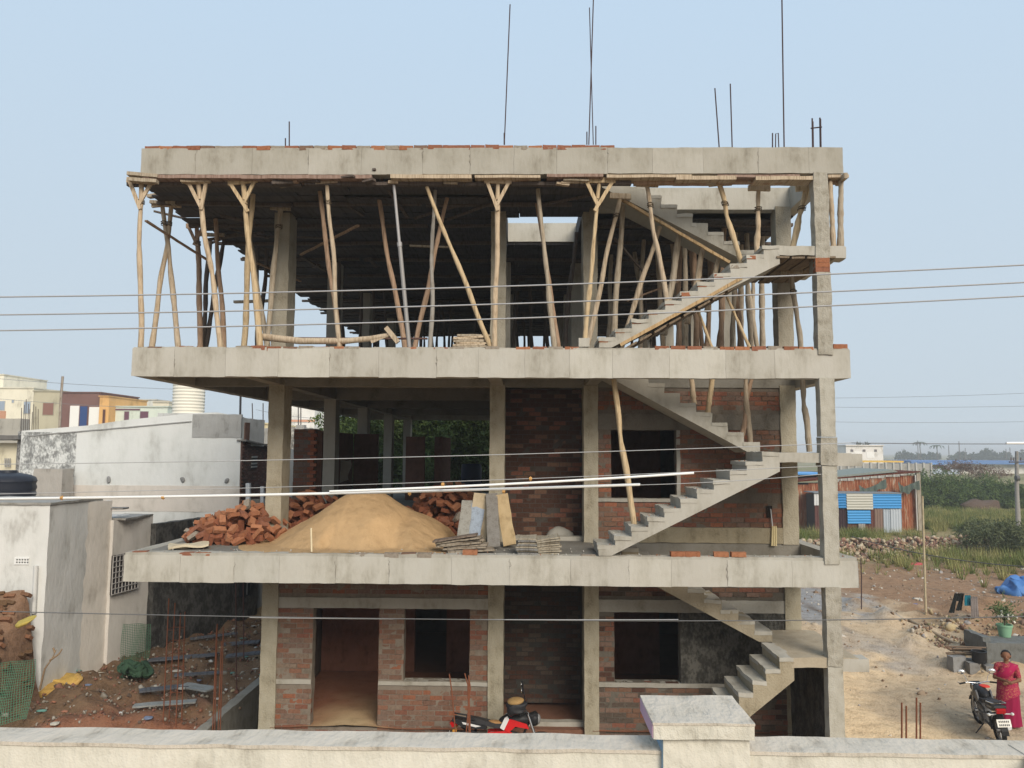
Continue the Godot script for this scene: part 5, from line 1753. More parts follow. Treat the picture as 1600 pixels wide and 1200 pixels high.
func tree(called: String, at: Vector3, h: float, lobes: Array, count: int, leaf: Mesh, size: float, c0: Color, c1: Color, label: String, category := "tree", group := "") -> Node3D:
	var t := thing(called, at, label, category, group)
	var bark := mat(.13, .10, .075, "soil", .8, 1.0, .95, false)
	var top := h * .55
	var b := mb()
	b.tube([Vector3(0, -.2, 0), Vector3(.05 * h * .2, top * .5, .02), Vector3(-.03 * h * .2, top, 0)], [h * .030, h * .022, h * .014], 8)
	own(b, "trunk", t, bark)
	for l in lobes:
		var lb := mb()
		var c: Vector3 = l[0]
		lb.tube([Vector3(0, top * rv(.45, .8), 0), c * .55 + Vector3(0, top * .25, 0), c], [h * .013, h * .008, h * .003], 6)
		own(lb, "limb", t, bark)
	var spots := []
	for i in count:
		var l: Array = lobes[rng.randi() % lobes.size()]
		var d := Vector3(rng.randfn(), rng.randfn(), rng.randfn()).normalized()
		var rad := pow(rng.randf(), .42)
		var p: Vector3 = l[0] + d * rad * (l[1] as Vector3) * (1.0 + nz.get_noise_3dv(d * 20.0 + l[0] * 7.0) * .55)
		var clump := nz.get_noise_3dv(p * (16.0 / maxf(1.0, h * .25)) + at)
		if clump < -.12 and rng.randf() < .75: continue
		spots.append([Transform3D(any_turn().scaled(Vector3.ONE * size * rv(.6, 1.3)), p), c0.lerp(c1, clampf(rng.randf() * .6 + clump * .8 + .2, 0, 1))])
	var lm := mat(1, 1, 1, "", 1, 0, .75, true, true)
	if not mats.has("leafy"):
		lm = lm.duplicate()
		lm.backlight_enabled = true
		lm.backlight = Color(.35, .4, .2)
		mats["leafy"] = lm
	scatter("crown", leaf, mats["leafy"], spots, t)
	return t


func behind() -> void:
	var lf := leaf_mesh(3, 9, .10, .62)
	var dk := Color(.022, .042, .012)
	var md := Color(.15, .20, .06)
	var n := ["dense green tree behind the first floor, at the left end of the row", "dark green tree second from left behind the first floor", "dark tree in the middle of the row behind the first floor", "lighter green tree at the right of the row, beside the middle column"]
	var xs := [-7.6, -5.4, -3.0, -.4]
	for i in 4:
		tree("broadleaf_tree", Vector3(xs[i], 0, -22.0 - (i % 2) * 1.6), 8.4, [[Vector3(0, 5.4, 0), Vector3(1.9, 1.7, 1.7)], [Vector3(-1.2, 3.8, .5), Vector3(1.6, 1.7, 1.4)], [Vector3(1.3, 4.0, .4), Vector3(1.6, 1.7, 1.4)], [Vector3(.2, 2.2, .9), Vector3(2.1, 1.5, 1.3)], [Vector3(.3, 7.0 if i > 0 else 5.6, -.2), Vector3(1.6, 1.2, 1.4)], [Vector3(-1.0, 6.0 if i > 0 else 5.0, -.6), Vector3(1.5, 1.2, 1.4)]],
			5200, lf, .42, dk, md if i < 3 else md * 1.35, n[i], "tree", "trees behind the building")
	tree("small_tree", Vector3(-176.599, 0, -638.782), 6.4, [[Vector3(0, 5.3, 0), Vector3(.9, .8, .9)], [Vector3(.5, 4.5, 0), Vector3(.8, .8, .8)]], 500, lf, .35, dk, md, "small round tree top against the far houses, right of the left column")
	# along the horizon at the right
	var ft := leaf_mesh(5, 7, .2, .8)
	var spots := [[1340, 690, 10.0, 5.0, "far round tree rising behind the white building at the right"], [1405, 703, 6.0, 7.0, "faint wide tree at the left of the horizon row"], [1425, 706, 5.0, 6.0, "faint low tree second in the horizon row"], [1448, 706, 5.5, 6.0, "faint bushy tree left of the second palm"], [1492, 704, 6.0, 4.0, "faint narrow tree right of the tall poles"], [1512, 706, 5.0, 7.0, "faint low tree between the poles and the round one"], [1531, 704, 7.5, 6.0, "roundest of the faint trees on the horizon"], [1545, 706, 5.5, 8.0, "faint wide tree right of the roundest one"], [1558, 706, 6.0, 4.0, "faint small tree near the electric pole"], [1586, 706, 6.5, 6.0, "faint tree at the right edge of the horizon"], [1483, 708, 4.0, 5.0, "faint shrub at the foot of the tall poles"]]
	for s in spots:
		var z := -330.0 if s[0] == 1340 else -430.0
		var at := far_spot(s[0], z)
		tree("far_tree", at, s[2], [[Vector3(0, s[2] * .66, 0), Vector3(s[3] * .62, s[2] * .34, 3)], [Vector3(s[3] * .3, s[2] * .5, 0), Vector3(s[3] * .4, s[2] * .26, 3)], [Vector3(-s[3] * .32, s[2] * .42, 0), Vector3(s[3] * .4, s[2] * .25, 3)]], 420, ft, 1.5, Color(.03, .05, .02), Color(.06, .085, .03), s[4], "tree", "faint trees on the horizon")
	for s in [[1429, 9.5, "taller faint palm tree on the horizon"], [1455, 8.0, "shorter faint palm tree on the horizon"]]:
		var at := far_spot(s[0], -360.0)
		var t := thing("palm_tree", at, s[2], "palm tree", "faint palms")
		var b := mb()
		b.tube([Vector3.ZERO, Vector3(.15, s[1] * .5, 0), Vector3(0, s[1], 0)], [.3, .22, .2], 7)
		own(b, "trunk", t, mat(.10, .085, .065))
		for k in 13:
			b = mb()
			var a := TAU * k / 13 + rv(-.2, .2)
			var d := Vector3(cos(a), 0, sin(a))
			var w := Vector3(-d.z, 0, d.x) * .35
			var p := [Vector3(0, s[1], 0), Vector3(0, s[1] + .9, 0) + d * 1.4, Vector3(0, s[1] + .4, 0) + d * 2.8, Vector3(0, s[1] - 1.0, 0) + d * 3.6]
			b.quad(p[0] - w * .3, p[1] - w, p[1] + w, p[0] + w * .3)
			b.quad(p[1] - w, p[2] - w * .9, p[2] + w * .9, p[1] + w)
			b.quad(p[2] - w * .9, p[3] - w * .1, p[3] + w * .1, p[2] + w * .9)
			own(b, "frond", t, mat(.045, .065, .025))
	for s in [[1426, 687, -300.0], [1473, 694, -300.0], [1489, 688, -260.0], [1498, 698, -340.0], [1560, 699, -320.0], [1566, 697, -320.0]]:
		var at := far_spot(s[0], s[2])
		var top: float = 5.19 + (706.0 - s[1]) / 1200.0 * (11.92 - s[2])
		rod("far_pole", [at, Vector3(at.x, top, at.z)], .14, plain(.16, .15, .15, .9), "thin faint electric pole standing on the horizon", "pole", "faint poles on the horizon")


# where the ground lies on a line of sight that was measured along the horizon
func far_spot(mark: float, z: float) -> Vector3:
	return Vector3(((mark - 800.0) / 1200.0 - 0.0197) * (11.92 - z), 0, z)


# ================================================================ the open ground at the right
func tin(called: String, parent: Node3D, a: Vector3, b: Vector3, y0: float, y1: float, pitch: float, upright: bool, m: Material) -> MeshInstance3D:
	# corrugated sheet from a to b (in plan), from y0 to y1; ribs upright or lying
	var k := mb()
	k.g = 1
	var len := Vector2(b.x - a.x, b.z - a.z).length()
	var d := Vector3(b.x - a.x, 0, b.z - a.z) / len
	var nrm := d.cross(Vector3.UP)
	var total: float = len if upright else y1 - y0
	var n := int(total / pitch * 4.0) + 1
	for i in n:
		var q := []
		for e in [i, i + 1]:
			var s: float = total * e / n
			var o := nrm * sin(s / pitch * TAU) * pitch * .16
			if upright:
				q.append([Vector3(a.x, y0, a.z) + d * s + o, Vector3(a.x, y1, a.z) + d * s + o])
			else:
				q.append([Vector3(a.x, y0 + s, a.z) + o, Vector3(b.x, y0 + s, b.z) + o])
		if upright:
			k.quad(q[0][0], q[0][1], q[1][1], q[1][0])
		else:
			k.quad(q[0][0], q[1][0], q[1][1], q[0][1])
	return put(k, called, parent, m)


func right_side() -> void:
	# rusty shed
	var sh := thing("rusty_shed", Vector3(21.759, 0, -39.198), "long shed of rusty corrugated sheets with a sagging roof and torn tarpaulin", "shed")
	var rust := mat(1, 1, 1, "rust", 3.6, .6, .85)
	var z := -41.0
	var sheets := [[1240, 1262, 768], [1262, 1284, 766], [1284, 1310, 762], [1310, 1336, 758], [1336, 1366, 755], [1366, 1394, 753], [1394, 1416, 752], [1416, 1432, 750]]
	var e0 := 18.060
	var e1 := 26.298
	for i in 8:
		var a := Vector3(lerpf(e0, e1, i / 8.0), 0, z + (.03 if i % 2 else .0))
		var b := Vector3(lerpf(e0, e1, (i + 1) / 8.0) + .04, 0, z + (.03 if i % 2 else .0))
		tin("rusty_sheet", sh, a, b, .0, lerpf(3.0, 3.75, i / 8.0), .16, true, rust if i % 3 != 1 else mat(.95, .85, .78, "rust", 2.7, .6, .85))
	var m := mb()
	m.bb(e0, e1 - .1, 0, 2.9, z - .1, z - 6.0)
	put(m, "dark_inside", sh, plain(.07, .05, .04, .95))
	var rz := z + .35
	m = mb()
	m.prism(PackedVector2Array([Vector2(e0 - .2, 3.15), Vector2(e1 + .2, 3.88), Vector2(e1 + .2, 3.96), Vector2(e0 - .2, 3.25)]), rz, z - 6.5)
	put(m, "roof", sh, mat(.30, .15, .10, "rust", 3.0, .8))
	m = mb()
	m.prism(PackedVector2Array([Vector2(e0 + 2.5, 3.45), Vector2(e1 - 1.2, 3.90), Vector2(e1 - 1.5, 4.05), Vector2(e0 + 3.0, 3.6)]), rz - .2, z - 5.5)
	put(m, "faded_tarp", sh, mat(.24, .27, .25, "sand", 1.5, 1.2))
	m = mb()
	m.bb(e0 + .1, e0 + 3.4, 3.62, 3.72, rz - 2.0, z - 6.0)
	put(m, "blue_sheet", sh, plain(.10, .32, .66, .5))
	m = mb()
	m.bb(26.256, 26.512, 0, 3.8, z + .3, z + .1)
	put(m, "post", sh, mat(.36, .32, .26, "wood", 1.0, .5, .9, true))
	m = mb()
	m.bb(26.149, 26.213, 0, 3.7, z + .3, z + .2)
	put(m, "post", sh, mat(.5, .49, .46))
	for q in [[Vector3(22.285, 2.837, -40.5), Vector3(22.702, 2.584, -40.5), Vector3(23.306, 2.801, -40.5), Vector3(24.089, 3.275, -40.5)], [Vector3(24.889, 3.067, -40.5), Vector3(25.259, 2.729, -40.5), Vector3(25.777, 2.945, -40.5), Vector3(26.296, 3.161, -40.5)]]:
		var t := mb()
		t.g = 1
		for i in 18:
			var u0 := i / 18.0 * 2.999
			var u1 := (i + 1) / 18.0 * 2.999
			var p := []
			for u in [u0, u1]:
				var a: Vector3 = q[int(u)].lerp(q[int(u) + 1], u - int(u))
				p.append(a + Vector3(0, .18, sin(u * 9.0) * .07))
				p.append(a + Vector3(0, -.30 - .12 * sin(u * 5.0), .1 + sin(u * 9.0 + 1.0) * .08))
			t.quad(p[1], p[0], p[2], p[3])
		put(t, "torn_tarp", sh, mat(.10, .125, .105, "sand", 1.5, 1.0))
	# the stall of blue sheets before it
	var st := thing("tin_stall", Vector3(21.546, 0, -39.183), "small stall patched from blue, grey and brown corrugated sheets in front of the rusty shed", "stall")
	z = -39.0
	var body := [["brown_sheet", 1273, 1308, 832, 787, .12, .055, .05, true], ["blue_sheet", 1308, 1322, 794, 771, .03, .20, .46, false], ["grey_sheet", 1322, 1363, 796, 771, .48, .47, .41, false], ["blue_sheet", 1363, 1408, 794, 771, .05, .27, .58, false], ["blue_sheet", 1323, 1359, 818, 797, .06, .29, .60, false], ["white_sheet", 1272, 1283, 790, 772, .6, .6, .6, true], ["brown_sheet", 1308, 1323, 832, 793, .045, .025, .03, true], ["brown_sheet", 1323, 1368, 831, 795, .13, .05, .04, true], ["brown_sheet", 1366, 1379, 831, 794, .22, .15, .12, true], ["grey_door_sheet", 1380, 1392, 832, 794, .40, .45, .50, true], ["grey_door_sheet", 1391, 1408, 832, 794, .45, .49, .53, true], ["grey_sheet", 1339, 1350, 829, 818, .33, .30, .28, true]]
	var xs := func(px: float) -> float: return lerpf(18.702, 24.316, (px - 1272.0) / 136.0)
	var ys := func(py: float) -> float: return lerpf(0.019, 2.531, (832.0 - py) / 61.0)
	for i in body.size():
		var s: Array = body[i]
		var zz := z + .03 * (i % 3) + (.10 if s[0] == "blue_sheet" or s[0] == "grey_sheet" else .0)
		tin(s[0], st, Vector3(xs.call(s[1]), 0, zz), Vector3(xs.call(s[2]), 0, zz), ys.call(s[3]), ys.call(s[4]), .17, s[8], plain(s[5], s[6], s[7], .5))
	m = mb()
	m.bb(xs.call(1274.0), xs.call(1407.0), 0, ys.call(773.0), z - .12, z - 1.6)
	put(m, "dark_inside", st, plain(.05, .04, .04, .95))
	m = mb()
	m.bb(xs.call(1271.0), xs.call(1409.0), ys.call(771.0), ys.call(769.5), z + .15, z - 1.7)
	put(m, "roof_edge", st, plain(.20, .22, .24, .7))
	# long grey compound wall of precast panels
	var cw := thing("compound_wall", Vector3(60, 0, -128), "long grey precast compound wall with posts beyond the rusty shed", "wall")
	var ax := 50.588
	var bx := 68.296
	var y1 := 3.490
	for i in 14:
		m = mb()
		m.bb(lerpf(ax, bx, i / 14.0) + .1, lerpf(ax, bx, (i + 1) / 14.0) - .1, 0, y1 - .1, -120, -120.2)
		put(m, "panel", cw, mat(.33, .32, .30, "plaster", 5.0, 1.0))
		m = mb()
		m.bb(lerpf(ax, bx, (i + 1) / 14.0) - .13, lerpf(ax, bx, (i + 1) / 14.0) + .13, 0, y1 + .05, -119.8, -120.3)
		put(m, "post", cw, mat(.42, .41, .39))
	# far buildings
	var wb := thing("white_building", Vector3(183.892, 0, -413.041), "flat roofed white building with three dark vents far off at the right", "building")
	m = mb()
	m.bb(72.575, 80.943, 0, 6.654, -165, -175)
	put(m, "wall", wb, mat(.74, .71, .69, "plaster", 9.0, 1.0))
	m = mb()
	m.bb(72.430, 81.087, 6.654 + .01, 6.944, -164.7, -175)
	put(m, "parapet", wb, mat(.68, .64, .62, "plaster", 9.0, 1.0))
	for q in [[Vector3(73.903, 5.623, -165)], [Vector3(76.646, 5.638, -165)], [Vector3(79.244, 5.652, -165)]]:
		m = mb()
		m.box(q[0], Vector3(.6, .5, .2))
		put(m, "vent", wb, plain(.16, .14, .14, .9))
	for q in [[Vector3(75.318, 4.76, -165)], [Vector3(78.054, 4.631, -165)]]:
		m = mb()
		m.box(q[0], Vector3(1.7, 1.3, .1))
		put(m, "pale_panel", wb, plain(.80, .78, .76, .9))
	var gb := mb()
	gb.bb(79.203, 82.830, 0, 7.157, -190, -200)
	tag(put(gb, "grey_block", self, mat(.34, .37, .42, "plaster", 9, 1)), "hazy grey blue block left of the white building", "building")
	gb = mb()
	gb.bb(68.488, 78.244, 3.161, 3.519, -150, -156)
	tag(put(gb, "yellow_roof_edge", self, plain(.66, .42, .08, .6)), "long yellow strip roof above the compound wall", "roof")
	var lb := thing("blue_roofed_works", Vector3(108.491, 0, -175.709), "long white works building with a blue roof behind the bushes at the right", "building")
	m = mb()
	m.bb(111.121, 134.800, 0, 2.584, -190, -205)
	put(m, "wall", lb, mat(.74, .72, .67, "plaster", 12.0, 1.0))
	m = mb()
	m.bb(98.534, 136.207, 2.373, 3.204, -188, -206)
	put(m, "roof", lb, plain(.10, .20, .42, .6))
	m = mb()
	m.bb(99.358, 106.361, 0, 2.337, -180, -186)
	put(m, "annex", lb, mat(.40, .46, .55, "plaster", 9.0, 1.0))
	m = mb()
	m.bb(99.423, 102.383, 2.162, 2.788, -179.5, -186)
	put(m, "annex_roof", lb, plain(.12, .26, .55, .6))
	m = mb()
	m.bb(99.660, 101.674, 1.871, 2.339, -179.4, -179.9)
	put(m, "opening", lb, plain(.05, .05, .06, .8))
	# utility pole
	var up := thing("utility_pole", Vector3(31.598, 0, -38.742), "tall grey concrete utility pole at the right edge", "pole")
	m = mb()
	m.tube([Vector3(31.611, -0.036, -38.7), Vector3(31.625, 2.655, -38.7), Vector3(31.74, 5.33, -38.7)], [.16, .13, .10], 8)
	put(m, "shaft", up, mat(.31, .295, .28, "concrete", 1.4, 1.0))
	m = mb()
	m.bar(Vector3(31.172, 4.627, -38.6), Vector3(32.112, 4.632, -38.6), .10, .09)
	put(m, "cross_arm", up, plain(.10, .10, .11, .8))
	for q in [Vector3(31.299, 4.71, -38.6), Vector3(31.463, 4.711, -38.6), Vector3(31.912, 4.713, -38.6)]:
		m = mb()
		m.tube([q, q + Vector3(0, .22, 0)], [.045, .03], 7)
		put(m, "insulator", up, plain(.12, .09, .09, .4))
	m = mb()
	m.tube([Vector3(31.467, 3.605, -38.5), Vector3(31.67, 3.606, -38.5)], [.17], 8)
	put(m, "strap", up, plain(.12, .12, .12, .8))
	# tall bamboo stick
	rod("bamboo_stick", [Vector3(12.652, -0.046, -13.2), Vector3(12.67, 1.889, -13.2), Vector3(12.686, 3.81, -13.2)], .034, mat(.47, .40, .27, "wood", .5, .5, .9, true), "tall thin bamboo stick standing upright on the open ground", "stick")
	rod("clothes_line", sag(Vector3(12.651, 0.928, -13.2), Vector3(15.816, 0.868, -11), .05, 8), .006, plain(.2, .18, .16), "thin washing line from the bamboo stick to the right", "line")
	for q in [[Vector3(13.456, 0.846, -12.7), .34, .60, Color(.014, .017, .016), "black trousers hanging on the washing line", true], [Vector3(13.653, 0.808, -12.6), .22, .32, Color(.02, .22, .30), "small teal cloth hanging on the washing line", false], [Vector3(13.791, 0.789, -12.5), .24, .62, Color(.27, .24, .23), "grey towel hanging on the washing line", false]]:
		var c := mb()
		c.g = 1
		var cols := 14
		for i in cols:
			for j in 10:
				if q[5] and i in [6, 7] and j > 3: continue
				var p := []
				for e in [[0, 0], [1, 0], [1, 1], [0, 1]]:
					var u: float = float(i + e[0]) / cols - .5
					var v: float = float(j + e[1]) / 10
					var spread: float = (1.0 + v * .15) if q[5] else 1.0
					p.append(Vector3(u * q[1] * spread - (v * .16 if q[5] else 0.0), -v * q[2] * (1.0 - (.12 if i > 7 and q[5] else 0.0)), sin(u * 22.0 + v * 2.0) * .03))
				c.quad(p[0], p[1], p[2], p[3])
		solo(c, "hanging_garment", mat(q[3].r, q[3].g, q[3].b, "sand", .4, .4), Transform3D(Basis.IDENTITY, q[0]), q[4], "garment", "washing on the line")
	# blue tarpaulin
	var tp := mb()
	tp.ell(Vector3.ZERO, Vector3(1.7, .40, .9), Basis.IDENTITY, 60, 34, .34, 26.0)
	solo(tp, "blue_tarpaulin", plain(.075, .19, .44, .55), Transform3D(Basis.IDENTITY, Vector3(19.051, 0, -17.775) + Vector3(.3, .06, 0)), "humped blue tarpaulin over something at the right edge", "tarpaulin")
	# bushes
	var lf := leaf_mesh(7, 9, .07, .7)
	var B := "thorny bushes behind the field"
	var bs := [[Vector3(37.683, 0, -60.364), 2.9, 3.0, "large dense green bush next to the rusty shed"], [Vector3(38.83, 0, -58.952), 3.4, 3.4, "largest dark green bush in the middle of the thicket"], [Vector3(41.707, 0, -59.966), 2.6, 3.8, "dense green bush right of the largest one"], [Vector3(44.476, 0, -60.99), 3.0, 3.0, "bush left of the utility pole"], [Vector3(46.287, 0, -59.628), 2.4, 3.0, "bush at the right edge behind the utility pole"], [Vector3(39.506, 0, -65.511), 1.9, 2.0, "smaller light green bush squeezed against the shed"]]
	for s in bs:
		var h: float = s[1]
		var w: float = s[2]
		tree("bush", s[0] + Vector3(0, 0, -4), h, [[Vector3(0, h * .55, 0), Vector3(w * .6, h * .5, 2.0)], [Vector3(-w * .4, h * .42, .6), Vector3(w * .45, h * .42, 1.7)], [Vector3(w * .42, h * .45, .6), Vector3(w * .45, h * .45, 1.7)], [Vector3(0, h * .25, 1.4), Vector3(w * .7, h * .28, 1.2)]], 2000, lf, .42, Color(.030, .058, .026), Color(.15, .21, .065), s[3], "bush", B)
	var rd := leaf_mesh(9, 6, .05, .5)
	for s in [[Vector3(56.058, 0, -90.664), 4.6, "bare reddish brown shrub crown above the thicket, left one"], [Vector3(58.105, 0, -90.911), 4.4, "bare reddish brown shrub crown above the thicket, right one"], [Vector3(59.143, 0, -88.048), 3.6, "low brownish shrub before the white works wall"]]:
		tree("dry_shrub", s[0], s[1], [[Vector3(0, s[1] * .8, 0), Vector3(1.9, .8, 1.4)], [Vector3(1.6, s[1] * .7, 0), Vector3(1.5, .6, 1)], [Vector3(-1.5, s[1] * .7, 0), Vector3(1.4, .6, 1)]], 330, rd, .5, Color(.12, .07, .05), Color(.20, .13, .09), s[2], "shrub", "dry shrubs above the thicket")
	for s in [[Vector3(24.031, 0, -28.296), 1.9, "grey green wild bush before the utility pole"], [Vector3(26.136, 0, -33.284), 1.4, "smaller grey green wild bush left of the pole"], [Vector3(26.082, 0, -29.917), 1.6, "grey green wild bush at the right edge"]]:
		tree("wild_bush", s[0], s[1], [[Vector3(0, s[1] * .6, 0), Vector3(1.2, s[1] * .42, 1)], [Vector3(-.8, s[1] * .4, 0), Vector3(.8, s[1] * .35, .8)], [Vector3(.8, s[1] * .45, 0), Vector3(.8, s[1] * .35, .8)]], 420, lf, .34, Color(.06, .075, .04), Color(.16, .18, .09), s[2], "bush", "wild bushes before the pole")
	var up2 := mb()
	up2.ell(Vector3.ZERO, Vector3(1.9, .75, .8), Basis.IDENTITY, 14, 8, .5, 9.0)
	solo(up2, "uprooted_stump", mat(.12, .085, .065, "soil", .8, 2.0), Transform3D(Basis.IDENTITY, Vector3(41.401, 0, -59.938) + Vector3(0, .3, .2)), "dry brown uprooted stump before the thicket", "stump")
	# grass
	var gm := mb()
	for i in 9:
		var a := i * 2.4
		var d := Vector3(cos(a), 0, sin(a))
		var w := Vector3(-d.z, 0, d.x) * .012
		gm.g += 1
		gm.tri(d * .03 - w, d * .16 + Vector3(0, .24 + .03 * (i % 4), 0), d * .03 + w)
	var gmesh := gm.done()
	var gs := []
	for i in 26000:
		var x := rv(14.0, 62.0)
		var zz := rv(-17.0, -58.0)
		var k := maxf(blob(x, zz, 34.0, -27.0, 17.0, 6.5, .35), blob(x, zz, 40.0, -48.0, 30.0, 9.0, .35)) - blob(x, zz, 33.0, -38.0, 8.0, 3.0, .5) * .8
		k = maxf(k, blob(x, zz, 18.0, -40.0, 6.0, 5.0, .4))
		if rng.randf() > k: continue
		if x < 27.0 and zz < -38.3: continue
		gs.append([Transform3D(Basis.from_euler(Vector3(0, rv(0, TAU), 0)).scaled(Vector3.ONE * rv(.9, 2.3)), Vector3(x, ground_height(x, zz) - .02, zz)), Color(.10, .135, .035).lerp(Color(.32, .29, .12), clampf(nz.get_noise_2d(x * 9.0, zz * 9.0) + .42 + rv(-.2, .2), 0, 1))])
	tag(scatter("grass", gmesh, mat(1, 1, 1, "", 1, 0, .9, true, true), gs), "rough green and straw coloured grass over the open ground", "grass")
	# stones
	var stn := stone_mesh()
	var rub := []
	for i in 4200:
		var x := rv(13.5, 34.0)
		var f := (x - 13.5) / 20.5
		var zz := lerpf(-27.5, -33.5, f) + rng.randfn() * 1.15
		var hgt := maxf(0.0, .75 - absf(zz - lerpf(-27.5, -33.5, f)) * .45) * rng.randf() * (1.0 if f < .8 else .5)
		rub.append([Transform3D(any_turn().scaled(Vector3.ONE * rv(.05, .16)), Vector3(x, hgt + .04, zz)), [Color(.33, .19, .14), Color(.40, .27, .19), Color(.50, .42, .30), Color(.22, .13, .10), Color(.46, .36, .24)][rng.randi() % 5]])
	tag(scatter("rubble_bank", stn, mat(1, 1, 1, "soil", .9, .8, .95, true, true), rub), "long bank of reddish stones and broken brick across the open ground", "rubble")
	var peb := []
	for i in 2400:
		var x := rv(5.2, 22.0)
		var zz := rv(-2.0, -24.0)
		if rng.randf() < blob(x, zz, 6.6, -4.5, 3.6, 5.2, .45) * .9: continue
		peb.append([Transform3D(any_turn().scaled(Vector3.ONE * (rv(.015, .05) if rng.randf() < .93 else rv(.06, .13))), Vector3(x, ground_height(x, zz), zz)), [Color(.30, .22, .15), Color(.42, .35, .27), Color(.22, .15, .10), Color(.50, .46, .40), Color(.33, .30, .28)][rng.randi() % 5]])
	tag(scatter("pebbles", stn, mat(1, 1, 1, "", 1, 0, .95, true, true), peb), "pebbles and chips scattered over the dirt at the right", "stones")
	var ban := []
	for i in 900:
		var x := rv(11.5, 17.5)
		var zz := -11.0 - (x - 11.5) * .25 + rng.randfn() * .7
		ban.append([Transform3D(any_turn().scaled(Vector3.ONE * (rv(.02, .06) if rng.randf() < .92 else rv(.06, .12))), Vector3(x, ground_height(x, zz) + .01, zz)), [Color(.22, .13, .09), Color(.30, .20, .13), Color(.42, .33, .20), Color(.17, .11, .08), Color(.16, .15, .08)][rng.randi() % 5]])
	tag(scatter("brown_rubble", stn, mat(1, 1, 1, "", 1, 0, .95, true, true), ban), "brown rubble and dry leaves below the washing line", "rubble")
	for q in [[Vector3(18.095, 0, -24.863), Vector3(.4, .1, .18), Color(.45, .10, .10), "reddish wrapper lying on the dirt beside the bamboo stick"], [Vector3(13.277, 0, -15.223), Vector3(.16, .05, .1), Color(.06, .16, .50), "small blue scrap on the dirt left of the bamboo stick"], [Vector3(11.884, 0, -15.717), Vector3(.34, .05, .18), Color(.62, .54, .42), "pale slab lying at the end of the gravel"], [Vector3(12.717, 0, -11.845), Vector3(.16, .12, .14), Color(.60, .46, .26), "pale stone below the washing line"]]:
		var s := mb()
		s.ell(Vector3.ZERO, q[1], Basis.IDENTITY, 12, 7, .08, 40)
		solo(s, "scrap", mat(q[2].r, q[2].g, q[2].b, "sand", .4, .6), Transform3D(Basis.IDENTITY, q[0]), q[3], "scrap")
	rod("long_bamboo", [Vector3(11.853, 0.02, -12.671), Vector3(12.083, -0.16, -10.927), Vector3(12.509, -0.34, -9.782)], .055, mat(.34, .27, .19, "wood", .6, .5, .9, true), "long bamboo pole lying on the ground towards the stove", "pole")
	# the corner with blocks, stove and pots
	var gbk := mb()
	gbk.box(Vector3(0, .19, 0), Vector3(.38, .38, .22), Basis.IDENTITY, .08, .02)
	solo(gbk, "cement_block", mat(.25, .25, .25, "concrete", .8, 1.4), Transform3D(Basis.from_euler(Vector3(0, .2, 0)), Vector3(11.137, -0.42, -8.736)), "grey cement block standing alone on the yard", "block")
	var sv := thing("cooking_stove", Vector3(11.586, -0.42, -8.524), "makeshift stove of cement blocks with firewood beside the woman", "stove")
	for q in [[Vector3(-.16, .14, 0), Vector3(.26, .28, .22)], [Vector3(.2, .12, .12), Vector3(.3, .24, .22)], [Vector3(.05, .14, -.3), Vector3(.5, .28, .2)]]:
		m = mb()
		m.box(q[0], q[1], Basis.IDENTITY, .08, .02)
		own(m, "block", sv, mat(.22, .215, .21, "concrete", .8, 1.4))
	for k in 7:
		m = mb()
		m.tube([Vector3(-.55 + rv(-.1, .1), .36 + k * .035, -.35 + rv(-.1, .1)), Vector3(.3 + rv(-.1, .1), .40 + k * .03, -.3 + rv(-.1, .1))], [.02], 6)
		own(m, "firewood", sv, mat(.17, .12, .085))
	m = mb()
	m.lathe([Vector2(0, .27), Vector2(.15, .27), Vector2(.17, .33), Vector2(.17, .52), Vector2(.185, .54), Vector2(.185, .56), Vector2(.155, .56), Vector2(.15, .34), Vector2(0, .33)], Vector3(.02, 0, 0))
	solo(m, "cooking_pot", plain(.018, .018, .02, .5), Transform3D(Basis.IDENTITY, Vector3(11.586, -0.42, -8.524)), "black cooking pot with grey rim on the stove", "pot")
	m = mb()
	m.lathe([Vector2(0, 0), Vector2(.07, 0), Vector2(.11, .06), Vector2(.105, .06), Vector2(.06, .01), Vector2(0, .01)], Vector3.ZERO)
	solo(m, "steel_bowl", plain(.7, .7, .7, .3, .8), Transform3D(Basis.IDENTITY, Vector3(11.771, -0.42, -8.645) + Vector3(.06, .02, .25)), "small steel bowl in front of the stove", "bowl")
	var wt := thing("stone_trough", Vector3(13.035, -0.42, -9.286), "dark grey stone washing trough behind the woman", "trough")
	for q in [[Vector3(.1, .3, 0), Vector3(1.9, .6, .18)], [Vector3(-.75, .36, -.5), Vector3(.2, .72, .9)], [Vector3(.2, .5, -.5), Vector3(1.7, .12, .8)]]:
		m = mb()
		m.box(q[0], q[1], Basis.IDENTITY, .12, .03)
		own(m, "stone", wt, mat(.16, .165, .16, "concrete", 1.0, 1.6))
	var fp := thing("plant_pot", Vector3(13.24, -0.42, -9.667) + Vector3(.0, .56, -.45), "pale green plant pot with a flowering shrub on the stone trough", "plant pot")
	m = mb()
	m.lathe([Vector2(0, 0), Vector2(.14, 0), Vector2(.19, .28), Vector2(.205, .28), Vector2(.205, .33), Vector2(.18, .33), Vector2(.17, .26), Vector2(0, .26)], Vector3.ZERO)
	own(m, "pot", fp, plain(.22, .40, .26, .6))
	m = mb()
	m.tube([Vector3(0, .2, 0), Vector3(.02, .7, 0)], [.02, .012], 6)
	own(m, "stem", fp, mat(.10, .09, .06))
	var ls := []
	for i in 60:
		ls.append([Transform3D(any_turn().scaled(Vector3.ONE * .17), Vector3(rng.randfn() * .13, .66 + rng.randfn() * .16, rng.randfn() * .17)), Color(.06, .10, .04).lerp(Color(.14, .2, .08), rng.randf())])
	scatter("leaves", lf, mats["leafy"], ls, fp)
	ls = []
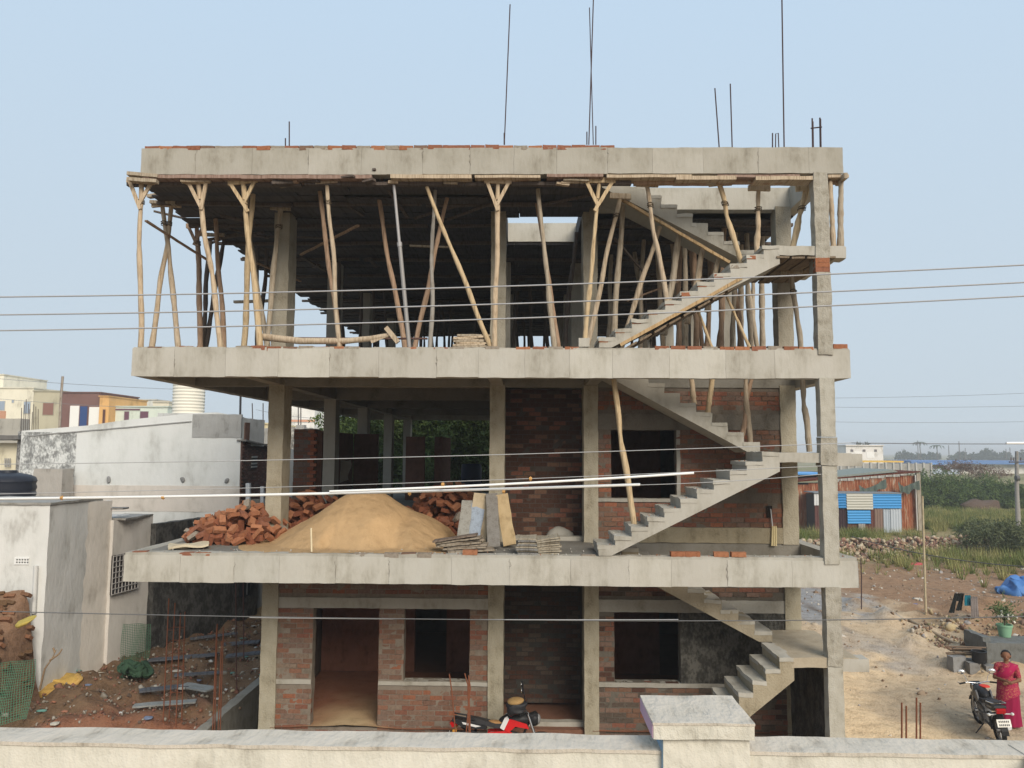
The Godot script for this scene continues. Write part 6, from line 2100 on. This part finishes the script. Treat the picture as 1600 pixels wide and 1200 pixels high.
	for i in 14:
		ls.append([Transform3D(any_turn().scaled(Vector3.ONE * .04), Vector3(.05 + rng.randfn() * .1, .6 + rng.randfn() * .1, .15 + rng.randfn() * .06)), Color(.75, .72, .62)])
	scatter("flowers", stn, mat(1, 1, 1, "", 1, 0, .95, true, true), ls, fp)


# ================================================================ motorcycles
func motorcycle(called: String, at: Vector3, turn: float, lean: float, label: String, red: bool) -> void:
	var t := thing(called, at, label, "motorcycle", "", turn)
	t.rotation.x = 0.0
	t.rotation = Vector3(0, turn, 0)
	t.scale = Vector3.ONE * .93
	var tilt := Basis.from_euler(Vector3(lean, 0, 0))
	var up := .14 if red else .0
	# its own axes: x forward, y up, z to its right
	var black := plain(.018, .018, .02, .45)
	var rubber := plain(.014, .014, .014, .85)
	var chrome := plain(.55, .55, .56, .22, .9)
	var alloy := plain(.16, .16, .165, .4, .6)
	var paint := plain(.52, .018, .02, .25) if red else plain(.02, .02, .024, .25)
	var white := plain(.62, .61, .60, .3)
	var add := func(m: MB, n: String, mt: Material, p: Node3D) -> MeshInstance3D:
		var o := own(m, n, p, mt)
		if p == t: o.transform = Transform3D(tilt, Vector3.ZERO)
		return o
	var b: MB
	for w in [[-.63, .30], [.66, .30]]:
		var wheel: MeshInstance3D
		b = mb()
		var ring := []
		for k in 25: ring.append(Vector3(w[0] + cos(TAU * k / 24) * (w[1] - .045), w[1] + sin(TAU * k / 24) * (w[1] - .045), 0))
		b.tube(ring, [.048], 9, false)
		wheel = add.call(b, "wheel", rubber, t)
		b = mb()
		ring = []
		for k in 25: ring.append(Vector3(w[0] + cos(TAU * k / 24) * (w[1] - .10), w[1] + sin(TAU * k / 24) * (w[1] - .10), 0))
		b.tube(ring, [.018], 6, false)
		for k in 6:
			var a := TAU * k / 6
			b.bar(Vector3(w[0], w[1], 0), Vector3(w[0] + cos(a) * (w[1] - .1), w[1] + sin(a) * (w[1] - .1), 0), .03, .02, Vector3.BACK)
		b.tube([Vector3(w[0], w[1], -.06), Vector3(w[0], w[1], .06)], [.05], 10)
		add.call(b, "rim", alloy, wheel)
	b = mb()      # frame and swing arm
	b.tube([Vector3(.45, .82, 0), Vector3(.30, .52, 0), Vector3(.22, .28, 0), Vector3(-.15, .26, 0), Vector3(-.2, .5, 0), Vector3(-.75, .72, 0)], [.022], 7)
	for s in [-1.0, 1.0]:
		b.tube([Vector3(-.12, .34, s * .09), Vector3(-.63, .30, s * .09)], [.02], 6)
		b.tube([Vector3(-.50, .66, s * .12), Vector3(-.60, .32, s * .12)], [.028], 7)
	add.call(b, "frame", black, t)
	b = mb()
	b.box(Vector3(.08, .36, 0), Vector3(.30, .22, .22), Basis.IDENTITY, .07, .015)
	b.box(Vector3(.16, .54, 0), Vector3(.15, .2, .16), Basis.from_euler(Vector3(0, 0, -.25)))
	for k in 5: b.box(Vector3(.165 + k * .002, .47 + k * .032, 0), Vector3(.2, .012, .2), Basis.from_euler(Vector3(0, 0, -.25)))
	b.tube([Vector3(.05, .36, -.14), Vector3(.05, .36, .14)], [.085], 12)
	add.call(b, "engine", alloy, t)
	b = mb()
	b.tube([Vector3(.24, .48, .09), Vector3(.28, .28, .11), Vector3(.0, .22, .13), Vector3(-.3, .27, .14), Vector3(-.78, .40, .15)], [.02, .02, .025, .045, .05], 9)
	add.call(b, "exhaust", black if red else chrome, t)
	b = mb()      # tank
	b.ell(Vector3(.20, .84, 0), Vector3(.30, .13, .135), Basis.from_euler(Vector3(0, 0, .10)), 18, 10)
	add.call(b, "tank", black, t)
	for s in [-1.0, 1.0]:
		b = mb()
		b.prism(PackedVector2Array([Vector2(-.06, .74), Vector2(.02, .90), Vector2(.16, .87), Vector2(.40, .80), Vector2(.44, .72), Vector2(.20, .76), Vector2(.08, .66)]), .012, -.012, Transform3D(Basis.IDENTITY, Vector3(0, .0, s * .142)))
		var pn: MeshInstance3D = add.call(b, "tank_panel", paint, t)
		b = mb()
		b.prism(PackedVector2Array([Vector2(-.07, .74), Vector2(.01, .90), Vector2(.06, .93), Vector2(.09, .88), Vector2(.0, .70)]), .016, -.016, Transform3D(Basis.IDENTITY, Vector3(0, .0, s * .142)))
		add.call(b, "stripe", white if red else plain(.10, .10, .105, .4), pn)
		b = mb()
		b.prism(PackedVector2Array([Vector2(-.30, .58), Vector2(.12, .60), Vector2(.14, .66), Vector2(.06, .69), Vector2(-.28, .66)]), .01, -.01, Transform3D(Basis.IDENTITY, Vector3(0, .0, s * .13)))
		pn = add.call(b, "side_panel", paint if red else black, t)
		b = mb()
		b.prism(PackedVector2Array([Vector2(-.26, .585), Vector2(.09, .605), Vector2(.09, .63), Vector2(-.24, .615)]), .014, -.014, Transform3D(Basis.IDENTITY, Vector3(0, .0, s * .13)))
		add.call(b, "stripe", white if red else plain(.10, .10, .105, .4), pn)
	b = mb()      # seat and tail
	var seat := [Vector3(.0, .76, 0), Vector3(-.16, .765, 0), Vector3(-.32, .80, 0), Vector3(-.48, .84, 0), Vector3(-.66, .86, 0)]
	for k in 4:
		b.bar(seat[k], seat[k + 1] + (seat[k + 1] - seat[k]) * .06, .24 - k * .015, .075, Vector3.UP, .06, .004)
	var se: MeshInstance3D = add.call(b, "seat", plain(.035, .034, .036, .6), t)
	if red:
		b = mb()
		b.ell(Vector3(-.13, .80, 0), Vector3(.17, .035, .11), Basis.from_euler(Vector3(0, 0, -.08)), 14, 8)
		add.call(b, "seat_cloth", mat(.40, .22, .09, "sand", .3, .4), se)
	b = mb()
	b.prism(PackedVector2Array([Vector2(-.30, .70), Vector2(-.34, .78), Vector2(-.60, .82), Vector2(-.90, .88), Vector2(-.92, .84), Vector2(-.70, .72)]), .11, -.11)
	var tail: MeshInstance3D = add.call(b, "tail", black, t)
	b = mb()
	b.prism(PackedVector2Array([Vector2(-.40, .755), Vector2(-.60, .80), Vector2(-.74, .825), Vector2(-.72, .79), Vector2(-.5, .74)]), .118, -.118)
	add.call(b, "stripe", white if red else plain(.2, .2, .2, .4), tail)
	b = mb()
	b.box(Vector3(-.885, .79, 0), Vector3(.10, .09, .17), Basis.from_euler(Vector3(0, 0, .5)), .04, .01)
	add.call(b, "tail_light", plain(.42, .01, .012, .2), t)
	b = mb()
	b.tube([Vector3(-.50, .86, .13), Vector3(-.88, .93, .12), Vector3(-.90, .93, -.12), Vector3(-.50, .86, -.13)], [.014], 7)
	add.call(b, "grab_rail", black if red else chrome, t)
	b = mb()      # rear fender and number plate
	var arc := []
	for k in 7:
		var a := deg_to_rad(95.0 + k * 14.0)
		arc.append(Vector3(-.63 + cos(a) * .36, .30 + sin(a) * .36, 0))
	for k in 6: b.bar(arc[k], arc[k + 1], .13, .012, Vector3.UP)
	add.call(b, "rear_fender", black, t)
	b = mb()
	b.box(Vector3(-.985, .56, 0), Vector3(.012, .15, .26), Basis.from_euler(Vector3(0, 0, -.25)))
	var plate: MeshInstance3D = add.call(b, "number_plate", plain(.78, .77, .72, .5), t)
	for k in 2:
		b = mb()
		for j in 6:
			b.box(Vector3(-.993 - (.008 if k == 1 else -.008) * 1.0, .56 + (.032 if k == 0 else -.032), -.085 + j * .034), Vector3(.012, .036, .018), Basis.from_euler(Vector3(0, 0, -.25)))
		add.call(b, "plate_marks", plain(.10, .10, .10, .6), plate)
	for s in [-1.0, 1.0]:
		b = mb()
		b.tube([Vector3(-.84, .70, s * .08), Vector3(-.86, .70, s * .2)], [.012], 6)
		b.ell(Vector3(-.86, .70, s * .22), Vector3(.045, .03, .035), Basis.IDENTITY, 10, 6)
		add.call(b, "indicator", plain(.55, .26, .04, .3) if red else plain(.6, .6, .58, .2), t)
	# front end
	b = mb()
	for s in [-1.0, 1.0]:
		b.tube([Vector3(.66, .30, s * .085), Vector3(.50, .72, s * .085), Vector3(.42, .95, s * .085)], [.026, .022, .018], 8)
	add.call(b, "fork", chrome, t)
	b = mb()
	arc = []
	for k in 8:
		var a := deg_to_rad(30.0 + k * 17.0)
		arc.append(Vector3(.66 + cos(a) * .335, .30 + sin(a) * .335, 0))
	for k in 7: b.bar(arc[k], arc[k + 1], .12, .014, Vector3.UP)
	add.call(b, "front_fender", black, t)
	b = mb()
	b.ell(Vector3(.53, .86, 0), Vector3(.11, .12, .11), Basis.IDENTITY, 14, 9)
	var hl: MeshInstance3D = add.call(b, "headlight", black, t)
	b = mb()
	b.ell(Vector3(.60, .86, 0), Vector3(.05, .09, .085), Basis.IDENTITY, 12, 8)
	add.call(b, "lens", plain(.2, .2, .2, .1), hl)
	b = mb()
	b.prism(PackedVector2Array([Vector2(.42, .93), Vector2(.56, .98), Vector2(.60, .94), Vector2(.47, .90)]), .10, -.10)
	add.call(b, "instrument_cluster", black, t)
	b = mb()
	b.tube([Vector3(.30, 1.0, -.37), Vector3(.36, 1.01, -.2), Vector3(.41, .97, 0), Vector3(.36, 1.01, .2), Vector3(.30, 1.0, .37)], [.013], 8)
	var hb: MeshInstance3D = add.call(b, "handlebar", chrome, t)
	for s in [-1.0, 1.0]:
		b = mb()
		b.tube([Vector3(.345, 1.008, s * .25), Vector3(.30, 1.0, s * .38)], [.02], 8)
		add.call(b, "grip", rubber, hb)
		b = mb()
		b.tube([Vector3(.37, 1.0, s * .2), Vector3(.36, 1.13 + up, s * .23), Vector3(.33, 1.22 + up, s * .29)], [.008], 6)
		b.ell(Vector3(.32, 1.25 + up, s * .31), Vector3(.022, .055, .085), Basis.IDENTITY, 12, 8)
		var mr: MeshInstance3D = add.call(b, "mirror", black if red else plain(.4, .4, .4, .4), t)
		b = mb()
		b.ell(Vector3(.305, 1.25 + up, s * .31), Vector3(.012, .045, .072), Basis.IDENTITY, 12, 8)
		add.call(b, "mirror_glass", plain(.75, .76, .78, .08, .9), mr)
	b = mb()
	b.tube([Vector3(.0, .24, -.1), Vector3(-.08, .0, -.26 + lean)], [.012], 6)
	add.call(b, "side_stand", black, t)


func vehicles() -> void:
	motorcycle("motorcycle", Vector3(-.36, .0, -1.05), 0.02, -.12, "red and black motorcycle parked beside the ground floor wall, half hidden by the parapet", true)
	var hm := mb()
	hm.ell(Vector3.ZERO, Vector3(.17, .12, .14), Basis.from_euler(Vector3(0, 0, .1)), 26, 16, .09, 70.0)
	solo(hm, "black_bag", plain(.022, .022, .025, .5), Transform3D(Basis.IDENTITY, Vector3(-.16, 1.03, -1.0)), "black bag sitting on the tank of the red motorcycle", "bag")
	var ct := mb()
	ct.ell(Vector3.ZERO, Vector3(.14, .055, .12), Basis.from_euler(Vector3(0, 0, .06)), 14, 8, .02, 40)
	solo(ct, "tan_cloth", mat(.38, .24, .10, "sand", .3, .4), Transform3D(Basis.IDENTITY, Vector3(-.17, 1.13, -.99)), "tan cloth folded on top of the black bag", "cloth")
	motorcycle("motorcycle", Vector3(9.43, -.5, -4.42), 1.36, -.10, "black motorcycle with a white number plate seen from behind next to the woman", false)
	var rc := mb()
	rc.ell(Vector3.ZERO, Vector3(.12, .02, .10), Basis.IDENTITY, 14, 8)
	solo(rc, "red_cloth", plain(.62, .05, .03, .6), Transform3D(Basis.from_euler(Vector3(0, 1.36, 0)), Vector3(9.47, .40, -4.62)), "red cloth lying on the tank of the black motorcycle", "cloth")


# ================================================================ the woman
# surface nets over tapered capsules joined smoothly: [a, b, ra, rb]
func body_mesh(bones: Array, cell: float, k: float, out_mb: MB) -> void:
	var lo := Vector3.ONE * 1e9
	var hi := -lo
	for b in bones:
		var r := maxf(b[2], b[3]) + k + cell * 2.0
		for e in [b[0], b[1]]:
			lo = lo.min(e - Vector3.ONE * r)
			hi = hi.max(e + Vector3.ONE * r)
	var n := Vector3i(((hi - lo) / cell).ceil()) + Vector3i.ONE
	var f := PackedFloat32Array()
	f.resize(n.x * n.y * n.z)
	f.fill(1e3)
	for b in bones:
		var r := maxf(b[2], b[3]) + k + cell * 2.0
		var bl: Vector3 = (b[0] as Vector3).min(b[1]) - Vector3.ONE * r
		var bh: Vector3 = (b[0] as Vector3).max(b[1]) + Vector3.ONE * r
		var i0 := Vector3i(((bl - lo) / cell).floor()).clamp(Vector3i.ZERO, n - Vector3i.ONE)
		var i1 := Vector3i(((bh - lo) / cell).ceil()).clamp(Vector3i.ZERO, n - Vector3i.ONE)
		var ab: Vector3 = b[1] - b[0]
		var l2 := maxf(ab.length_squared(), 1e-9)
		for z in range(i0.z, i1.z + 1):
			for y in range(i0.y, i1.y + 1):
				for x in range(i0.x, i1.x + 1):
					var p := lo + Vector3(x, y, z) * cell
					var t := clampf((p - b[0]).dot(ab) / l2, 0.0, 1.0)
					var d: float = (p - b[0] - ab * t).length() - lerpf(b[2], b[3], t)
					var at := (z * n.y + y) * n.x + x
					var o := f[at]
					var h := maxf(k - absf(o - d), 0.0) / k
					f[at] = minf(o, d) - h * h * k * .25
	var ids := {}
	var vs := []
	for z in n.z - 1:
		for y in n.y - 1:
			for x in n.x - 1:
				var at := (z * n.y + y) * n.x + x
				var s := 0
				for c in 8:
					if f[at + (c & 1) + ((c >> 1) & 1) * n.x + (c >> 2) * n.x * n.y] < 0.0: s += 1
				if s == 0 or s == 8: continue
				var sum := Vector3.ZERO
				var cnt := 0
				for e in [[0, 1], [2, 3], [4, 5], [6, 7], [0, 2], [1, 3], [4, 6], [5, 7], [0, 4], [1, 5], [2, 6], [3, 7]]:
					var a: int = e[0]
					var b: int = e[1]
					var fa := f[at + (a & 1) + ((a >> 1) & 1) * n.x + (a >> 2) * n.x * n.y]
					var fb := f[at + (b & 1) + ((b >> 1) & 1) * n.x + (b >> 2) * n.x * n.y]
					if (fa < 0.0) == (fb < 0.0): continue
					var t := fa / (fa - fb)
					sum += Vector3(a & 1, (a >> 1) & 1, a >> 2).lerp(Vector3(b & 1, (b >> 1) & 1, b >> 2), t)
					cnt += 1
				ids[at] = vs.size()
				vs.append(lo + (Vector3(x, y, z) + sum / cnt) * cell)
	out_mb.g += 1
	var sx := 1
	var sy := n.x
	var sz := n.x * n.y
	for z in range(1, n.z - 1):
		for y in range(1, n.y - 1):
			for x in range(1, n.x - 1):
				var at := (z * n.y + y) * n.x + x
				var ins := f[at] < 0.0
				for ax in 3:
					var st: int = [sx, sy, sz][ax]
					if ins == (f[at + st] < 0.0): continue
					var u: int = [sy, sz, sx][ax]
					var w: int = [sz, sx, sy][ax]
					var q := [vs[ids[at - u - w]], vs[ids[at - w]], vs[ids[at]], vs[ids[at - u]]]
					if ins: out_mb.quad(q[0], q[3], q[2], q[1])
					else: out_mb.quad(q[0], q[1], q[2], q[3])


func woman() -> void:
	# her own axes: y up, z the way she faces, x to her left; 1.52 m tall
	var at := Vector3(10.106, -0.5, -4.903)
	var t := thing("person", at, "woman in a magenta and gold sari standing with hands joined, looking towards the building", "person", "", -.55)
	var m := mb()
	var bones := [
		[Vector3(0, .80, 0), Vector3(0, 1.0, 0), .115, .105], [Vector3(0, 1.0, 0), Vector3(0, 1.18, -.01), .105, .12], [Vector3(-.11, 1.22, -.01), Vector3(.11, 1.22, -.01), .06, .06], [Vector3(0, 1.2, 0), Vector3(0, 1.34, .01), .05, .045],
		[Vector3(-.08, .80, 0), Vector3(-.085, .42, .01), .085, .055], [Vector3(-.085, .42, .01), Vector3(-.085, .07, -.01), .052, .036],
		[Vector3(.08, .80, 0), Vector3(.085, .42, .01), .085, .055], [Vector3(.085, .42, .01), Vector3(.085, .07, -.01), .052, .036],
		[Vector3(-.085, .045, -.03), Vector3(-.095, .03, .13), .036, .026], [Vector3(.085, .045, -.03), Vector3(.095, .03, .13), .036, .026],
		[Vector3(-.165, 1.21, -.01), Vector3(-.215, .98, .02), .046, .036], [Vector3(-.215, .98, .02), Vector3(-.03, .97, .20), .035, .024],
		[Vector3(.165, 1.21, -.01), Vector3(.215, .98, .02), .046, .036], [Vector3(.215, .98, .02), Vector3(.05, .94, .21), .035, .024]]
	body_mesh(bones, .014, .035, m)
	# head
	body_mesh([[Vector3(0, 1.46, .0), Vector3(0, 1.45, .01), .082, .08], [Vector3(0, 1.40, .03), Vector3(0, 1.385, .045), .052, .04], [Vector3(0, 1.44, .085), Vector3(0, 1.42, .098), .010, .014], [Vector3(-.03, 1.395, .075), Vector3(.03, 1.395, .075), .012, .012], [Vector3(-.082, 1.43, 0), Vector3(-.082, 1.45, 0), .012, .016], [Vector3(.082, 1.43, 0), Vector3(.082, 1.45, 0), .012, .016], [Vector3(0, 1.33, 0), Vector3(0, 1.38, .01), .044, .045]], .006, .018, m)
	# hands joined before the waist, fingers one by one
	for s in [-1.0, 1.0]:
		var w := Vector3(-.03, .97, .20) if s < 0 else Vector3(.05, .94, .21)
		var dir := Vector3(-s * .85, -.12, .5).normalized()
		var side := Vector3(0, 1, 0)
		var hb := [[w, w + dir * .075, .024, .030]]
		for k in 4:
			var base := w + dir * .075 + side * (.024 - k * .016)
			var l: float = [.062, .070, .066, .050][k]
			var mid := base + dir * l * .5
			hb.append([base, mid, .0085, .008])
			hb.append([mid, mid + (dir + Vector3(0, -.5, -.5)).normalized() * l * .5, .008, .0065])
		hb.append([w + dir * .02 + side * .02, w + dir * .06 + side * .05, .011, .008])
		body_mesh(hb, .005, .006, m)
	var skin := plain(.20, .095, .055, .6)
	own(m, "body", t, skin)
	# face details and hair
	m = mb()
	for s in [-1.0, 1.0]: m.ell(Vector3(s * .032, 1.452, .074), Vector3(.014, .008, .008), Basis.IDENTITY, 10, 6)
	own(m, "eyes", t, plain(.03, .025, .025, .3))
	m = mb()
	m.ell(Vector3(0, 1.395, .086), Vector3(.022, .006, .006), Basis.IDENTITY, 10, 6)
	own(m, "mouth", t, plain(.20, .05, .045, .5))
	m = mb()
	body_mesh([[Vector3(0, 1.475, -.022), Vector3(0, 1.46, -.03), .086, .084], [Vector3(-.055, 1.46, -.01), Vector3(-.06, 1.41, -.03), .04, .03], [Vector3(.055, 1.46, -.01), Vector3(.06, 1.41, -.03), .04, .03], [Vector3(0, 1.42, -.10), Vector3(0, 1.40, -.11), .045, .045]], .009, .02, m)
	own(m, "hair", t, plain(.012, .010, .010, .5))
	# sari: pleated skirt, blouse, and the cloth drawn over one shoulder
	m = mb()
	m.g = 1
	var rings := [[.05, .235, .205], [.12, .23, .20], [.30, .215, .185], [.50, .21, .18], [.68, .205, .175], [.80, .19, .165], [.90, .165, .145], [.98, .150, .135]]
	var seg := 64
	for i in rings.size() - 1:
		for k in seg:
			var q := []
			for e in [[i, k], [i + 1, k], [i + 1, k + 1], [i, k + 1]]:
				var r: Array = rings[e[0]]
				var a: float = TAU * e[1] / seg
				var fold: float = 1.0 + .045 * sin(a * 11.0 + r[0] * 3.0) * clampf(1.1 - r[0], 0, 1) * (1.3 if sin(a) > .2 else .6)
				q.append(Vector3(cos(a) * r[1] * fold, r[0], sin(a) * r[2] * fold))
			m.quad(q[0], q[3], q[2], q[1])
	own(m, "sari_skirt", t, plain(.25, .010, .052, .8))
	m = mb()
	body_mesh([[Vector3(0, 1.0, 0), Vector3(0, 1.18, -.01), .118, .132], [Vector3(-.12, 1.225, -.01), Vector3(.12, 1.225, -.01), .066, .066], [Vector3(-.165, 1.215, -.01), Vector3(-.205, 1.05, .012), .058, .050], [Vector3(.165, 1.215, -.01), Vector3(.205, 1.05, .012), .058, .050], [Vector3(-.06, 1.13, .07), Vector3(.06, 1.13, .07), .065, .065]], .012, .03, m)
	own(m, "blouse", t, mat(1, 1, 1, "cloth", .55, .3, .8, false))
	m = mb()      # the patterned end wrapped round the hips
	m.g = 1
	for i in 10:
		for k in seg:
			var q := []
			for e in [[i, k], [i + 1, k], [i + 1, k + 1], [i, k + 1]]:
				var f: float = e[0] / 10.0
				var a: float = TAU * e[1] / seg
				var y := lerpf(.58 + .12 * cos(a), 1.02, f)
				var rr := lerpf(.228, .165, f) * (1.0 + .02 * sin(a * 7.0 + f * 6.0))
				q.append(Vector3(cos(a) * rr, y, sin(a) * rr * .88))
			m.quad(q[0], q[3], q[2], q[1])
	own(m, "sari_wrap", t, mat(1, 1, 1, "cloth", .62, .3, .8, false))
	m = mb()      # the drape from the right hip up over her left shoulder and down the back
	m.g = 1
	var path := [Vector3(-.17, .96, .07), Vector3(-.08, 1.06, .15), Vector3(.02, 1.15, .155), Vector3(.11, 1.25, .09), Vector3(.13, 1.30, .0), Vector3(.13, 1.22, -.10), Vector3(.12, 1.0, -.15), Vector3(.12, .7, -.20), Vector3(.12, .45, -.225)]
	for i in path.size() - 1:
		for j in 6:
			var q := []
			for e in [[0, 0], [1, 0], [1, 1], [0, 1]]:
				var p: Vector3 = path[i + e[0]]
				var v: float = (j + e[1]) / 6.0 - .5
				var acr := Vector3(.6, -.75, .1) if i + e[0] < 3 else Vector3(1, -.25, 0)
				q.append(p + acr.normalized() * v * .17 + Vector3(0, 0, .010 * sin(v * 26.0) * (1 if p.z >= 0 else -1) - absf(v) * .05 * (1 if p.z >= 0 else -1)))
			m.quad(q[0], q[1], q[2], q[3])
	own(m, "sari_drape", t, plain(.36, .012, .070, .8))
